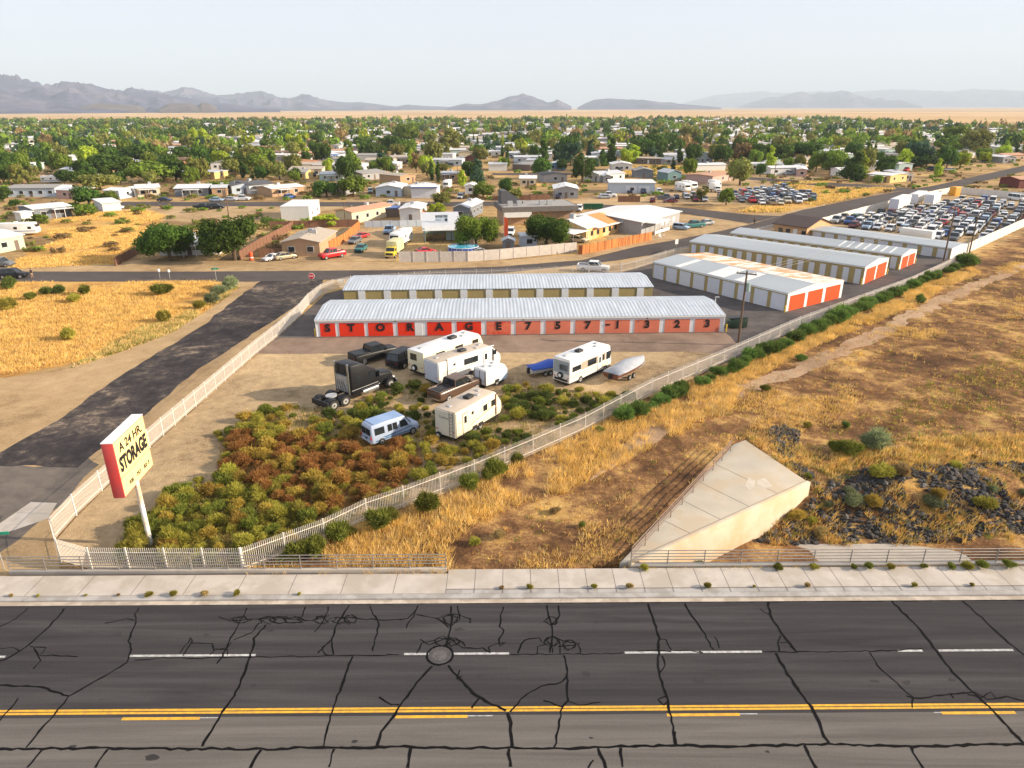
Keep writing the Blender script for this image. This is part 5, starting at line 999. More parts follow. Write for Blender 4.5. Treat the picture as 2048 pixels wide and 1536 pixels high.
def house(p1, p2, dep, h, typ, rise, wc, rc, label, nf=2, ns=3, cat='house', group=None, name='house', door=True, over=.35, cooler=False, A=None, ang_=None, Lw=None):
    if A is None: A = G(*p1); B = G(*p2); Lw = (B-A).length; ang_ = ang(A, B)
    r = thing(name, label, cat, A, ang_, group); wm, rm = HW_[wc], RF[rc]
    M_ = Matrix.Rotation(ang_, 3, 'Z'); HOUSES.append([(A+M_ @ Vector(q))[:2] for q in ((-1, -1, 0), (Lw+1, -1, 0), (Lw+1, dep+1, 0), (-1, dep+1, 0))])
    if typ == 'flat':
        MB().box(0, Lw, 0, dep, -.1, h, wm).build('wall', wm, r)
        b = MB(); b.box(-over, Lw+over, -over, dep+over, h, h+.22, rm); b.build('roof', rm, r)
    else:
        ax = 'x' if typ == 'side' else 'y'
        shell(r, Lw if ax == 'x' else Lw, dep, h, rise, .5, wm, ax); roof2(r, 0, Lw, 0, dep, h, rise, .5, rm, over=over, th=.14, axis=ax)
    def win(x0, x1, y0, y1, z0=1.0, z1=2.0, ax='x'):
        if ax == 'x': f = MB().box(x0-.08, x1+.08, y0-.05, y0+.02, z0-.08, z1+.08, WTRIM).build('window', WTRIM, r); MB().box(x0, x1, y0-.07, y0-.02, z0, z1, GLASS).build('pane', GLASS, f)
        else: f = MB().box(x0-.02, x0+.05, y0-.08, y1+.08, z0-.08, z1+.08, WTRIM).build('window', WTRIM, r); MB().box(x0+.02, x0+.07, y0, y1, z0, z1, GLASS).build('pane', GLASS, f)
    z1 = min(2.05, h-.25)
    for i in range(nf):
        c = Lw*(i+.5)/nf; win(c-.65, c+.65, 0, 0, z1-1.05, z1)
    if door:
        c = Lw*.5 if nf != 1 else Lw*.8; MB().box(c-.45, c+.45, -.06, .02, 0, 2.05, HW_['brown'] if wc != 'brown' else WHITE).build('door', None, r)
    for i in range(ns):
        c = dep*(i+.5)/ns; win(Lw, 0, c-.5, c+.5, z1-1.0, z1, 'y')
    rq = random.Random(len(label)*7+int(dep*10))
    if typ != 'flat' and cat == 'house':
        for k_ in range(2): x_ = Lw*rq.uniform(.2, .8); y_ = dep*rq.uniform(.25, .45) if typ == 'side' else dep*rq.uniform(.2, .8); MB().cyl((x_, y_, h), (x_, y_, h+rise+.35), .12, n=6, m=METAL).build('roof_vent', METAL, r)
        if rq.random() < .6 and typ == 'side':
            x_ = Lw*rq.uniform(.05, .45); pw_ = rq.uniform(4, 7); MB().box(x_, x_+pw_, -2.8, -.36, h-.35, h-.25, rm).build('porch_roof', rm, r)
            for q_ in (x_+.1, x_+pw_/2, x_+pw_-.1): MB().box(q_-.06, q_+.06, -2.75, -2.63, 0, h-.35, WTRIM).build('porch_post', WTRIM, r)
        if rq.random() < .5: x_ = Lw*rq.uniform(.3, .6); y_ = dep*.55; MB().box(x_, x_+1.0, y_, y_+1.0, h+rise*.6, h+rise+.75, METAL).build('roof_cooler', METAL, r)
    if cooler: MB().box(Lw*.6, Lw*.6+.9, dep*.45, dep*.45+.9, h+rise*.7, h+rise*.7+1.0, METAL).build('roof_cooler', METAL, r)
    return r
HL = [
 ((566, 513), (641, 513), 14, 2.9, 'front', .9, 'tan', 'tan', 'tan stucco house with two front windows facing the upper street', 2, 0, dict(cooler=True, door=False)),
 ((563.5, 440.7), (620, 440), 15, 3.6, 'flat', 0, 'white', 'white', 'large plain white box building on the dirt lot', 0, 2, dict(cat='building', name='building', door=False, over=.05)),
 ((673, 445), (705, 448), 17, 3.0, 'front', .7, 'cream', 'salmon', 'narrow cream house with salmon roof and a row of side windows', 0, 4, dict(door=False)),
 ((801, 444), (842, 444), 12, 3.4, 'front', .5, 'white', 'white', 'white trailer house behind the grey garden wall', 0, 1, {}),
 ((907, 438), (937, 439), 15, 3.1, 'front', .9, 'slate', 'silver', 'narrow slate house with silver gable roof behind the tree', 1, 4, dict(door=False)),
 ((752, 393), (803, 393), 13, 2.9, 'front', .9, 'pale', 'white', 'white gabled house with one front window left of the blue trimmed garage', 1, 2, {}),
 ((823, 396), (874, 396), 9, 3.4, 'side', .5, 'white', 'white', 'white garage with blue trim and two wide doors', 0, 0, dict(cat='garage', name='garage', door=False)),
 ((747, 340), (795, 340), 14, 2.9, 'front', .8, 'white', 'white', 'white house with low gable facing the third street', 2, 2, {}),
 ((801, 367), (832, 364), 14, 2.9, 'front', .6, 'tan', 'tan', 'tan mobile home with pale roof between the grey house and the sandy lot', 1, 4, {}),
 ((726, 361), (773, 356), 13, 2.7, 'side', .9, 'grey', 'grey', 'grey roofed house right of the big round green tree', 2, 2, {}),
 ((16, 394), (112, 393), 12, 2.9, 'side', .7, 'pale', 'grey', 'long light blue house at the far left', 5, 1, dict(group='long houses at far left')),
 ((115, 397), (148, 398), 10, 2.8, 'side', .4, 'pink', 'silver', 'small pink house right of the long light blue house', 1, 1, {}),
 ((71, 440), (145, 432), 11, 2.9, 'side', .5, 'slate', 'white', 'dark slate mobile home with long white roof on the golden field', 2, 1, {}),
 ((-30, 512), (52, 496), 12, 2.9, 'side', .9, 'green', 'white', 'pale green house cut by the left edge of the view', 1, 0, {}),
 ((276, 394), (322, 391.5), 13, 2.9, 'side', .7, 'cream', 'white', 'cream house with white metal roof on the second street', 2, 1, {}),
 ((351, 393), (418, 391.5), 12, 2.7, 'side', .8, 'slate', 'white', 'dark porch house under a wide white roof on the second street', 2, 1, {}),
 ((465, 389), (516, 386), 12, 2.9, 'front', .9, 'pale', 'dark', 'light blue house with dark gable roof on the second street', 2, 1, {}),
 ((500, 388), (549, 383), 12, 2.9, 'side', 1.0, 'white', 'dark', 'white house with dark shingle roof left of the beige porch house', 1, 2, {}),
 ((545, 394), (609, 388), 11, 2.7, 'side', .6, 'tan', 'white', 'beige house with white porch roof on the second street', 2, 1, {}),
 ((571, 333), (620, 338), 12, 2.9, 'side', .9, 'blue', 'orange', 'bright blue house with orange brown roof', 2, 1, {}),
 ((626, 342), (676, 342), 11, 2.9, 'side', .6, 'white', 'white', 'white house with blue eaves left of the big round green tree', 3, 1, {}),
 ((574, 359), (612, 359), 12, 2.9, 'side', .9, 'yellow', 'grey', 'yellow house with grey roof above the beige porch house', 2, 1, {}),
 ((1108, 397), (1156, 397), 13, 3.1, 'front', 1.0, 'grey', 'white', 'grey house with bright white metal roof beside the third pole', 2, 1, {}),
 ((1087.5, 365), (1134, 364), 12, 2.9, 'front', .8, 'grey', 'dark', 'grey house with dark roof above the white roofed grey house', 1, 1, {}),
 ((1167, 360), (1198, 364), 14, 2.9, 'front', .9, 'white', 'silver', 'white gable house beside the pole on the third street', 1, 3, {}),
 ((1218.7, 386.5), (1309, 387), 12, 3.6, 'flat', 0, 'pale', 'white', 'wide pale repair shop with flat roof and two car bays', 1, 1, dict(cat='workshop', name='workshop', door=False)),
 ((1269, 356), (1306, 356), 10, 3.0, 'front', 1.0, 'slate', 'grey', 'grey green gabled house behind the repair shop', 0, 2, {}),
 ((1335, 362), (1362, 361), 9, 3.2, 'front', 1.2, 'teal', 'silver', 'small teal gabled house beside a utility pole', 1, 1, dict(door=False)),
 ((1223, 342), (1264, 342), 12, 3.0, 'front', 1.0, 'white', 'white', 'white gabled house on the third street left of the golden lots', 2, 2, {}),
 ((1197, 327), (1231, 327), 13, 3.6, 'front', 1.6, 'cream', 'grey', 'tall cream house with steep grey roof', 1, 2, {}),
 ((1098, 340), (1131, 340), 9, 2.9, 'front', .8, 'blue', 'white', 'blue house with white roof by the round green tree', 2, 1, {}),
 ((1060, 342), (1100, 336), 10, 2.7, 'flat', 0, 'brown', 'grey', 'low brown shed like house at the left end of the third street', 2, 0, {}),
 ((1273, 327), (1320, 328.6), 10, 2.8, 'side', .5, 'brown', 'tan', 'brown long low house left of its paler twin', 2, 0, {}),
 ((1321, 328.6), (1353, 328.6), 10, 2.8, 'side', .4, 'grey', 'silver', 'pale grey low house at the right end of the brown long house', 1, 0, {}),
 ((1384, 326), (1425, 326), 12, 4.6, 'front', 1.2, 'pale', 'silver', 'two storey pale blue house at the top of the golden lots', 2, 2, {}),
 ((1112, 297), (1149, 296), 9, 2.8, 'flat', 0, 'grey', 'silver', 'grey flat roofed house among trees in the middle', 3, 1, {}),
 ((1331, 294.5), (1356, 294.5), 13, 3.4, 'front', 1.5, 'white', 'silver', 'bright white gabled barn house among trees', 0, 1, {}),
 ((1424, 367), (1465, 360), 12, 2.8, 'side', .4, 'pink', 'salmon', 'pinkish house left of the big olive tree', 1, 0, {}),
 ((1593, 353), (1613, 353.5), 30, 3.0, 'front', .4, 'pink', 'white', 'long pinkish mobile home seen from its narrow end', 1, 4, dict(door=False)),
 ((1604, 333), (1649, 330), 12, 3.0, 'side', .8, 'cream', 'tan', 'white and tan roofed house behind the pink mobile home', 1, 1, {}),
 ((1678, 355), (1711, 355), 10, 3.0, 'side', .8, 'white', 'white', 'small white house behind two tall slender trees', 1, 1, {}),
 ((1733, 362), (1779, 366), 12, 2.8, 'side', .6, 'yellow', 'white', 'yellow cornered house with wide white roof by the diagonal street', 1, 2, {}),
 ((1801, 362), (1824, 362), 16, 2.9, 'front', .5, 'white', 'white', 'white mobile home with dark windows right of the yellow cornered house', 1, 4, {}),
 ((1847, 326), (1938, 329), 14, 3.3, 'side', .9, 'blue', 'silver', 'long blue house with silver roof near the far diagonal street', 3, 2, {}),
 ((1750, 306), (1809, 305), 12, 2.9, 'side', .9, 'cream', 'tan', 'cream house with tan hip roof among trees on the right', 3, 1, {}),
 ((1765, 319), (1795, 319), 12, 2.9, 'side', .7, 'white', 'grey', 'white house with grey roof left of the long blue house', 2, 0, {}),
 ((2036, 377), (2150, 374), 9, 3.2, 'side', .8, 'brick', 'salmon', 'dark red building cut by the right edge of the view', 0, 0, dict(cat='building', name='building', door=False)),
 ((1973, 291), (1993, 291), 10, 3.4, 'front', .8, 'white', 'white', 'small white house right of the far bushy trees', 1, 1, {}),
 ((2011, 308.5), (2080, 307), 10, 3.0, 'side', .5, 'white', 'silver', 'white long house at the right edge of the view', 3, 0, {}),
 ((640, 322), (672, 322), 10, 3.0, 'side', .6, 'blue', 'blue', 'blue roofed house beyond the white house with blue eaves', 1, 0, {}),
 ((858, 322), (880, 322), 12, 3, 'front', .8, 'grey', 'silver', 'small grey house at the left of the sandy lot', 1, 1, {}),
 ((785, 325), (815, 324), 12, 2.8, 'side', .7, 'teal', 'tan', 'teal house with tan roof above the white low gable house', 1, 1, {}),
 ((500, 300), (545, 301), 12, 2.8, 'side', .8, 'green', 'silver', 'pale green house left of centre among trees', 2, 0, {}),
 ((285, 303), (322, 302), 12, 2.8, 'side', .5, 'mint', 'white', 'mint green house with white front among the left trees', 3, 1, {}),
 ((340, 340), (372, 340), 12, 2.8, 'side', .9, 'pale', 'orange', 'pale blue house with rusty roof among the left trees', 1, 1, {}),
 ((340, 356), (430, 358), 10, 2.8, 'flat', 0, 'yellow', 'silver', 'long yellow house with flat silver roof above the second street', 4, 1, {}),
 ((142, 338), (176, 336), 12, 2.9, 'side', .8, 'teal', 'dark', 'teal house with dark green roof among the left trees', 1, 1, {}),
 ((126, 322), (146, 325), 10, 2.9, 'front', .8, 'white', 'white', 'small white house under the lime tree at left', 1, 1, {}),
 ((0, 330), (26, 334), 10, 2.9, 'front', .8, 'yellow', 'tan', 'yellow house at the far left edge', 1, 1, {}),
 ((148, 296), (172, 298), 10, 3.4, 'front', .8, 'cream', 'tan', 'tall cream house among the dense left trees', 1, 1, {}),
 ((395, 318), (430, 320), 12, 2.8, 'side', .6, 'mint', 'white', 'mint house beside the cypress among the left trees', 2, 1, {}),
 ((435, 315), (462, 317), 12, 2.8, 'front', .8, 'white', 'white', 'white gable house left of the blue house with orange roof', 1, 2, {}),
]
HL += [
 ((690, 340), (720, 342), 10, 2.9, 'side', .6, 'white', 'white', 'small white house behind the big round green tree', 2, 1, {}),
 ((880, 360), (915, 361), 9, 2.8, 'side', .5, 'tan', 'silver', 'tan low house beside the pole at the sandy lot', 2, 1, {}),
 ((1040, 372), (1072, 372), 10, 2.8, 'side', .8, 'cream', 'white', 'cream house left of the dark roofed grey house', 2, 1, {}),
 ((1206, 366), (1222, 366), 8, 2.6, 'front', .7, 'grey', 'silver', 'narrow grey shed left of the grey green gabled house', 1, 1, {}),
 ((640, 362), (685, 362), 10, 2.8, 'side', .7, 'mint', 'silver', 'mint house hidden left of the wide green tree', 2, 1, {}),
 ((845, 392), (872, 384), 8, 2.8, 'side', .5, 'cream', 'silver', 'cream mobile home behind the olive tree', 2, 1, {}),
 ((930, 388), (952, 388), 8, 2.7, 'front', .7, 'white', 'white', 'white cottage left of the round tree on the second street', 1, 1, {}),
 ((660, 388), (692, 390), 9, 2.7, 'side', .6, 'grey', 'white', 'grey house under the dark spreading tree', 1, 1, {}),
 ((1146, 330), (1180, 331), 9, 2.8, 'side', .6, 'white', 'silver', 'white house behind the round tree on the third street', 2, 1, {}),
 ((1040, 318), (1075, 318), 10, 2.8, 'side', .6, 'grey', 'white', 'grey house above the low brown shed like house', 2, 1, {}),
 ((960, 312), (1000, 312), 10, 2.8, 'side', .5, 'white', 'white', 'white mobile home above the sandy lot', 3, 1, {}),
 ((1500, 340), (1535, 341), 10, 2.8, 'side', .5, 'white', 'white', 'white mobile home right of the large olive tree', 2, 1, {}),
 ((1560, 342), (1582, 342), 10, 2.8, 'front', .7, 'cream', 'white', 'cream cottage left of the long pinkish mobile home', 1, 1, {}),
 ((250, 393), (272, 394), 8, 2.7, 'front', .6, 'white', 'white', 'narrow white cottage left of the cream metal roofed house', 1, 1, {}),
 ((210, 397), (240, 398), 8, 2.7, 'side', .6, 'pale', 'white', 'pale cottage behind the round tree by the carport', 1, 1, {}),
 ((425, 392), (455, 391), 8, 2.7, 'side', .7, 'tan', 'silver', 'tan cottage between the porch house and the light blue house', 1, 1, {}),
]
for p1, p2, dep, h, typ, rise, wc, rc, lab, nf, ns, kw in HL: house(p1, p2, dep, h, typ, rise, wc, rc, lab, nf, ns, **kw)
# garage doors, workshop bays
for nm, fr in (('garage', ((.03, .48), (.52, .97))), ('workshop', ((.36, .60), (.64, .88)))):
    for o in bpy.data.objects:
        if o.name == nm:
            wl = [c for c in o.children if c.name.startswith('wall')][0]; X_ = max(v.co.x for v in wl.data.vertices)
            for a, c in fr: MB().box(X_*a, X_*c, -.06, .02, 0, 2.7, WDOOR).build('garage_door', WDOOR, o)
            if nm == 'garage': MB().box(-.4, X_+.4, -.5, -.38, 3.3, 3.75, RF['blue']).build('fascia', RF['blue'], o)
# tyre shop with open front and rooftop sign
A = G(849, 485); B = G(921, 483); L = (B-A).length
ts = thing('tyre_shop', 'dark open fronted shop with grey roof sign and striped awning', 'shop', A, ang(A, B)); SILV = RF['silver']
b = MB(); b.box(0, .25, 0, 12, 0, 3.2, HW_['mint']); b.box(L-.25, L, 0, 12, 0, 3.2, HW_['mint']); b.box(0, L, 11.8, 12, 0, 3.2, HW_['mint']); b.box(L*.62, L, 2.5, 2.7, 0, 3.2, HW_['mint']); b.build('wall', None, ts)
b = MB(); b.loft([[(-.4, 2.2, 3.2), (L+.4, 2.2, 3.2), (L+.4, 12.4, 5.0), (-.4, 12.4, 5.0)], [(-.4, 2.2, 3.35), (L+.4, 2.2, 3.35), (L+.4, 12.4, 5.15), (-.4, 12.4, 5.15)]], SILV); b.build('roof', SILV, ts)
AWN = M('striped_awning', (.62, .62, .62), .5, .1, 1, wave=1.4, wdir='X', wd=.08)
b = MB(); b.loft([[(-.3, -.6, 2.7), (L+.3, -.6, 2.7), (L+.3, 2.4, 3.3), (-.3, 2.4, 3.3)], [(-.3, -.6, 2.8), (L+.3, -.6, 2.8), (L+.3, 2.4, 3.4), (-.3, 2.4, 3.4)]], AWN)
b.build('awning', AWN, ts)
for k in range(5): MB().cyl((L*k/4, -.5, 0), (L*k/4, -.5, 2.75), .07, n=6, m=DARKM).build('post', DARKM, ts)
bd = MB().box(L*.34, L*.70, 4.6, 4.7, 3.75, 5.6, HW_['pale']).build('sign_board', None, ts); bd.rotation_euler = (rad(0), 0, 0)
def fit2(s, w_, h_, x, z, y, par, col=LETM, off=.03):
    me = text_mesh(s, 1, .004, off, col); xs_ = [v.co.x for v in me.vertices]; zs_ = [v.co.z for v in me.vertices]; sx, sz = w_/(max(xs_)-min(xs_)), h_/(max(zs_)-min(zs_)); cx, cz = (max(xs_)+min(xs_))/2, (max(zs_)+min(zs_))/2
    for v in me.vertices: v.co = ((v.co.x-cx)*sx, v.co.y, (v.co.z-cz)*sz)
    o = link('lettering', me, par); o.location = (x, y, z)
fit2('BUTLER TIRE', L*.33, .5, L*.52, 5.2, 4.57, bd)
for k, (a, c) in enumerate(((.42, .60),)): MB().box(L*a-.8, L*c-.8, 4.56, 4.6, 4.35, 4.42, LETM).build('lettering', LETM, bd); MB().box(L*.62, L*.68, 4.56, 4.6, 4.1, 4.7, LETM).build('emblem', LETM, bd)
# dark flat roofed building with deep parapet
A = G(1005, 452); B = G(1156, 447); L = (B-A).length; PAR = M('dark_parapet', (.15, .13, .12), .9, .15, 1)
db = thing('flat_roof_building', 'long dark flat roofed building with deep parapet and rooftop coolers', 'building', A, ang(A, B))
MB().box(.8, L-.4, 1.5, 13, 0, 3.4, HW_['tan']).build('wall', None, db); MB().box(0, L, 0, 14, 3.4, 4.7, PAR).build('parapet', PAR, db); MB().box(.5, L-.5, .5, 13.5, 4.5, 4.72, RF['grey']).build('roof', RF['grey'], db)
MB().box(.5, L*.38, -.1, 1.4, 2.1, 3.4, HW_['white']).build('sign_band', None, db)
for x in (L*.1, L*.22, L*.52, L*.62): MB().box(x, x+1.3, 3, 4.2, 4.7, 5.9, METAL).build('roof_cooler', METAL, db)
MB().side([(0, 4.7), (6, 4.7), (6, 5.2), (1.5, 8.2), (0, 8.2)], 7, 12, RF['dark']).build('raised_roof', RF['dark'], db).location.x = 1
HOUSES.append([tuple(G(*q)[:2]) for q in ((1000, 456), (1160, 450), (1160, 425), (1000, 425))])
# yellow siding house and white roofed building
A = G(1172, 482); B = G(1200, 484); D = G(1254, 469)
SIDY = M('mixed_yellow_siding', (.62, .47, .24), .7, .1, 1, col2=(.62, .30, .08), s2=.25, stretch=(1, 1, .1))
yh = thing('house', 'house with blue grey metal roof, orange gable and patchwork yellow siding', 'house', A, ang(B, D)); L = (D-B).length+3.5
rot = ang(B, D); shell(yh, L, 11, 2.8, 1.6, .5, SIDY, 'x'); roof2(yh, 0, L*.55, -.0, 11, 2.8, 1.6, .5, RF['silver'], over=.4, th=.12)
b = MB(); b.loft([[(L*.55, -.4, 2.8), (L+.6, -.4, 2.6), (L*.9, 5.5, 4.4), (L*.55, 5.5, 4.45)], [(L*.55, -.4, 2.95), (L+.6, -.4, 2.75), (L*.9, 5.5, 4.5), (L*.55, 5.5, 4.55)]], M('orange_shingle', (.55, .25, .09), .9)); b.build('gable_roof', None, yh)
MB().box(L*.2, L+.8, -1.3, -.38, 2.62, 2.75, WHITE).build('eave', WHITE, yh)
for k in range(5): MB().box(L*(.12+.17*k), L*(.12+.17*k)+1.1, -.05, .03, .9, 2.0, GLASS).build('window', GLASS, yh)
MB().box(-7, -.4, -1, 5, 2.5, 2.62, RF['white']).build('carport_roof', None, yh)
for q in ((-6.8, -.8), (-6.8, 4.8), (-.6, -.8)): MB().cyl((*q, 0), (*q, 2.5), .06, n=6, m=METAL).build('carport_post', METAL, yh)
MB().box(2, 3.2, 4.9, 6.1, 4.3, 5.5, METAL).build('roof_cooler', METAL, yh)
A = G(1282, 470); B = G(1358, 446); L = (B-A).length
wb = thing('house', 'wide low building with large white roof and porch beside the wooden fence', 'house', A, ang(A, B))
shell(wb, L, 19, 3.0, .9, .5, HW_['grey'], 'x'); roof2(wb, 0, L, 0, 19, 3.0, .9, .5, RF['white'], over=.5, th=.15)
MB().box(L*.05, L*.42, -3.2, -.5, 2.75, 2.9, RF['white']).build('porch_roof', None, wb)
for k in range(4): MB().box(L*.06+k*L*.115, L*.06+k*L*.115+.14, -3.1, -2.95, 0, 2.75, WHITE).build('porch_post', WHITE, wb)
MB().box(L*.05, L*.42, -3.12, -3.0, .3, 1.0, WHITE).build('porch_rail', WHITE, wb)
for k in (.5, .62, .80): MB().box(L*k, L*k+1.4, -.06, .02, .9, 2.1, WHITE).build('window', WHITE, wb)
for c in ((850, 485), (1172, 482), (1282, 470)): pass
HOUSES.append([tuple(G(*q)[:2]) for q in ((1165, 490), (1260, 475), (1370, 450), (1340, 420), (1180, 440), (1130, 460))]); HOUSES.append([tuple(G(*q)[:2]) for q in ((840, 490), (930, 490), (940, 440), (850, 440))])
# sheds, pool, bins, hot details in the fenced yards
house((1005, 503), (1028, 503), 2.6, 2.2, 'front', .7, 'slate', 'silver', 'small slate shed with pointed silver roof behind the long fence', 0, 0, cat='shed', name='shed', door=True)
house((1044, 497), (1074, 496), 4, 2.6, 'flat', 0, 'pale', 'silver', 'pale blue shed with one dark window beside the shade tree', 1, 0, cat='shed', name='shed', door=False)
house((825, 442), (848, 442), 4, 2.0, 'front', .8, 'yellow', 'orange', 'small orange shed behind the grey garden wall', 0, 0, cat='shed', name='shed', door=False)
house((930, 326), (950, 326), 8, 2.8, 'front', 1.4, 'brick', 'brown', 'dark red shed in the sandy lot', 0, 0, cat='shed', name='shed')
house((765, 434), (795, 434), 4, 2.4, 'flat', 0, 'brown', 'blue', 'open brown shelter with blue roof behind the garden wall', 0, 0, cat='shed', name='shed', door=False)
house((921, 488), (948, 487), 5, 2.4, 'flat', 0, 'slate', 'grey', 'dark slate shelter under the left shade tree', 1, 0, cat='shed', name='shed')
house((190, 415), (207, 424), 5, 2.5, 'flat', 0, 'white', 'white', 'white carport at the right end of the slate mobile home', 0, 0, cat='carport', name='carport', door=False)
house((45, 444), (68, 441), 3, 2.4, 'flat', 0, 'white', 'white', 'white box shed at the left end of the slate mobile home', 0, 0, cat='shed', name='shed', door=False)
house((320, 512), (440, 508), 7, 2.6, 'side', .6, 'white', 'white', 'long low white house behind the two large dark trees', 4, 1)
p = G(927, 503); r = thing('swimming_pool', 'round blue above ground pool behind the corrugated fence', 'pool', (p.x, p.y, 0))
PBL = M('pool_blue_wall', (.02, .07, .42), .4, .1, 2); MB().cyl((0, 0, 0), (0, 0, 1.15), 3.3, n=32, m=PBL).build('wall', PBL, r); MB().cyl((0, 0, 1.15), (0, 0, 1.17), 3.2, n=32, m=M('pool_water', (.08, .42, .62), .1)).build('water', None, r)
b = MB()
for k in range(32):
    a, c = 2*pi*k/32, 2*pi*(k+1)/32; b.cyl((3.3*cos(a), 3.3*sin(a), 1.18), (3.3*cos(c), 3.3*sin(c), 1.18), .07, n=6, m=HW_['white'], cap=False)
    if k % 2 == 0: b.box(3.33*cos(a)-.06, 3.33*cos(a)+.06, 3.33*sin(a)-.06, 3.33*sin(a)+.06, 0, 1.15, HW_['pale'])
b.build('frame', None, r)
BING = M('bin_green', (.01, .12, .05), .5)
for k in range(5):
    p = G(1171+k*7.6, 418); r = thing('wheelie_bin', ('leftmost', 'second from left', 'middle', 'second from right', 'rightmost')[k]+' of five green bins on the lot beside the second street', 'bin', (p.x, p.y, 0), 0, 'five green bins')
    b = MB(); b.loft([[(-.45, -.45, 0), (.45, -.45, 0), (.45, .45, 0), (-.45, .45, 0)], [(-.6, -.6, 1.5), (.6, -.6, 1.5), (.6, .6, 1.5), (-.6, .6, 1.5)]], BING); b.build('bin', BING, r); MB().box(-.64, .64, -.64, .64, 1.5, 1.62, BING).build('lid', BING, r)
def board_fence(label, pts, h, mat, name='wooden_fence', step=2.4, th=.05, group=None, wob=.04):
    P = [G(*p) for p in pts]; O = Vector((P[0].x, P[0].y, 0)); r = thing(name, label, 'fence' if 'wall' not in name else 'wall', O, 0, group); rg = random.Random(len(label))
    for a, b_ in zip(P, P[1:]):
        Ls = (b_-a).length; n = max(1, min(45, round(Ls/step))); d = (b_-a)/Ls; nr = Vector((-d.y, d.x, 0))*th
        for i in range(n):
            q0 = a+d*(Ls*i/n)-O; q1 = a+d*(Ls*(i+1)/n)-O; hh_ = h+rg.uniform(-wob, wob); m_ = MB()
            m_.loft([[(q.x-nr.x/2, q.y-nr.y/2, z) for q, z in ((q0, -.1), (q1, -.1), (q1, hh_), (q0, hh_))], [(q.x+nr.x/2, q.y+nr.y/2, z) for q, z in ((q0, -.1), (q1, -.1), (q1, hh_), (q0, hh_))]], mat); m_.build('panel', mat, r)
            MB().box(q0.x-.07, q0.x+.07, q0.y-.07, q0.y+.07, -.1, h+.12, mat).build('post', mat, r)
    return r
CORR = M('corrugated_fence_white', (.60, .55, .50), .6, .12, 1.5, wave=2.2, wdir='X', wd=.06); WOODO = M('sun_orange_boards', (.55, .20, .05), .8, .25, 2, col2=(.30, .10, .03), s2=.7, stretch=(3, 3, .2)); WOODB = M('brown_wood_boards', (.20, .10, .06), .85, .25, 3, stretch=(3, 3, .2)); CARW = M('white_yard_wall', (.66, .64, .60), .7, .08, 1)  # WOODO: the orange of low sun is put into the board colour
board_fence('long pale corrugated fence along the upper street in front of the pool', [(799, 524), (936, 523), (1000, 518.6), (1153, 503.6)], 2.1, CORR, 'corrugated_fence', 3)
board_fence('orange brown wooden fence right of the corrugated fence', [(1157, 508), (1164, 508.5), (1303, 480)], 1.9, WOODO)
board_fence('orange lit wooden fence beside the tan stucco house', [(659, 500), (688, 484), (720, 456)], 1.9, WOODO)
board_fence('dark wooden fence behind the tan stucco house', [(540, 458), (640, 455), (718, 453)], 1.9, WOODB)
board_fence('red brown wooden fence slanting left of the tan stucco house', [(480, 520), (520, 494), (590, 455)], 1.8, WOODB)
board_fence('brown wooden fence beside the golden field on the left', [(232, 532), (270, 512), (300, 492)], 1.7, WOODB)
board_fence('low dark fence between the white coupe and the tan house', [(520, 514), (566, 512)], 1.7, WOODB)
board_fence('grey garden wall behind the yellow box truck', [(730, 455), (800, 454), (850, 452)], 1.7, HW_['pale'], 'garden_wall')
board_fence('brown fence at the lot below the grey house', [(985, 401), (1060, 400), (1100, 399)], 1.7, WOODB)
board_fence('brown wall panel beside the maroon car', [(1236, 404), (1280, 404)], 1.9, WOODB, 'garden_wall')
board_fence('sloping white wall around the near side of the car yard', [(1934, 506), (2048, 453), (2300, 340)], 2.2, CARW, 'yard_wall', 4)
board_fence('white sheet fence between the car yard and the diagonal street', [(1640, 452), (1700, 435), (1765, 417), (1870, 392), (1900, 386)], 2.0, CARW, 'yard_fence', 3)
board_fence('white sheet fence along the far side of the car yard', [(1912, 386), (1960, 391), (2048, 399), (2200, 412)], 2.2, CARW, 'yard_fence', 4)
p = G(1908, 391); r = thing('yellow_container', 'tall yellow box at the far corner of the car yard', 'container', (p.x, p.y, 0), .5); YM = PT['yellow']; MB().box(-1.6, 1.6, -1.1, 1.1, 0, 3.0, M('container_orange', (.70, .33, .03), .5)).build('box', None, r, bevel=.05); MB().box(-1.3, 1.3, -1.16, -1.1, .3, 2.7, M('container_door', (.62, .28, .03), .5)).build('door', None, r)
# orange barrel and orange banner
BORG = M('barrel_orange', (.75, .10, .03), .5)
p = G(503, 520); r = thing('orange_barrels', 'stacked orange traffic barrels beside the slanting fence', 'barrel', (p.x, p.y, 0)); MB().cyl((0, 0, 0), (0, 0, 1.0), .45, .38, 14, BORG).build('barrel', BORG, r); MB().cyl((0, 0, .45), (0, 0, .62), .44, .42, 14, WHITE).build('band', WHITE, r); MB().cyl((0, 0, 1.0), (0, 0, 1.6), .42, .36, 14, BORG).build('barrel', BORG, r)
p = G(1008, 487); r = thing('feather_flag', 'tall orange feather flag behind the slate shed', 'flag', (p.x, p.y, 0)); MB().cyl((0, 0, 0), (0, 0, 6), .05, n=6, m=METAL).build('pole', METAL, r); b = MB(); b.side([(0.05, 1), (.9, 1), (1.0, 5.2), (.5, 5.9), (.05, 6)], -.015, .015, BORG); b.build('banner', BORG, r)
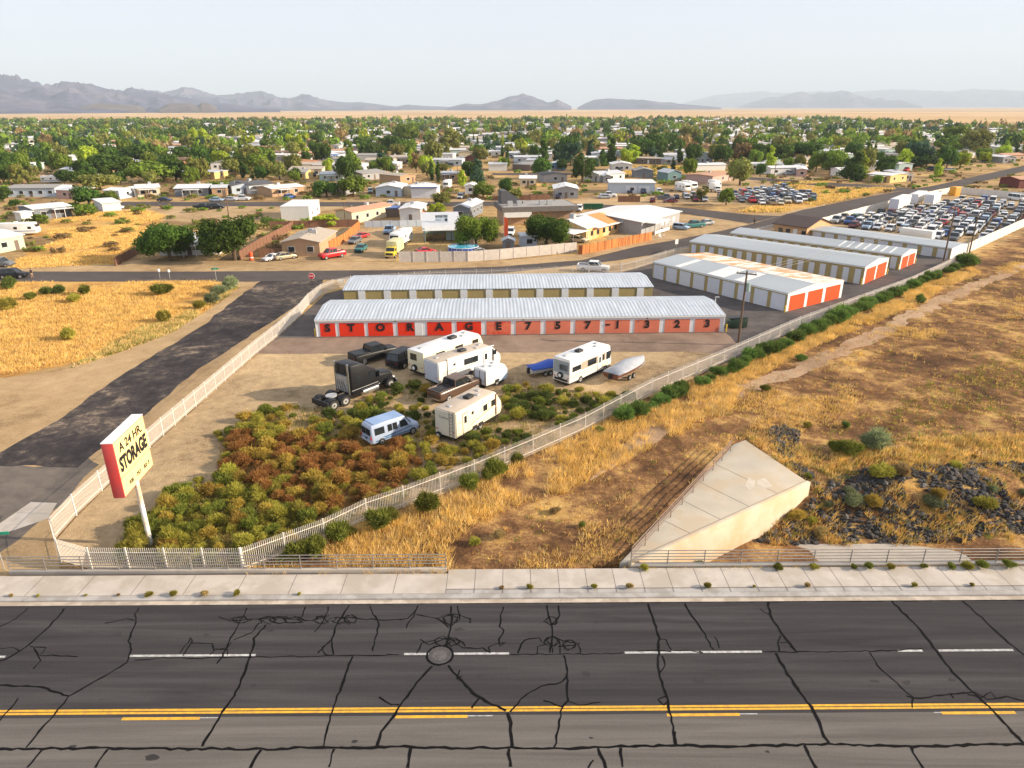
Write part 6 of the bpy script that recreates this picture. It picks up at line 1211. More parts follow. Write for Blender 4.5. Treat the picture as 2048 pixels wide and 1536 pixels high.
for k, q in enumerate(((1320, 476), (1327, 474))):
    p = G(*q); r = thing('garden_chair', ('left', 'right')[k]+' of two white garden chairs beside the wooden fence end', 'chair', (p.x, p.y, 0), .4+k)
    MB().box(-.28, .28, -.28, .28, .42, .47, WHITE).build('seat', WHITE, r); MB().box(-.28, .28, .24, .29, .47, 1.0, WHITE).build('backrest', WHITE, r)
    for x in (-.25, .25):
        for y in (-.25, .25): MB().box(x-.03, x+.03, y-.03, y+.03, 0, .42, WHITE).build('leg', WHITE, r)
# people
def person(label, px, shirt, pants, deg=0, lean=0, h=1.75):
    p = G(*px); r = thing('person', label, 'person', (p.x, p.y, .02), rad(deg))
    me = bpy.data.meshes.new('body'); bm = bmesh.new()
    J = [((0, 0, .95), .15), ((0, 0, 1.2), .14), ((lean*.5, 0, 1.42), .17), ((lean*.6, 0, 1.52), .06), ((lean*.7, 0, 1.64), .10), ((lean*.7, 0, 1.74), .07), ((0, .10, .9), .11), ((.04, .11, .5), .07), ((0, .12, .06), .05), ((.14, .12, .03), .04), ((0, -.10, .9), .11), ((-.02, -.11, .5), .07), ((-.08, -.12, .06), .05), ((.06, -.12, .03), .04), ((lean*.5, .2, 1.4), .06), ((.05+lean*.5, .26, 1.12), .045), ((.2+lean*.5, .22, .95), .04), ((lean*.5, -.2, 1.4), .06), ((.05+lean*.5, -.26, 1.12), .045), ((.18+lean*.5, -.22, .92), .04)]
    E_ = [(0, 1), (1, 2), (2, 3), (3, 4), (4, 5), (0, 6), (6, 7), (7, 8), (8, 9), (0, 10), (10, 11), (11, 12), (12, 13), (2, 14), (14, 15), (15, 16), (2, 17), (17, 18), (18, 19)]
    me.from_pydata([j[0] for j in J], E_, []); o = link('body', me, r); o.modifiers.new('skin', 'SKIN'); 
    for v, j in zip(me.skin_vertices[0].data if me.skin_vertices else [], J): v.radius = (j[1], j[1])
    if not me.skin_vertices:
        pass
    s_ = o.modifiers.new('sub', 'SUBSURF'); s_.levels = 1; s_.render_levels = 1
    bm.from_mesh(me); sk = bm.verts.layers.skin.verify()
    bm.verts.ensure_lookup_table()
    for v, j in zip(bm.verts, J): v[sk].radius = (j[1], j[1])
    bm.verts[0][sk].use_root = True; bm.to_mesh(me); bm.free()
    SKN = M('skin', (.35, .19, .12), .6); me.materials.append(SKN)
    tm = M('cloth_'+shirt, {'dark': (.02, .02, .025), 'red': (.4, .02, .02), 'green': (.1, .2, .1)}[shirt], .9); pm = M('trousers_'+pants, {'tan': (.35, .25, .16), 'dark': (.02, .02, .03)}[pants], .9)
    def oval(x, z, rx, ry): return [(x+rx*cos(a), ry*sin(a), z) for a in np.linspace(0, 2*pi, 9)[:-1]]
    MB().loft([oval(0, .92, .15, .20), oval(lean*.2, 1.15, .15, .19), oval(lean*.5, 1.42, .15, .24), oval(lean*.55, 1.50, .08, .12)], tm).build('shirt', tm, r, smooth=True)
    MB().loft([oval(0, 1.0, .14, .19), oval(0, .85, .15, .22), oval(0, .50, .13, .20)], pm).build('trousers', pm, r, smooth=True)
    HR = M('hair_dark', (.03, .02, .015), .9); MB().loft([oval(lean*.7-.01, 1.66, .115, .11), oval(lean*.7-.02, 1.74, .11, .10), oval(lean*.7, 1.80, .05, .05)], HR).build('hair', HR, r, smooth=True)
    return r
person('person in dark shirt and tan trousers standing behind the black vehicle on the upper street', (65, 556), 'dark', 'tan', 150)
person('person in dark clothes riding a bicycle on the dirt beside the diagonal street', (1508, 447), 'dark', 'dark', 60, .25)
p = G(1508, 447.5); r = thing('bicycle', 'dark bicycle under the rider beside the diagonal street', 'bicycle', (p.x+.1, p.y-.2, .02), rad(60))
for x in (-.5, .5):
    b = MB()
    for k in range(14): a, c = 2*pi*k/14, 2*pi*(k+1)/14; b.cyl((x+.33*cos(a), 0, .34+.33*sin(a)), (x+.33*cos(c), 0, .34+.33*sin(c)), .03, n=5, m=BLACKR)
    b.build('wheel', BLACKR, r)
b = MB()
for a, c in (((-.5, .34), (-.1, .85)), ((-.1, .85), (.4, .85)), ((.4, .85), (0, .35)), ((0, .35), (-.1, .85)), ((-.5, .34), (0, .35)), ((.4, 1.0), (.5, .34))): b.cyl((a[0], 0, a[1]), (c[0], 0, c[1]), .025, n=5, m=DARKM)
b.build('frame', DARKM, r); MB().box(-.22, .0, -.08, .08, .88, .95, DARKM).build('saddle', DARKM, r); MB().cyl((.42, -.28, 1.0), (.42, .28, 1.0), .02, n=5, m=DARKM).build('handlebar', DARKM, r)
# ================================================================ plants
def LM(name, c, var=.35, tr=.3): return M(name, c, .8, var, .6, trans=tr, spec=.15, rnd=0 if 'grass' in name or 'weed' in name else .28)
LEAF = {'dark': LM('leaf_dark_green', (.075, .135, .020)), 'mid': LM('leaf_mid_green', (.175, .245, .030)), 'lime': LM('leaf_lime', (.38, .46, .04)), 'olive': LM('leaf_olive', (.23, .235, .055)), 'blue': LM('leaf_blue_green', (.065, .13, .065)), 'dry': LM('leaf_dry_brown', (.33, .23, .10))}
BARK = M('bark', (.11, .075, .05), .9, .3, 4)
BK_ = list(LEAF)
def crown_np(rng, nleaf, lsize, blobs, squash=.8, fill=.35):
    """leaf quads spread through blobs; returns verts, faces (unit crown: radius ~1, base z 0)"""
    B_ = np.array(blobs); wts = B_[:, 3]**2; wts = wts/wts.sum(); idx = rng.choice(len(B_), nleaf, p=wts)
    d = rng.normal(size=(nleaf, 3)); d /= np.linalg.norm(d, axis=1)[:, None]; rad_ = (1-fill*rng.random(nleaf)**1.5)*(1+.17*rng.normal(size=nleaf))
    c = B_[idx, :3]+d*(B_[idx, 3]*rad_)[:, None]*np.array([1, 1, squash])
    u = rng.normal(size=(nleaf, 3)); u -= d*(u*d).sum(1)[:, None]*.75; u /= np.linalg.norm(u, axis=1)[:, None]
    v = np.cross(d+.5*rng.normal(size=(nleaf, 3)), u); v /= np.linalg.norm(v, axis=1)[:, None]
    s = lsize*(.6+.8*rng.random(nleaf))[:, None]; V = np.stack([c-u*s, c-v*s*.6, c+u*s, c+v*s*.6], 1).reshape(-1, 3)
    return V, np.arange(nleaf*4).reshape(-1, 4)
def ico(sub=2):
    bm = bmesh.new(); bmesh.ops.create_icosphere(bm, subdivisions=sub, radius=1); v = np.array([x.co[:] for x in bm.verts]); f = [tuple(q.index for q in p.verts) for p in bm.faces]; bm.free(); return v, f
ICO1 = ico(1); ICO2 = ico(2)
def raw_mesh(name, V, Fq, Ft, m):
    me = bpy.data.meshes.new(name); me.from_pydata([tuple(v) for v in V], [], [tuple(int(i) for i in f) for f in Fq]+[tuple(f) for f in Ft]); me.materials.append(m); return me
def big_mesh(name, V, nv, m, smooth=False):
    """V (n*nv,3) of n polygons with nv vertices each, fast"""
    n = len(V)//nv; me = bpy.data.meshes.new(name); me.vertices.add(len(V)); me.vertices.foreach_set('co', np.asarray(V, dtype=np.float32).ravel())
    me.loops.add(n*nv); me.loops.foreach_set('vertex_index', np.arange(n*nv, dtype=np.int32)); me.polygons.add(n); me.polygons.foreach_set('loop_start', np.arange(0, n*nv, nv, dtype=np.int32)); me.polygons.foreach_set('loop_total', np.full(n, nv, dtype=np.int32))
    me.update(); me.validate(); me.materials.append(m); return me
def blobs_for(rng, kind):
    if kind == 'round': return [(0, 0, .95, .62)]+[(rng.uniform(-.55, .55), rng.uniform(-.55, .55), rng.uniform(.55, 1.25), rng.uniform(.28, .48)) for _ in range(13)]
    if kind == 'wide': return [(0, 0, .75, .5)]+[(.78*cos(a)*rng.uniform(.6, 1), .78*sin(a)*rng.uniform(.6, 1), rng.uniform(.45, 1.0), rng.uniform(.25, .42)) for a in rng.uniform(0, 6.3, 16)]
    if kind == 'tall': return [(rng.uniform(-.28, .28), rng.uniform(-.28, .28), z, rng.uniform(.30, .46)*(1.15-z*.28)) for z in np.linspace(.25, 2.3, 13)]
    if kind == 'loose': return [(rng.uniform(-.7, .7), rng.uniform(-.7, .7), rng.uniform(.3, 1.4), rng.uniform(.16, .36)) for _ in range(18)]
    return [(rng.uniform(-.06, .06), rng.uniform(-.06, .06), z, .26*(1-abs(z-1.4)/2.6)) for z in np.linspace(.2, 3.4, 14)]   # cypress
CR = {}
def crown_mesh(kind, col, q, var=0):
    k = (kind, col, q, var)
    if k in CR: return CR[k]
    rng = np.random.default_rng(hash((kind, q, var)) % 1000 if False else sum(map(ord, kind))+q*7+var*31)
    n, ls = {3: (9500, .050), 2: (1900, .095), 1: (520, .165)}[q]
    bl = blobs_for(rng, kind); V, Fq = crown_np(rng, n, ls, bl, .85)
    iv, if_ = ICO1; Vc, Fc = [V], []; o = len(V)
    for (x, y, z, r_) in bl:
        P_ = iv*(r_*.56)*(1+.12*rng.normal(size=(len(iv), 1)))*np.array([1, 1, .85])+np.array([x, y, z]); Vc.append(P_); Fc += [tuple(i+o for i in f) for f in if_]; o += len(iv)
    me = raw_mesh('crown', np.vstack(Vc), Fq, Fc, LEAF[col]); CR[k] = me; return me
TK = {}
def trunk_mesh(kind, q):
    if (kind, q) in TK: return TK[(kind, q)]
    rng = random.Random(5+q); b = MB(); n = 8 if q > 1 else 5
    hgt = {'round': .6, 'wide': .45, 'tall': .5, 'loose': .5, 'cypress': .4}[kind]
    b.cyl((0, 0, -.15), (.03, .02, hgt*.5), .09, .07, n); b.cyl((.03, .02, hgt*.5), (0, .03, hgt), .07, .05, n)
    for i in range(6 if q > 1 else 3):
        a = i*2.3; L_ = rng.uniform(.35, .6); mid = (L_*.5*cos(a), L_*.5*sin(a), hgt+.15); b.cyl((0, .02, hgt*.85), mid, .045, .03, n); b.cyl(mid, (L_*cos(a), L_*sin(a), hgt+.45), .03, .012, n)
    TK[(kind, q)] = b.mesh('trunk', BARK); return TK[(kind, q)]
rt = random.Random(42)
def tree(kind, col, x, y, w_, h, label, group=None, q=2, name='tree', z=0):
    """w_ crown width, h total height"""
    top_ = {'round': 1.72, 'wide': 1.35, 'tall': 2.75, 'loose': 1.7, 'cypress': 3.6}[kind]; R_ = {'cypress': .3, 'tall': .72, 'wide': 1.15}.get(kind, 1.0)
    r = thing(name, label, 'tree', (x, y, z), rt.uniform(0, 6.28), group); sx = w_/2/R_; sz = h/top_
    tr = link('trunk', trunk_mesh(kind, q), r); tr.scale = (sx*.9, sx*.9, sz)
    c = link('crown', crown_mesh(kind, col, q, rt.randrange(3)), r); c.scale = (sx, sx, sz); return r
def mpp(px, py): a = G(px, py); return (Vector((a.x, a.y, 0))-Vector((0, 0, CH))).length/F
TREES = []
def ptree(px, py, wpx, hpx, kind, col, label, q=2, name='tree'):
    p = G(px, py); m_ = mpp(px, py); h = zat(p, py-hpx); tree(kind, col, p.x, p.y, wpx*m_, h, label, None, q, name); TREES.append((p.x, p.y, wpx*m_*.45))
ptree(342, 522, 112, 82, 'wide', 'dark', 'large dark shade tree, left of the pair beside the slanting fence', 3); ptree(470, 520, 122, 94, 'wide', 'dark', 'larger dark shade tree, right of the pair beside the slanting fence', 3)
ptree(953, 498, 92, 70, 'wide', 'mid', 'green shade tree behind the blue pool', 3); ptree(1093, 497, 98, 68, 'wide', 'dark', 'dark green shade tree beside the pale blue shed', 3)
TL = [(701, 356, 52, 52, 'round', 'mid', 'big round green tree in the middle of the neighbourhood'), (708, 394, 66, 44, 'wide', 'mid', 'wide green tree left of the white gabled house'), (653, 394, 60, 34, 'wide', 'dark', 'dark spreading tree right of the beige porch house'), (650, 452, 54, 26, 'loose', 'lime', 'lime green shrub tree between the white box building and the cream house'),
 (884, 410, 44, 30, 'round', 'olive', 'olive tree right of the blue trimmed garage'), (876, 438, 40, 36, 'loose', 'lime', 'lime feathery tree left of the narrow slate house'), (967, 396, 50, 34, 'round', 'mid', 'round green tree beside the second street in the middle'), (1012, 388, 32, 36, 'round', 'dark', 'dark round tree left of the white roofed grey house'), (1160, 342, 36, 28, 'round', 'mid', 'small round green tree at the corner of the third street'), (1267, 326, 32, 44, 'tall', 'lime', 'bright lime tree above the white gabled house'), (1310, 312, 54, 52, 'round', 'dark', 'large dark tree right of the bright lime tree'),
 (1480, 370, 62, 60, 'round', 'olive', 'large olive tree at the edge of the salvage lot'), (1443, 330, 40, 45, 'round', 'dark', 'dark round tree right of the two storey pale blue house'), (1484, 318, 42, 44, 'loose', 'mid', 'lighter green tree behind the large olive tree'), (1397, 402, 30, 26, 'loose', 'olive', 'small olive tree in front of the salvage lot'), (1452, 410, 38, 38, 'loose', 'mid', 'loose green tree among the salvage cars'), (1380, 294, 46, 48, 'loose', 'olive', 'loose olive tree among distant houses right of centre'),
 (1613, 320, 58, 40, 'wide', 'dark', 'broad dark tree above the pink mobile home'), (1540, 326, 84, 44, 'wide', 'dark', 'broad dark clump tree right of the large olive tree'), (1701, 361, 46, 70, 'tall', 'dark', 'tall dark tree on a slender trunk by the small white house'), (1722, 357, 28, 62, 'tall', 'lime', 'tall lime tree touching the tall dark tree'), (1828, 336, 54, 28, 'wide', 'dark', 'wide low dark tree left of the long blue house'), (1875, 354, 20, 42, 'tall', 'lime', 'young lime tree alone beside the diagonal street'), (1754, 326, 24, 26, 'round', 'dark', 'small dark tree above the yellow cornered house'), (1944, 312, 62, 58, 'loose', 'olive', 'tall feathery tree right of the long blue house'), (1895, 300, 56, 52, 'loose', 'mid', 'tall loose tree above the long blue house'), (1754, 368, 24, 20, 'round', 'mid', 'round bush tree at the corner of the yellow cornered house'),
 (178, 412, 58, 40, 'wide', 'dark', 'dark spreading tree on the left of the golden field'), (224, 410, 36, 32, 'round', 'mid', 'round green tree behind the carport'), (172, 432, 42, 26, 'round', 'mid', 'bushy green tree against the slate mobile home'), (82, 446, 26, 20, 'loose', 'mid', 'small green tree in front of the slate mobile home'), (437, 386, 42, 28, 'round', 'mid', 'green tree between the porch house and the light blue house'), (462, 378, 30, 22, 'round', 'olive', 'olive tree behind the light blue gable house'), (32, 416, 20, 20, 'round', 'dark', 'small dark bush tree at the far left'), (8, 404, 30, 34, 'round', 'dark', 'dark tree at the left edge of the view'),
 (487, 356, 12, 50, 'cypress', 'dark', 'tall dark cypress right of the mint house'), (542, 326, 9, 24, 'cypress', 'dark', 'slim dark cypress left of the bright blue house'), (1127, 322, 9, 26, 'cypress', 'dark', 'slim dark cypress beside the blue house with white roof'), (668, 290, 8, 22, 'cypress', 'dark', 'slim cypress among trees left of centre'), (833, 345, 26, 44, 'loose', 'dry', 'tall dry brown tree beside the tan mobile home'), (850, 340, 26, 34, 'loose', 'olive', 'loose olive tree left of the sandy lot'), (925, 374, 26, 36, 'loose', 'lime', 'yellow green bush tree beside the pole in the sandy lot'), (1003, 330, 16, 18, 'round', 'lime', 'small yellow green tree at the right of the sandy lot'), (885, 345, 30, 20, 'round', 'olive', 'olive bush by the sandy lot'), (1325, 344, 26, 14, 'round', 'olive', 'low olive bush on the golden lot'), (1030, 400, 30, 22, 'loose', 'olive', 'yellowish bush right of the dark round tree'),
 (560, 360, 30, 40, 'round', 'olive', 'olive tree left of the yellow house'), (520, 348, 50, 46, 'round', 'mid', 'large green tree above the white house with dark shingle roof'), (470, 345, 40, 36, 'round', 'mid', 'green tree left of the large green tree'), (280, 330, 70, 44, 'wide', 'dark', 'broad dark tree in the dense left grove'), (225, 350, 80, 50, 'round', 'dark', 'tall dark crown in the dense left grove'), (300, 365, 90, 44, 'wide', 'mid', 'wide green tree above the cream house'), (200, 380, 80, 34, 'wide', 'olive', 'wide olive tree above the small pink house'), (410, 300, 46, 46, 'loose', 'lime', 'pale green tall tree in the left grove'), (600, 310, 40, 44, 'loose', 'lime', 'tall yellow green tree above the blue house'), (900, 300, 60, 44, 'loose', 'olive', 'broad loose olive tree near the centre'), (815, 288, 50, 46, 'round', 'mid', 'tall green tree left of the broad olive tree'), (795, 310, 60, 40, 'wide', 'dark', 'dark wide tree behind the white low gable house'), (960, 325, 42, 36, 'round', 'olive', 'round olive tree above the red shed')]
for a in TL: ptree(*a)
# ------------------------------------------------ random fill of the neighbourhood
def blocked(x, y, r_=0):
    for q in HOUSES:
        if inpoly(x, y, q): return True
    return False
ROADP = [p for n in ('upper_street', 'second_street', 'third_street') for p in SHEETS[n]]
CARY = wpoly([(1640, 452), (1762, 416), (1880, 388), (1930, 389), (2200, 400), (2200, 330), (2048, 452), (1935, 505)]); SALV = wpoly([(1325, 400), (1340, 385), (1480, 372), (1640, 380), (1640, 412), (1500, 412), (1330, 408)])
OPEN = [CARY, SALV, wpoly([(870, 350), (880, 322), (1010, 322), (1000, 350)]), wpoly([(1230, 350), (1270, 328), (1420, 330), (1440, 350)]), wpoly([(235, 430), (235, 402), (2048, 402), (2048, 560), (0, 560), (0, 440)]), wpoly([(1555, 400), (1560, 358), (1800, 372), (1880, 345), (2048, 320), (2200, 320), (2200, 400)]), wpoly([(990, 375), (990, 352), (1080, 352), (1080, 375)])]
def sect(px): return [n for a, n in ((-1e9, 'at the far left edge'), (60, 'under the highest left mountain'), (200, 'under the second left ridge'), (330, 'under the dark foothills'), (470, 'left of the masted peak'), (570, 'under the masted peak'), (680, 'under the long mountain gap'), (860, 'left of the pointed peak'), (980, 'under the pointed central peak'), (1110, 'between peak and mesa'), (1180, 'under the flat topped mesa'), (1360, 'right of the mesa'), (1480, 'left of the blue range'), (1580, 'under the jagged blue range'), (1720, 'right of the blue range'), (1850, 'under the palest range'), (1960, 'at the far right edge')) if px >= a][-1]
def bandn(py): return 'in nearest rows' if py > 320 else 'in second rows' if py > 290 else 'in middle rows' if py > 265 else 'in far rows' if py > 250 else 'in farthest rows'
# houses: copies of eight simple prototypes
protos = []
for wc, rc, typ, nf, ns, rise, Lw, dp, desc in [('white', 'white', 'side', 3, 1, .6, 17, 8, 'white mobile home with white roof'), ('cream', 'tan', 'side', 3, 1, .9, 15, 10, 'cream house with tan roof'), ('pale', 'silver', 'side', 3, 1, .7, 16, 9, 'pale blue mobile home with silver roof'), ('white', 'grey', 'front', 2, 3, .9, 9, 15, 'white house with grey gable roof'), ('tan', 'salmon', 'side', 3, 1, .9, 15, 10, 'tan house with salmon roof'), ('grey', 'white', 'front', 2, 3, .8, 8, 16, 'grey house with bright white roof'), ('mint', 'white', 'side', 3, 1, .5, 18, 8, 'mint mobile home with white roof'), ('white', 'silver', 'flat', 3, 1, 0, 13, 9, 'white flat roofed home')]:
    o = house(None, None, dp, 3.0, typ, rise, wc, rc, desc, nf, ns, A=Vector((0, 0, 0)), ang_=0, Lw=Lw); HOUSES.pop(); protos.append((o, desc))
placed = []; used = set(); rh = random.Random(11)
cand = []
for _ in range(80000):
    D = 330+1450*rh.random()**.62; X = rh.uniform(-.86, .86)*D; cand.append((X, D))
cnt = 0; stuffH = MB()
cell = {}
def free(x, y, R_):
    k = (int(x//20), int(y//20))
    for i in (-1, 0, 1):
        for j in (-1, 0, 1):
            for (a, c) in cell.get((k[0]+i, k[1]+j), ()):
                if (a-x)**2+(c-y)**2 < R_*R_: return False
    cell.setdefault(k, []).append((x, y)); return True
HR_ = []
for x, y in cand:
    px, py = PX((x, y, 0))
    if py < 239 or py > 394 or px < -60 or px > 2110: continue
    
    if px > 1650 and py < 239+(px-1650)*.055: continue
    if blocked(x, y) or any(inpoly(x, y, q) for q in OPEN) or any(inpoly(x, y, q) for q in ROADP): continue
    if any((x-a)**2+(y-c)**2 < 14**2 for a, c, _ in TREES): continue
    R_ = 17 if py > 322 else 19 if py > 270 else 22
    if not free(x, y, R_): continue
    HR_.append((x, y, px, py))
    if len(HR_) > 1900: break
HR_.sort(key=lambda t: t[1])
print('random houses', len(HR_))
nind = 240
for i, (x, y, px, py) in enumerate(HR_):
    a = rh.choice((0, 0, 1.57, .1, -.1, 3.14))+rh.uniform(-.08, .08)+(.25 if px > 1300 else 0)
    if i < nind:
        pr, desc = protos[i % 8]; lab = desc+' '+sect(px)+' '+bandn(py)
        if i < 8: r = pr; r.location = (x, y, 0); r.rotation_euler = (0, 0, a)
        else: r = dup(pr, (x, y, 0), a)
        r['label'] = lab; r['group'] = 'homes among the trees'
    else:
        L_, d_ = rh.uniform(12, 19), rh.uniform(8, 12); h_ = rh.uniform(2.8, 4); wm = HW_[rh.choice(('white', 'cream', 'pale', 'grey', 'tan', 'white'))]; rm = RF[rh.choice(('white', 'silver', 'tan', 'grey', 'white', 'dark'))]
        c, s_ = cos(a), sin(a); V = [(-L_/2, -d_/2), (L_/2, -d_/2), (L_/2, d_/2), (-L_/2, d_/2)]; V = [(x+u*c-v*s_, y+u*s_+v*c) for u, v in V]
        stuffH.loft([[(u, v, 0) for u, v in V], [(u, v, h_) for u, v in V]], wm)
        m1 = ((V[0][0]+V[3][0])/2, (V[0][1]+V[3][1])/2, h_+1.2); m2 = ((V[1][0]+V[2][0])/2, (V[1][1]+V[2][1])/2, h_+1.2)
        stuffH.add([(*V[0], h_), (*V[1], h_), m2, m1, (*V[3], h_), (*V[2], h_)], [(0, 1, 2, 3), (3, 2, 5, 4), (0, 3, 4), (1, 5, 2)], rm)
o = stuffH.build('distant_houses'); struct(o, 'stuff')
if len(HR_) < 8: print('WARN few')
# trees
TP = []; cell = {}; ncand = 0
rt2 = random.Random(77)
for _ in range(170000):
    D = 290+1500*rt2.random()**.8; X = rt2.uniform(-.86, .86)*D; px, py = PX((X, D, 0))
    if py < 237 or py > 392 or px < -90 or px > 2140: continue
    if px > 1620 and py < 238+(px-1620)*.05: continue
    if 1430 < px < 1620 and py < 246 and rt2.random() < .8: continue
    dens = .8 if px < 560 else (.48 if py > 300 else .66)
    if px < 560 and py > 380: continue
    if px > 560 and py > 335: dens = .42
    if noise.noise((X*.008, D*.008, 4)) < -.22 and px > 500: dens *= .5
    if rt2.random() > dens: continue
    if blocked(X, D) or any(inpoly(X, D, q) for q in OPEN) or any(inpoly(X, D, q) for q in ROADP): continue
    if any((X-a)**2+(D-c)**2 < max(36, r_*r_) for a, c, r_ in TREES): continue
    if not free(X, D, 5.8 if px < 560 else 7.2): continue
    TP.append((X, D, px, py))
    if len(TP) > 6500: break
HXY = [(x, y) for x, y, _, _ in HR_]; hc = {}
for x, y in HXY: hc.setdefault((int(x//15), int(y//15)), []).append((x, y))
def nearh(x, y, R_=9.5):
    k = (int(x//15), int(y//15)); return any((a+7-x)**2+(c-y-3)**2 < R_*R_ for i in (-1, 0, 1) for j in (-1, 0, 1) for a, c in hc.get((k[0]+i, k[1]+j), ()))
TP = [t for t in TP if not nearh(t[0], t[1])]; TP.sort(key=lambda t: t[1]); print('random trees', len(TP))
kinds = ['round', 'round', 'wide', 'loose', 'tall', 'round', 'cypress', 'wide']; cols = ['dark', 'dark', 'mid', 'mid', 'olive', 'dark', 'olive', 'blue', 'lime', 'mid', 'dry']
CD = dict(dark='dark green', mid='mid green', olive='olive', blue='blue green', lime='lime green', dry='dry brown'); KD = dict(round='round', wide='wide', loose='loose crowned', tall='tall', cypress='columnar')
far = {c: [] for c in LEAF}; farV = {c: [] for c in LEAF}
lowp = {}
for k in ('round', 'wide', 'tall', 'loose'):
    for v in range(3):
        rng = np.random.default_rng(50+v+len(k)); V, Fq = crown_np(rng, 64, .30, blobs_for(rng, k), .85, .3); lowp[(k, v)] = V
for i, (x, y, px, py) in enumerate(TP):
    kd = rt2.choice(kinds); cl = rt2.choice(cols); w_ = 4.5+8.5*rt2.random(); h = w_*rt2.uniform(.6, 1.0)+1.5
    if px < 560 and cl in ('lime', 'dry') and rt2.random() < .6: cl = 'dark'
    if kd == 'tall': w_ *= .65; h *= 1.25
    if kd == 'cypress': w_ = 2.4; h = 9; cl = 'dark'
    if i < 235: tree(kd, cl, x, y, w_, h, '%s %s tree %s %s' % (KD[kd], CD[cl], sect(px), bandn(py)), 'trees among the homes', 2 if py > 310 else 1)
    else:
        if kd == 'cypress': kd = 'round'
        top_ = {'round': 1.72, 'wide': 1.35, 'tall': 2.75, 'loose': 1.7}[kd]; a = rt2.uniform(0, 6.28); c, s_ = cos(a), sin(a); V = lowp[(kd, rt2.randrange(3))]
        sx = w_/2*1.05; sz = h/top_; farV[cl].append(np.stack([(V[:, 0]*c-V[:, 1]*s_)*sx+x, (V[:, 0]*s_+V[:, 1]*c)*sx+y, V[:, 2]*sz], 1))
for cl, L_ in farV.items():
    if L_: struct(link('distant_trees', big_mesh('distant_trees', np.vstack(L_), 4, LEAF[cl])), 'stuff')
# ================================================================ bushes in and beside the lot
def bush_mesh(name, m, seed, n=2100, squash=.95):
    rng = np.random.default_rng(seed); bl = [(0, 0, .42, .62)]+[(.42*cos(a), .42*sin(a), rng.uniform(.3, .6), rng.uniform(.3, .45)) for a in rng.uniform(0, 6.28, 7)]
    B_ = np.array(bl); idx = rng.integers(0, len(B_), n); d = rng.normal(size=(n, 3)); d[:, 2] = np.abs(d[:, 2])*.9+.05*rng.normal(size=n); d /= np.linalg.norm(d, axis=1)[:, None]
    base = B_[idx, :3]+d*(B_[idx, 3]*.66)[:, None]; tip = B_[idx, :3]+(d+.16*rng.normal(size=(n, 3)))*(B_[idx, 3]*(.92+.22*rng.random(n)))[:, None]
    side = np.cross(d, rng.normal(size=(n, 3))); side /= np.linalg.norm(side, axis=1)[:, None]; s = .024*(.6+.8*rng.random(n))[:, None]
    V = np.stack([base-side*s, base+side*s, tip+side*s*.5, tip-side*s*.5], 1).reshape(-1, 3); V[:, 2] = np.maximum(V[:, 2]*squash, 0)
    iv, if_ = ICO2; Vc = [V]; Fc = []; o = len(V)
    for (x, y, z, r_) in bl:
        P_ = iv*(r_*.62)*(1+.10*rng.normal(size=(len(iv), 1)))+np.array([x, y, z]); P_[:, 2] *= squash; Vc.append(P_); Fc += [tuple(i+o for i in f) for f in if_]; o += len(iv)
    return raw_mesh(name, np.vstack(Vc), np.arange(n*4).reshape(-1, 4), Fc, m)
BC = {'green': LM('bush_green', (.19, .205, .035), .4), 'yellow': LM('bush_yellow_green', (.36, .32, .055), .4), 'rust': LM('bush_rust', (.42, .215, .065), .4), 'brown': LM('bush_rust_olive', (.42, .29, .06), .4), 'dark': LM('bush_dark_green', (.15, .20, .045), .4), 'fence': LM('bush_blue_green', (.15, .23, .05), .4), 'grey': LM('bush_sage', (.25, .28, .14), .4), 'dry': LM('bush_straw', (.42, .30, .13), .3)}
BMS = {k: [bush_mesh('bush', m, 100+i+len(k)*10) for i in range(3)] for k, m in BC.items()}
rb_ = random.Random(9)
def bush(kind, x, y, r_, label, group, z=0.0, name='bush'):
    o = link(name, BMS[kind][rb_.randrange(3)]); o.location = (x, y, z); o.rotation_euler = (0, 0, rb_.uniform(0, 6.28)); o.scale = (r_*rb_.uniform(.85, 1.2), r_*rb_.uniform(.85, 1.2), r_*rb_.uniform(.9, 1.35)); return tag(o, label, 'bush', group)
BUSHP = wpoly([(432, 870), (470, 848), (560, 815), (640, 818), (690, 822), (760, 786), (820, 765), (860, 775), (850, 812), (870, 830), (1003, 828), (1010, 780), (1040, 768), (1100, 778), (1200, 786), (1262, 800), (1190, 845), (1060, 905), (880, 985), (730, 1032), (560, 1105), (488, 1134), (240, 1128), (238, 1098), (300, 1030), (360, 985), (430, 950), (455, 900)])
RUSTP = wpoly([(450, 880), (560, 862), (680, 880), (830, 885), (840, 940), (760, 1000), (640, 1040), (520, 985), (440, 940)])
GREENP = wpoly([(238, 1128), (238, 1090), (330, 1000), (440, 960), (560, 1010), (640, 1045), (488, 1134)]); TOPG = wpoly([(560, 850), (600, 815), (850, 770), (860, 830), (1003, 835), (1010, 770), (1270, 800), (1060, 905), (1000, 900), (880, 880), (700, 850)])
VEH = []
for o in COL.objects:
    if o.parent is None and o.get('category') in ('van', 'travel trailer', 'motorhome', 'semi truck', 'pickup', 'suv', 'cargo trailer', 'boat') and o.location.y < 110:
        a = o.rotation_euler.z; L_ = {'van': 3.1, 'travel trailer': 4.2, 'motorhome': 4.6, 'semi truck': 4.6, 'pickup': 3.1, 'suv': 2.6, 'cargo trailer': 2.3, 'boat': 3.6}[o['category']]
        VEH.append((o.location.x, o.location.y, cos(a), sin(a), L_))
def inveh(x, y, m_=.25):
    for a, c, ca, sa, L_ in VEH:
        u = (x-a)*ca+(y-c)*sa; v = -(x-a)*sa+(y-c)*ca
        if abs(u) < L_+m_ and abs(v) < 1.35+m_: return True
    return False
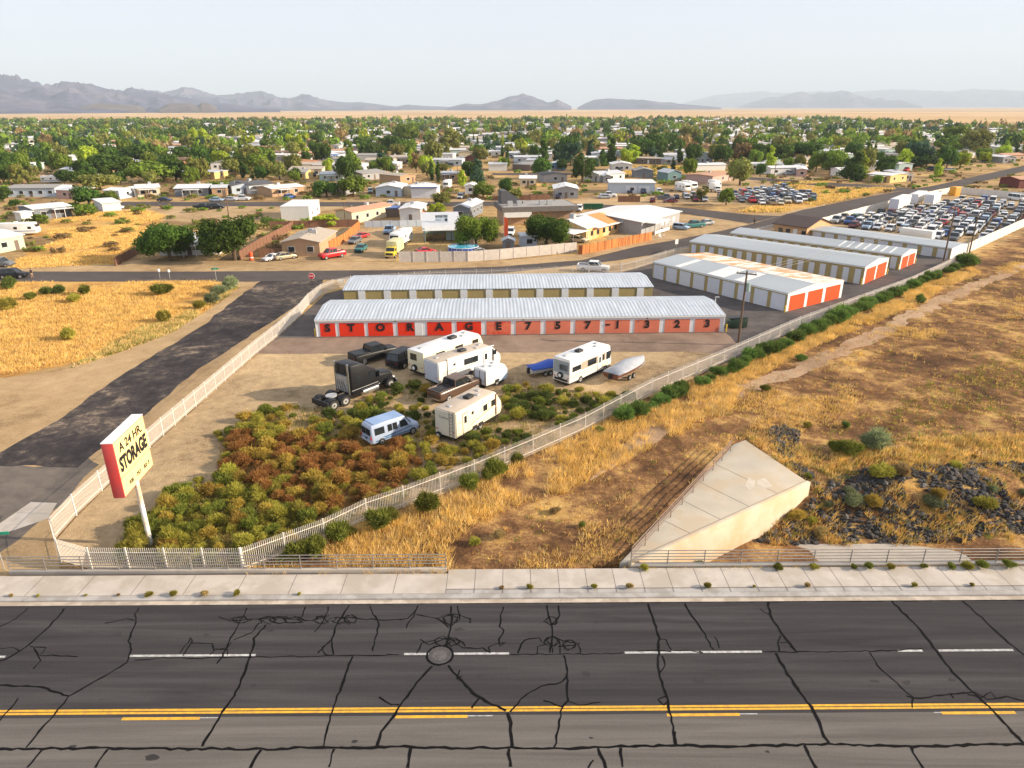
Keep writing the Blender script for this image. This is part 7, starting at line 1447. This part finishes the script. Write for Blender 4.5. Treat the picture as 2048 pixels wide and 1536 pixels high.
xmin = min(p[0] for p in BUSHP); xmax = max(p[0] for p in BUSHP); ymin = min(p[1] for p in BUSHP); ymax = max(p[1] for p in BUSHP)
cell = {}; BP = []
for _ in range(26000):
    x = rb_.uniform(xmin, xmax); y = rb_.uniform(ymin, ymax)
    if not inpoly(x, y, BUSHP): continue
    n_ = noise.noise((x*.22, y*.22, 3))
    r_ = .38+.8*rb_.random()**1.4
    if inveh(x, y, r_*.75) or (PB.x-x)**2+(PB.y-y)**2 < .7: continue
    if n_ < -.28 and not inpoly(x, y, GREENP): continue
    fdist = (x-FA.x)*fn_.x+(y-FA.y)*fn_.y
    if fdist > -r_*.9: continue
    if not free(x, y, .74 if inpoly(x, y, GREENP) or inpoly(x, y, RUSTP) else .98): continue
    BP.append((x, y, r_))
BP.sort(key=lambda t: t[1]-t[2]*8); print('bushes', len(BP)); rest = []
for i, (x, y, r_) in enumerate(BP):
    n_ = noise.noise((x*.5, y*.5, 8))+rb_.uniform(-.35, .35)
    if inpoly(x, y, RUSTP): k = 'rust' if n_ > -.02 else 'brown' if n_ > -.36 else 'yellow'
    elif inpoly(x, y, GREENP): k = 'green' if n_ > .12 else 'yellow' if n_ > -.35 else 'brown'
    elif inpoly(x, y, TOPG): k = 'dark' if n_ > .0 else 'green' if n_ > -.3 else 'yellow'
    else: k = 'yellow' if n_ > .1 else 'brown' if n_ > -.25 else 'green'
    if i < 135: bush(k, x, y, r_, {'rust': 'rust red tumbleweed bush in the rust patch of the lot', 'brown': 'rusty olive tumbleweed bush among the lot bushes', 'yellow': 'yellow green tumbleweed bush among the lot bushes', 'green': 'green tumbleweed bush in the green mass near the sign', 'dark': 'dark green bush near the parked trailers'}[k], {'rust': 'rust red bushes of the lot', 'brown': 'rusty olive bushes of the lot', 'yellow': 'yellow green bushes of the lot', 'green': 'green bushes of the lot', 'dark': 'dark green bushes by the trailers'}[k], .01)
    else: rest.append((k, x, y, r_))
for k in BC:
    L_ = [t for t in rest if t[0] == k]
    if not L_: continue
    VV, FF = [], []; o = 0
    for _, x, y, r_ in L_:
        me_ = BMS[k][rb_.randrange(3)]; V = np.empty(len(me_.vertices)*3); me_.vertices.foreach_get('co', V); V = V.reshape(-1, 3); a = rb_.uniform(0, 6.28); c, s_ = cos(a), sin(a)
        VV.append(np.stack([(V[:, 0]*c-V[:, 1]*s_)*r_+x, (V[:, 0]*s_+V[:, 1]*c)*r_+y, V[:, 2]*r_+.01], 1)); FF += [tuple(i+o for i in p.vertices) for p in me_.polygons]; o += len(V)
    me_ = bpy.data.meshes.new('bush_thicket'); me_.from_pydata(np.vstack(VV).tolist(), [], FF); me_.materials.append(BC[k]); struct(link('bush_thicket', me_), 'stuff')
# along and outside the diagonal fence
FB_ = [(1241, 842, 1.25), (1275, 832, 1.1), (1303, 815, 1.0), (1322, 806, 1.1), (1342, 797, 1.1), (1362, 788, .9), (1395, 768, 1.0), (1430, 752, .9), (1447, 748, 1.1), (1471, 741, 1.2), (1490, 726, 1.0), (1505, 715, .9), (1520, 706, 1.1), (1532, 712, .8), (1548, 706, 1.2), (1587, 684, 1.5), (1610, 671, 1.3), (1628, 664, 1.0), (1640, 660, 1.2), (1655, 652, 1.2), (1670, 644, 1.3), (1684, 638, 1.3), (1697, 631, 1.3), (1710, 624, 1.3), (1722, 619, 1.2), (1736, 613, 1.2), (1750, 607, 1.3), (1764, 600, 1.2), (1778, 594, 1.2), (1792, 588, 1.2), (1806, 582, 1.3), (1820, 577, 1.3), (1834, 571, 1.3), (1848, 565, 1.2), (1862, 560, 1.2), (1890, 548, 1.6), (1905, 541, 1.2), (1928, 533, 1.7), (1940, 528, 1.2),
       (752, 1056, 1.05), (790, 1032, .75), (859, 1017, .9), (986, 950, .95), (947, 974, .8), (968, 962, .6), (682, 1080, .9), (634, 1103, .9), (600, 1112, .8), (1038, 922, .7), (700, 1066, .6), (560, 1118, .7), (1195, 863, .6)]
FB_ += [((a[0]+b[0])/2, (a[1]+b[1])/2, 1.0) for a, b in zip(FB_[6:39], FB_[7:39])]
for i, (px, py, r_) in enumerate(FB_):
    p = G(px, py); r_ *= rb_.uniform(.8, 1.5); p.x += rb_.uniform(-.3, .4); p.y -= rb_.uniform(0, .5); bush('fence' if px > 1200 else 'green', p.x, p.y, r_, 'dark green round bush growing outside the diagonal fence '+('near the car yard end' if px > 1700 else 'beside the angled storage rows' if px > 1560 else 'beside the covered boat' if px > 1380 else 'below the motorhome' if px > 1200 else 'near the bottom of the fence'), 'round bushes along the diagonal fence', fz(p.x, p.y)-.03)
for px, py, r_, k, lab in [(1752, 900, 1.7, 'grey', 'large round sage green bush on the brown bank'), (1698, 912, 1.3, 'green', 'spiky bright green bush left of the large sage bush'), (1672, 905, .9, 'green', 'smaller green bush beside the spiky one'), (1750, 1010, 1.3, 'yellow', 'yellow green bush among dark rocks'), (1790, 995, 1.0, 'dry', 'straw coloured clump above the dark rocks'), (1590, 1052, .9, 'brown', 'round tan brown bush beside the wing wall'), (1700, 1045, 1.0, 'grey', 'grey dry bush between the rocks'), (1855, 1045, .9, 'grey', 'sage bush in the middle of the rocks'), (1960, 1045, 1.0, 'yellow', 'yellow green weed clump at right among rocks'), (1613, 975, .5, 'green', 'small green weed at the tip of the wing wall'), (1349, 1140, .75, 'grey', 'left pale green shrub in front of the right railing'), (1373, 1142, .45, 'grey', 'small middle shrub in front of the right railing'), (1396, 1139, .8, 'grey', 'right pale green shrub in front of the right railing'), (1000, 1076, .5, 'dry', 'lone straw tuft on bare dirt left of the ramp'), (1110, 1026, .5, 'dry', 'pale dry tuft in the middle of the bare dirt'), (1165, 1054, .35, 'green', 'tiny green weed near the railing shadows'), (948, 1088, .5, 'yellow', 'low green weed behind the end of the left railing'), (1600, 700+20, .9, 'dark', 'dark weed beside the dirt path'), (1838, 606, 1.2, 'dark', 'dark green bush alone right of the diagonal fence path'), (1530, 782, .6, 'green', 'small green weed on the path edge'), (1615, 855, .5, 'yellow', 'small yellow weed on the brown bank'), (1690, 855, .6, 'dark', 'small dark bush above the sage bush')]:
    p = G(px, py); z_ = fz(p.x, p.y); p = G(px, py, z_); bush(k, p.x, p.y, r_, lab, None, fz(p.x, p.y)-.03)
rw = random.Random(4)
for i, px in enumerate([1622, 1700, 1730, 1772, 1838, 1894, 1925, 1955, 2010, 1285, 1550]):
    p = G(px, 1133); o = bush('green' if i % 3 else 'yellow', p.x, RE(p.x)-.75, rw.uniform(.3, .55), 'small green weed between the right sidewalk and the railing', 'weeds at the foot of the right railing', .16); o['label'] = 'small green weed on the strip in front of the right railing'
for i, px in enumerate([28, 82, 175, 240, 300, 350, 412, 475, 600, 1003, 1060, 1190, 1262, 1420, 1515, 1623, 1840, 1960]):
    p = G(px, 1193); o = bush('yellow' if i % 3 else 'dry', p.x, YK(p.x)+kb_o+(.58 if px > 895 else .12), rw.uniform(.12, .34), 'tiny weed sprouting from the joint behind the kerb', 'weeds along the kerb', .155, 'weed')
for px, py, r_, k, lab in [(325, 590, 1.9, 'green', 'large green bush in the golden field left of the side street'), (20, 578, 1.6, 'dark', 'dark green bush at the left edge of the golden field'), (95, 590, 1.6, 'dark', 'dark bush third from the left in the row on the golden field'), (120, 587, 1.5, 'dark', 'dark bush right of centre in the row on the golden field'), (62, 600, 1.3, 'green', 'pale green bush below the row of dark bushes'), (170, 590, 1.5, 'green', 'green bush at the right end of the dark row'), (150, 605, 1.5, 'yellow', 'yellow green bush below the dark row'), (15, 620, 1.8, 'yellow', 'wide yellowish bush at lower left of the golden field'), (140, 680, 1.4, 'yellow', 'faint green bush in the lower golden field'), (440, 590, 1.8, 'grey', 'pale green bush at the corner of the golden field'), (462, 578, 1.8, 'grey', 'pale green bush nearest the street corner'), (425, 605, 1.5, 'grey', 'pale green bush lower along the field corner'), (400, 618, 1.2, 'yellow', 'yellowish weed patch along the side street verge'), (330, 645, 1.6, 'yellow', 'broad yellow green patch beside the side street'), (535, 450, 2.0, 'dark', 'dark bush left of the white box building'), (1620, 405, 1.4, 'green', 'green bush on the verge of the golden mound')]:
    p = G(px, py); bush(k, p.x, p.y, r_, lab, None, -.02)
# ================================================================ dry grass (nobody could count it)
GRS = {'rustw': LM('rust_grass_weed', (.38, .19, .07), .3, .25), 'oliw': LM('olive_grass_weed', (.26, .25, .05), .3, .25), 'gold': LM('dry_grass_gold', (.90, .59, .17), .3, .25), 'pale': LM('dry_grass_straw', (.85, .63, .28), .3, .25), 'brown': LM('dry_grass_brown', (.46, .25, .09), .3, .2), 'green': LM('weed_green', (.27, .29, .06), .3, .25)}
def grass(name, poly, n, kinds_, hmin, hmax, blade=8, spread=.28, thr=-1, nsc=.12, seed=1, wid=.03, zf=True, world=None):
    W_ = world or wpoly(poly); x0, x1 = min(p[0] for p in W_), max(p[0] for p in W_); y0, y1 = min(p[1] for p in W_), max(p[1] for p in W_); rng = random.Random(seed); P_ = []; tries = 0
    while len(P_) < n and tries < n*12:
        tries += 1; x, y = rng.uniform(x0, x1), rng.uniform(y0, y1)
        if not inpoly(x, y, W_): continue
        if noise.noise((x*nsc, y*nsc, seed))+.45*noise.noise((x*nsc*4, y*nsc*4, seed)) < thr: continue
        P_.append((x, y, fz(x, y) if zf else 0))
    if not P_: return
    P_ = np.array(P_); rg = np.random.default_rng(seed); kk = rg.choice(len(kinds_), len(P_), p=[k[1] for k in kinds_])
    for j, (k, _) in enumerate(kinds_):
        Q = P_[kk == j]; m_ = len(Q)
        if not m_: continue
        Q = np.repeat(Q, blade, 0); a = rg.uniform(0, 6.28, len(Q)); r_ = rg.random(len(Q))*spread; Q = Q+np.stack([np.cos(a)*r_, np.sin(a)*r_, 0*a-.02], 1)
        h = rg.uniform(hmin, hmax, len(Q)); lean = np.stack([np.cos(a)*h*.45+.15*h, np.sin(a)*h*.45, h], 1)+rg.normal(size=(len(Q), 3))*.04; b2 = rg.uniform(0, 6.28, len(Q)); s = np.stack([np.cos(b2), np.sin(b2), 0*b2], 1)*wid*rg.uniform(.6, 1.5, len(Q))[:, None]
        V = np.stack([Q-s, Q+s, Q+lean], 1).reshape(-1, 3); struct(link(name, big_mesh(name, V, 3, GRS[k])), 'stuff')
FSTR = [(495, 1146), (650, 1088), (735, 1045), (885, 998), (1010, 940), (1122, 892), (1262, 818), (1380, 768), (1500, 720), (1600, 668), (1730, 618), (1930, 530), (1960, 545), (1800, 625), (1640, 690), (1480, 775), (1460, 830), (1300, 900), (1130, 985), (1010, 1020), (900, 1090), (900, 1148), (600, 1148)]
grass('dry_grass', FSTR, 17000, [('gold', .62), ('pale', .28), ('brown', .10)], .25, .75, thr=-.25, nsc=.25, seed=2, blade=7, wid=.019, spread=.34)
FIELD = [(905, 1150), (1020, 1030), (1130, 985), (1300, 900), (1480, 775), (1640, 690), (1800, 625), (1960, 545), (2300, 440), (2300, 960), (1610, 960), (1500, 880), (1470, 880), (1240, 1130)]
grass('dry_grass', FIELD, 26000, [('gold', .55), ('pale', .25), ('brown', .2)], .12, .45, thr=.24, nsc=.10, seed=5, blade=7, wid=.02, spread=.4)
grass('dry_grass', FIELD, 5500, [('brown', .45), ('gold', .3), ('green', .25)], .1, .3, thr=-.9, nsc=.2, seed=6, blade=7)
grass('dry_grass', [(1600, 900), (1700, 830), (2300, 600), (2300, 960), (1640, 950)], 3000, [('brown', .3), ('green', .5), ('gold', .2)], .12, .35, thr=-.1, nsc=.2, seed=16, blade=7)
wz = [(W0.x+6, RE(0)+6.4), (W1.x+1, W1.y-1), (W1.x-3, W1.y+9), (60, 58), (62, RE(62)+6.5)]
grass('dry_grass', None, 3200, [('gold', .5), ('pale', .15), ('brown', .2), ('green', .15)], .2, .6, thr=.02, nsc=.3, seed=7, blade=10, world=wz)
grass('dry_grass', [(-200, 566), (0, 566), (440, 563), (470, 576), (430, 608), (330, 665), (200, 714), (0, 748), (-200, 770)], 46000, [('gold', .55), ('pale', .25), ('brown', .2)], .15, .5, thr=-.35, nsc=.07, seed=8, blade=4, spread=1.1, wid=.035)
grass('dry_grass', [(60, 500), (120, 482), (80, 445), (200, 424), (290, 420), (330, 432), (300, 470), (240, 527), (20, 537)], 16000, [('gold', .6), ('pale', .25), ('brown', .15)], .15, .5, thr=-.2, nsc=.05, seed=9, blade=4, spread=1.3, wid=.06)
grass('dry_grass', [(280, 655), (340, 640), (420, 600), (478, 572), (440, 602), (345, 664), (250, 700), (140, 738)], 1800, [('green', .45), ('pale', .55)], .2, .5, thr=-.3, nsc=.1, seed=10, blade=7, spread=.5, wid=.06)
grass('dry_grass', [(1555, 366), (1640, 362), (1790, 378), (1750, 386), (1630, 412), (1560, 425), (1480, 424), (1530, 405), (1640, 395)], 3500, [('gold', .6), ('pale', .25), ('green', .15)], .3, .9, thr=-.4, nsc=.03, seed=12, blade=4, spread=1, wid=.14)
grass('dry_grass', [(1230, 350), (1275, 332), (1440, 334), (1450, 345), (1330, 349)], 2500, [('gold', .8), ('green', .2)], .4, 1.0, thr=-.5, nsc=.03, seed=13, blade=4, spread=1.2, wid=.2)
grass('weed_carpet', None, 7000, [('rustw', .6), ('oliw', .25), ('brown', .15)], .12, .45, thr=-.5, nsc=.25, seed=31, blade=8, wid=.02, spread=.4, zf=False, world=RUSTP)
grass('weed_carpet', None, 5000, [('oliw', .75), ('rustw', .15), ('pale', .10)], .12, .45, thr=-.5, nsc=.25, seed=32, blade=8, wid=.02, spread=.4, zf=False, world=GREENP)
BP2 = [q for q in BUSHP]
grass('weed_carpet', None, 8000, [('oliw', .6), ('pale', .25), ('rustw', .15)], .08, .35, thr=-.12, nsc=.22, seed=33, blade=8, wid=.02, spread=.4, zf=False, world=BP2)
grass('dry_grass', LOTP, 2200, [('pale', .6), ('brown', .4)], .04, .12, thr=-.2, nsc=.15, seed=14, blade=5, wid=.02, zf=False)
grass('roadside_weeds', [(1245, 1138), (1300, 1131), (2048, 1128), (2300, 1128), (2300, 1138), (1245, 1143)], 1500, [('gold', .4), ('green', .3), ('brown', .3)], .08, .25, thr=-.3, seed=15, blade=7, zf=False)
for k in range(34):     # dead scrub between the rocks
    x = rw.uniform(W0.x+8, 58); y = rw.uniform(RE(x)+7, 55); s_ = (x-W0.x)*wn.x+(y-W0.y)*wn.y
    if s_ < 1.5: continue
    bush(rw.choice(('dry', 'grey', 'brown', 'yellow', 'brown')), x, y, rw.uniform(.35, .9), 'low scrub bush growing between the dark boulders of the wash', 'scrub in the wash', fz(x, y)-.05)
SCR = {c: [] for c in ('olive', 'dry', 'mid')}
for _ in range(5200):
    D = 130+900*rt2.random()**1.3; X = rt2.uniform(-.8, .8)*D; px, py = PX((X, D, 0))
    if py > 535 or px < -50 or px > 2100 or blocked(X, D) or any(inpoly(X, D, q) for q in ROADP+[CARY]) or (D < 230 and (px > 640 or D < 150)) or inpoly(X, D, SALV): continue
    if px > 1100 and py > 395: continue
    V = lowp[('wide', rt2.randrange(3))]; q = rt2.uniform(.6, 2.0); SCR[rt2.choice(list(SCR))].append(np.stack([V[:, 0]*q+X, V[:, 1]*q+D, V[:, 2]*q*.7-.1], 1))
for c, L_ in SCR.items(): struct(link('yard_scrub', big_mesh('yard_scrub', np.vstack(L_), 4, LEAF[c])), 'stuff')
# ================================================================ riprap rocks
ROCKM = [M('basalt_rock', (.040, .037, .037), .85, .35, 3, bump=.03, bscale=6), M('grey_rock', (.12, .11, .105), .85, .3, 3, bump=.03, bscale=6), M('brown_rock', (.13, .085, .06), .9, .3, 3, bump=.03, bscale=6)]
RKM = []
for i in range(9):
    rng = np.random.default_rng(i); V = ICO1[0].copy()
    for _ in range(5):
        n_ = rng.normal(size=3); n_ /= np.linalg.norm(n_); dd = V @ n_; V -= np.outer(np.maximum(dd-.55, 0), n_)
    V *= np.array([1, rng.uniform(.6, .9), rng.uniform(.5, .8)])*(1+.06*rng.normal(size=(len(V), 1))); RKM.append(raw_mesh('rock', V, [], ICO1[1], ROCKM[(0, 0, 1, 0, 1, 0, 2, 0, 1)[i]]))
rk = random.Random(21); RK = []
gul = wpoly([(1530, 868), (1555, 850), (1600, 860), (1590, 905), (1635, 960), (1612, 968), (1560, 905)])
def rocky(x, y): return noise.noise((x*.18, y*.25, 31))+.4*noise.noise((x*.7, y*.7, 3))
for _ in range(80000):
    if rk.random() < .15: x, y = rk.uniform(gul[0][0]-2, gul[0][0]+12), rk.uniform(min(p[1] for p in gul), max(p[1] for p in gul)); ok = inpoly(x, y, gul)
    else:
        x, y = rk.uniform(W0.x, 66), rk.uniform(RE(0)+1.5, 55); s = (x-W0.x)*wn.x+(y-W0.y)*wn.y; ok = s > .6 and rocky(x, y) > -.3 and y < 53+max(0, x-30)*.06 and not (x < W0.x+9 and y < RE(x)+3)
        if y < RE(x)+6.6: ok = False
    if not ok: continue
    r_ = .09+.28*rk.random()**1.9; RK.append((x, y, r_))
    if len(RK) > 6500: break
RK.sort(key=lambda t: -t[2]*(1 if t[0] < 55 else .7)); VV = []; FF = []; o = 0; mi_ = []
for i, (x, y, r_) in enumerate(RK):
    z_ = fz(x, y); me_ = RKM[i % 9]
    if i < 290:
        o_ = link('rock', me_, None, (x, y, z_+r_*.12)); o_.scale = (r_*1.25,)*3; o_.rotation_euler = (rk.uniform(-.6, .6), rk.uniform(-.6, .6), rk.uniform(0, 6.28))
        px = PX((x, y, z_))[0]; where = 'beside the top corner of the concrete slab' if px < 1625 and y > 50 else 'just right of the wing wall' if px < 1720 else 'below the large sage bush' if px < 1850 else 'in the right part of the wash'
        tag(o_, {0: 'black', 1: 'grey', 2: 'brown'}[(0, 0, 1, 0, 1, 0, 2, 0, 1)[i % 9]]+' angular boulder '+where, 'rock', 'riprap boulders of the wash')
    elif i % 9 != 6:
        V = np.empty(len(me_.vertices)*3); me_.vertices.foreach_get('co', V); V = V.reshape(-1, 3)*r_*1.25+np.array([x, y, z_+r_*.1]); VV.append(V); FF += [tuple(j+o for j in p.vertices) for p in me_.polygons]; o += len(V)
me_ = bpy.data.meshes.new('rubble'); me_.from_pydata(np.vstack(VV).tolist(), [], FF); me_.materials.append(ROCKM[0]); struct(link('rubble', me_), 'stuff')
# ================================================================ packed car lots
LOTC = {}
def lotcar(kind, col):
    if (kind, col) not in LOTC:
        r = car(kind, PT[col], 'x', full=False); LOTC[(kind, col)] = [r, True]
    e = LOTC[(kind, col)]
    if e[1]: e[1] = False; return e[0]
    return dup(e[0])
rc_ = random.Random(15)
def fill(poly, ang0, du, dv, limit, where, group, wts, clusters=None, jitter=.35):
    W_ = poly; u0 = Vector((cos(ang0), sin(ang0))); v0 = Vector((-u0.y, u0.x)); c = Vector((sum(p[0] for p in W_)/len(W_), sum(p[1] for p in W_)/len(W_))); out = []
    for i in range(-60, 61):
        for j in range(-60, 61):
            p = c+u0*(i*du)+v0*(j*dv)+Vector((rc_.uniform(-jitter, jitter), rc_.uniform(-jitter, jitter)))
            if inpoly(p.x, p.y, W_) and rc_.random() > .07: out.append((p, i, j))
    out.sort(key=lambda t: t[0].length); out = out[:limit]; made = {}
    for p, i, j in out:
        col = rc_.choices(list(wts), list(wts.values()))[0]; kind = rc_.choices(['sedan', 'suv', 'pickup', 'van', 'minivan', 'hatch'], [8, 6, 4, 2, 3, 3])[0]; made[(i, j)] = (col, kind, p)
    nmk = dict(sedan='sedan', suv='suv', pickup='pickup', van='van', minivan='minivan', hatch='hatchback')
    for (i, j), (col, kind, p) in made.items():
        r = lotcar(kind, col); r.location = (p.x, p.y, .02); r.rotation_euler = (0, 0, ang0+(pi if rc_.random() < .15 else 0)+rc_.uniform(-.06, .06))
        lab = '%s %s' % (col.replace('lightblue', 'pale blue'), nmk[kind]); L_ = made.get((i, j-1)); R_ = made.get((i, j+1))
        if L_ and R_: lab += ' between %s %s and %s %s' % (L_[0], L_[1], R_[0], R_[1])
        elif L_ or R_: q = L_ or R_; lab += ' at a row end beside a %s %s' % (q[0], q[1])
        r['label'] = (lab+' '+where).replace('lightblue', 'pale blue'); r['group'] = group
    print(where, len(made))
YARDC = wpoly([(1655, 447), (1700, 437), (1790, 424), (1850, 418), (1900, 404), (1960, 400), (2048, 414), (2120, 420), (2120, 416), (2048, 444), (1950, 492), (1900, 482), (1800, 466), (1720, 458)])
fill(YARDC, rad(-128), 6.0, 2.85, 190, 'in the walled car yard', 'vehicles packed in the car yard', dict(white=17, silver=9, grey=2.5, black=3, navy=3, blue=2, red=2, maroon=1.5, tan=1.5, lightblue=3, green=.5, cream=2))
SALC = wpoly([(1345, 399), (1372, 390), (1420, 398), (1500, 384), (1560, 378), (1636, 388), (1634, 404), (1560, 410), (1480, 408), (1400, 405)])
fill(SALC, rad(-100), 5.8, 2.9, 95, 'in the salvage lot', 'vehicles packed in the salvage lot', dict(white=6, silver=7, grey=4, black=4, navy=2, blue=2, red=2, maroon=3, tan=1.5, lightblue=3, green=2, cream=1))

# cars standing beside homes
kc_ = 0; CP = []
for i, (x, y, px, py) in enumerate(HR_[:150]):
    a = rc_.choice((-1, 1)); cx, cy = x+a*rc_.uniform(6, 16), y-rc_.uniform(3, 9)
    if blocked(cx, cy) or any(inpoly(cx, cy, q) for q in ROADP): continue
    kd = rc_.choice(('sedan', 'suv', 'pickup', 'van')); cl = rc_.choice(('white', 'silver', 'grey', 'navy', 'red', 'tan', 'white', 'black')); r = lotcar(kd, cl); r.location = (cx, cy, 0); r.rotation_euler = (0, 0, rc_.uniform(0, 6.28))
    r['label'] = cl+' '+kd+' parked by a home '+sect(px)+' '+bandn(py); r['group'] = 'cars parked by the homes'
# ================================================================ air
hb = MB(); hb.box(-29000, 29000, -600, 30500, -8, 760); hz = hb.build('haze'); hz['kind'] = 'stuff'
hm = bpy.data.materials.new('haze_air'); hm.use_nodes = True; t = hm.node_tree; t.nodes.remove(t.nodes['Principled BSDF'])
pv = t.nodes.new('ShaderNodeVolumePrincipled'); pv.inputs['Density'].default_value = 7.5e-5; pv.inputs['Color'].default_value = (.74, .87, 1, 1); pv.inputs['Anisotropy'].default_value = 0
t.links.new(pv.outputs[0], t.nodes['Material Output'].inputs['Volume']); hz.data.materials.append(hm)
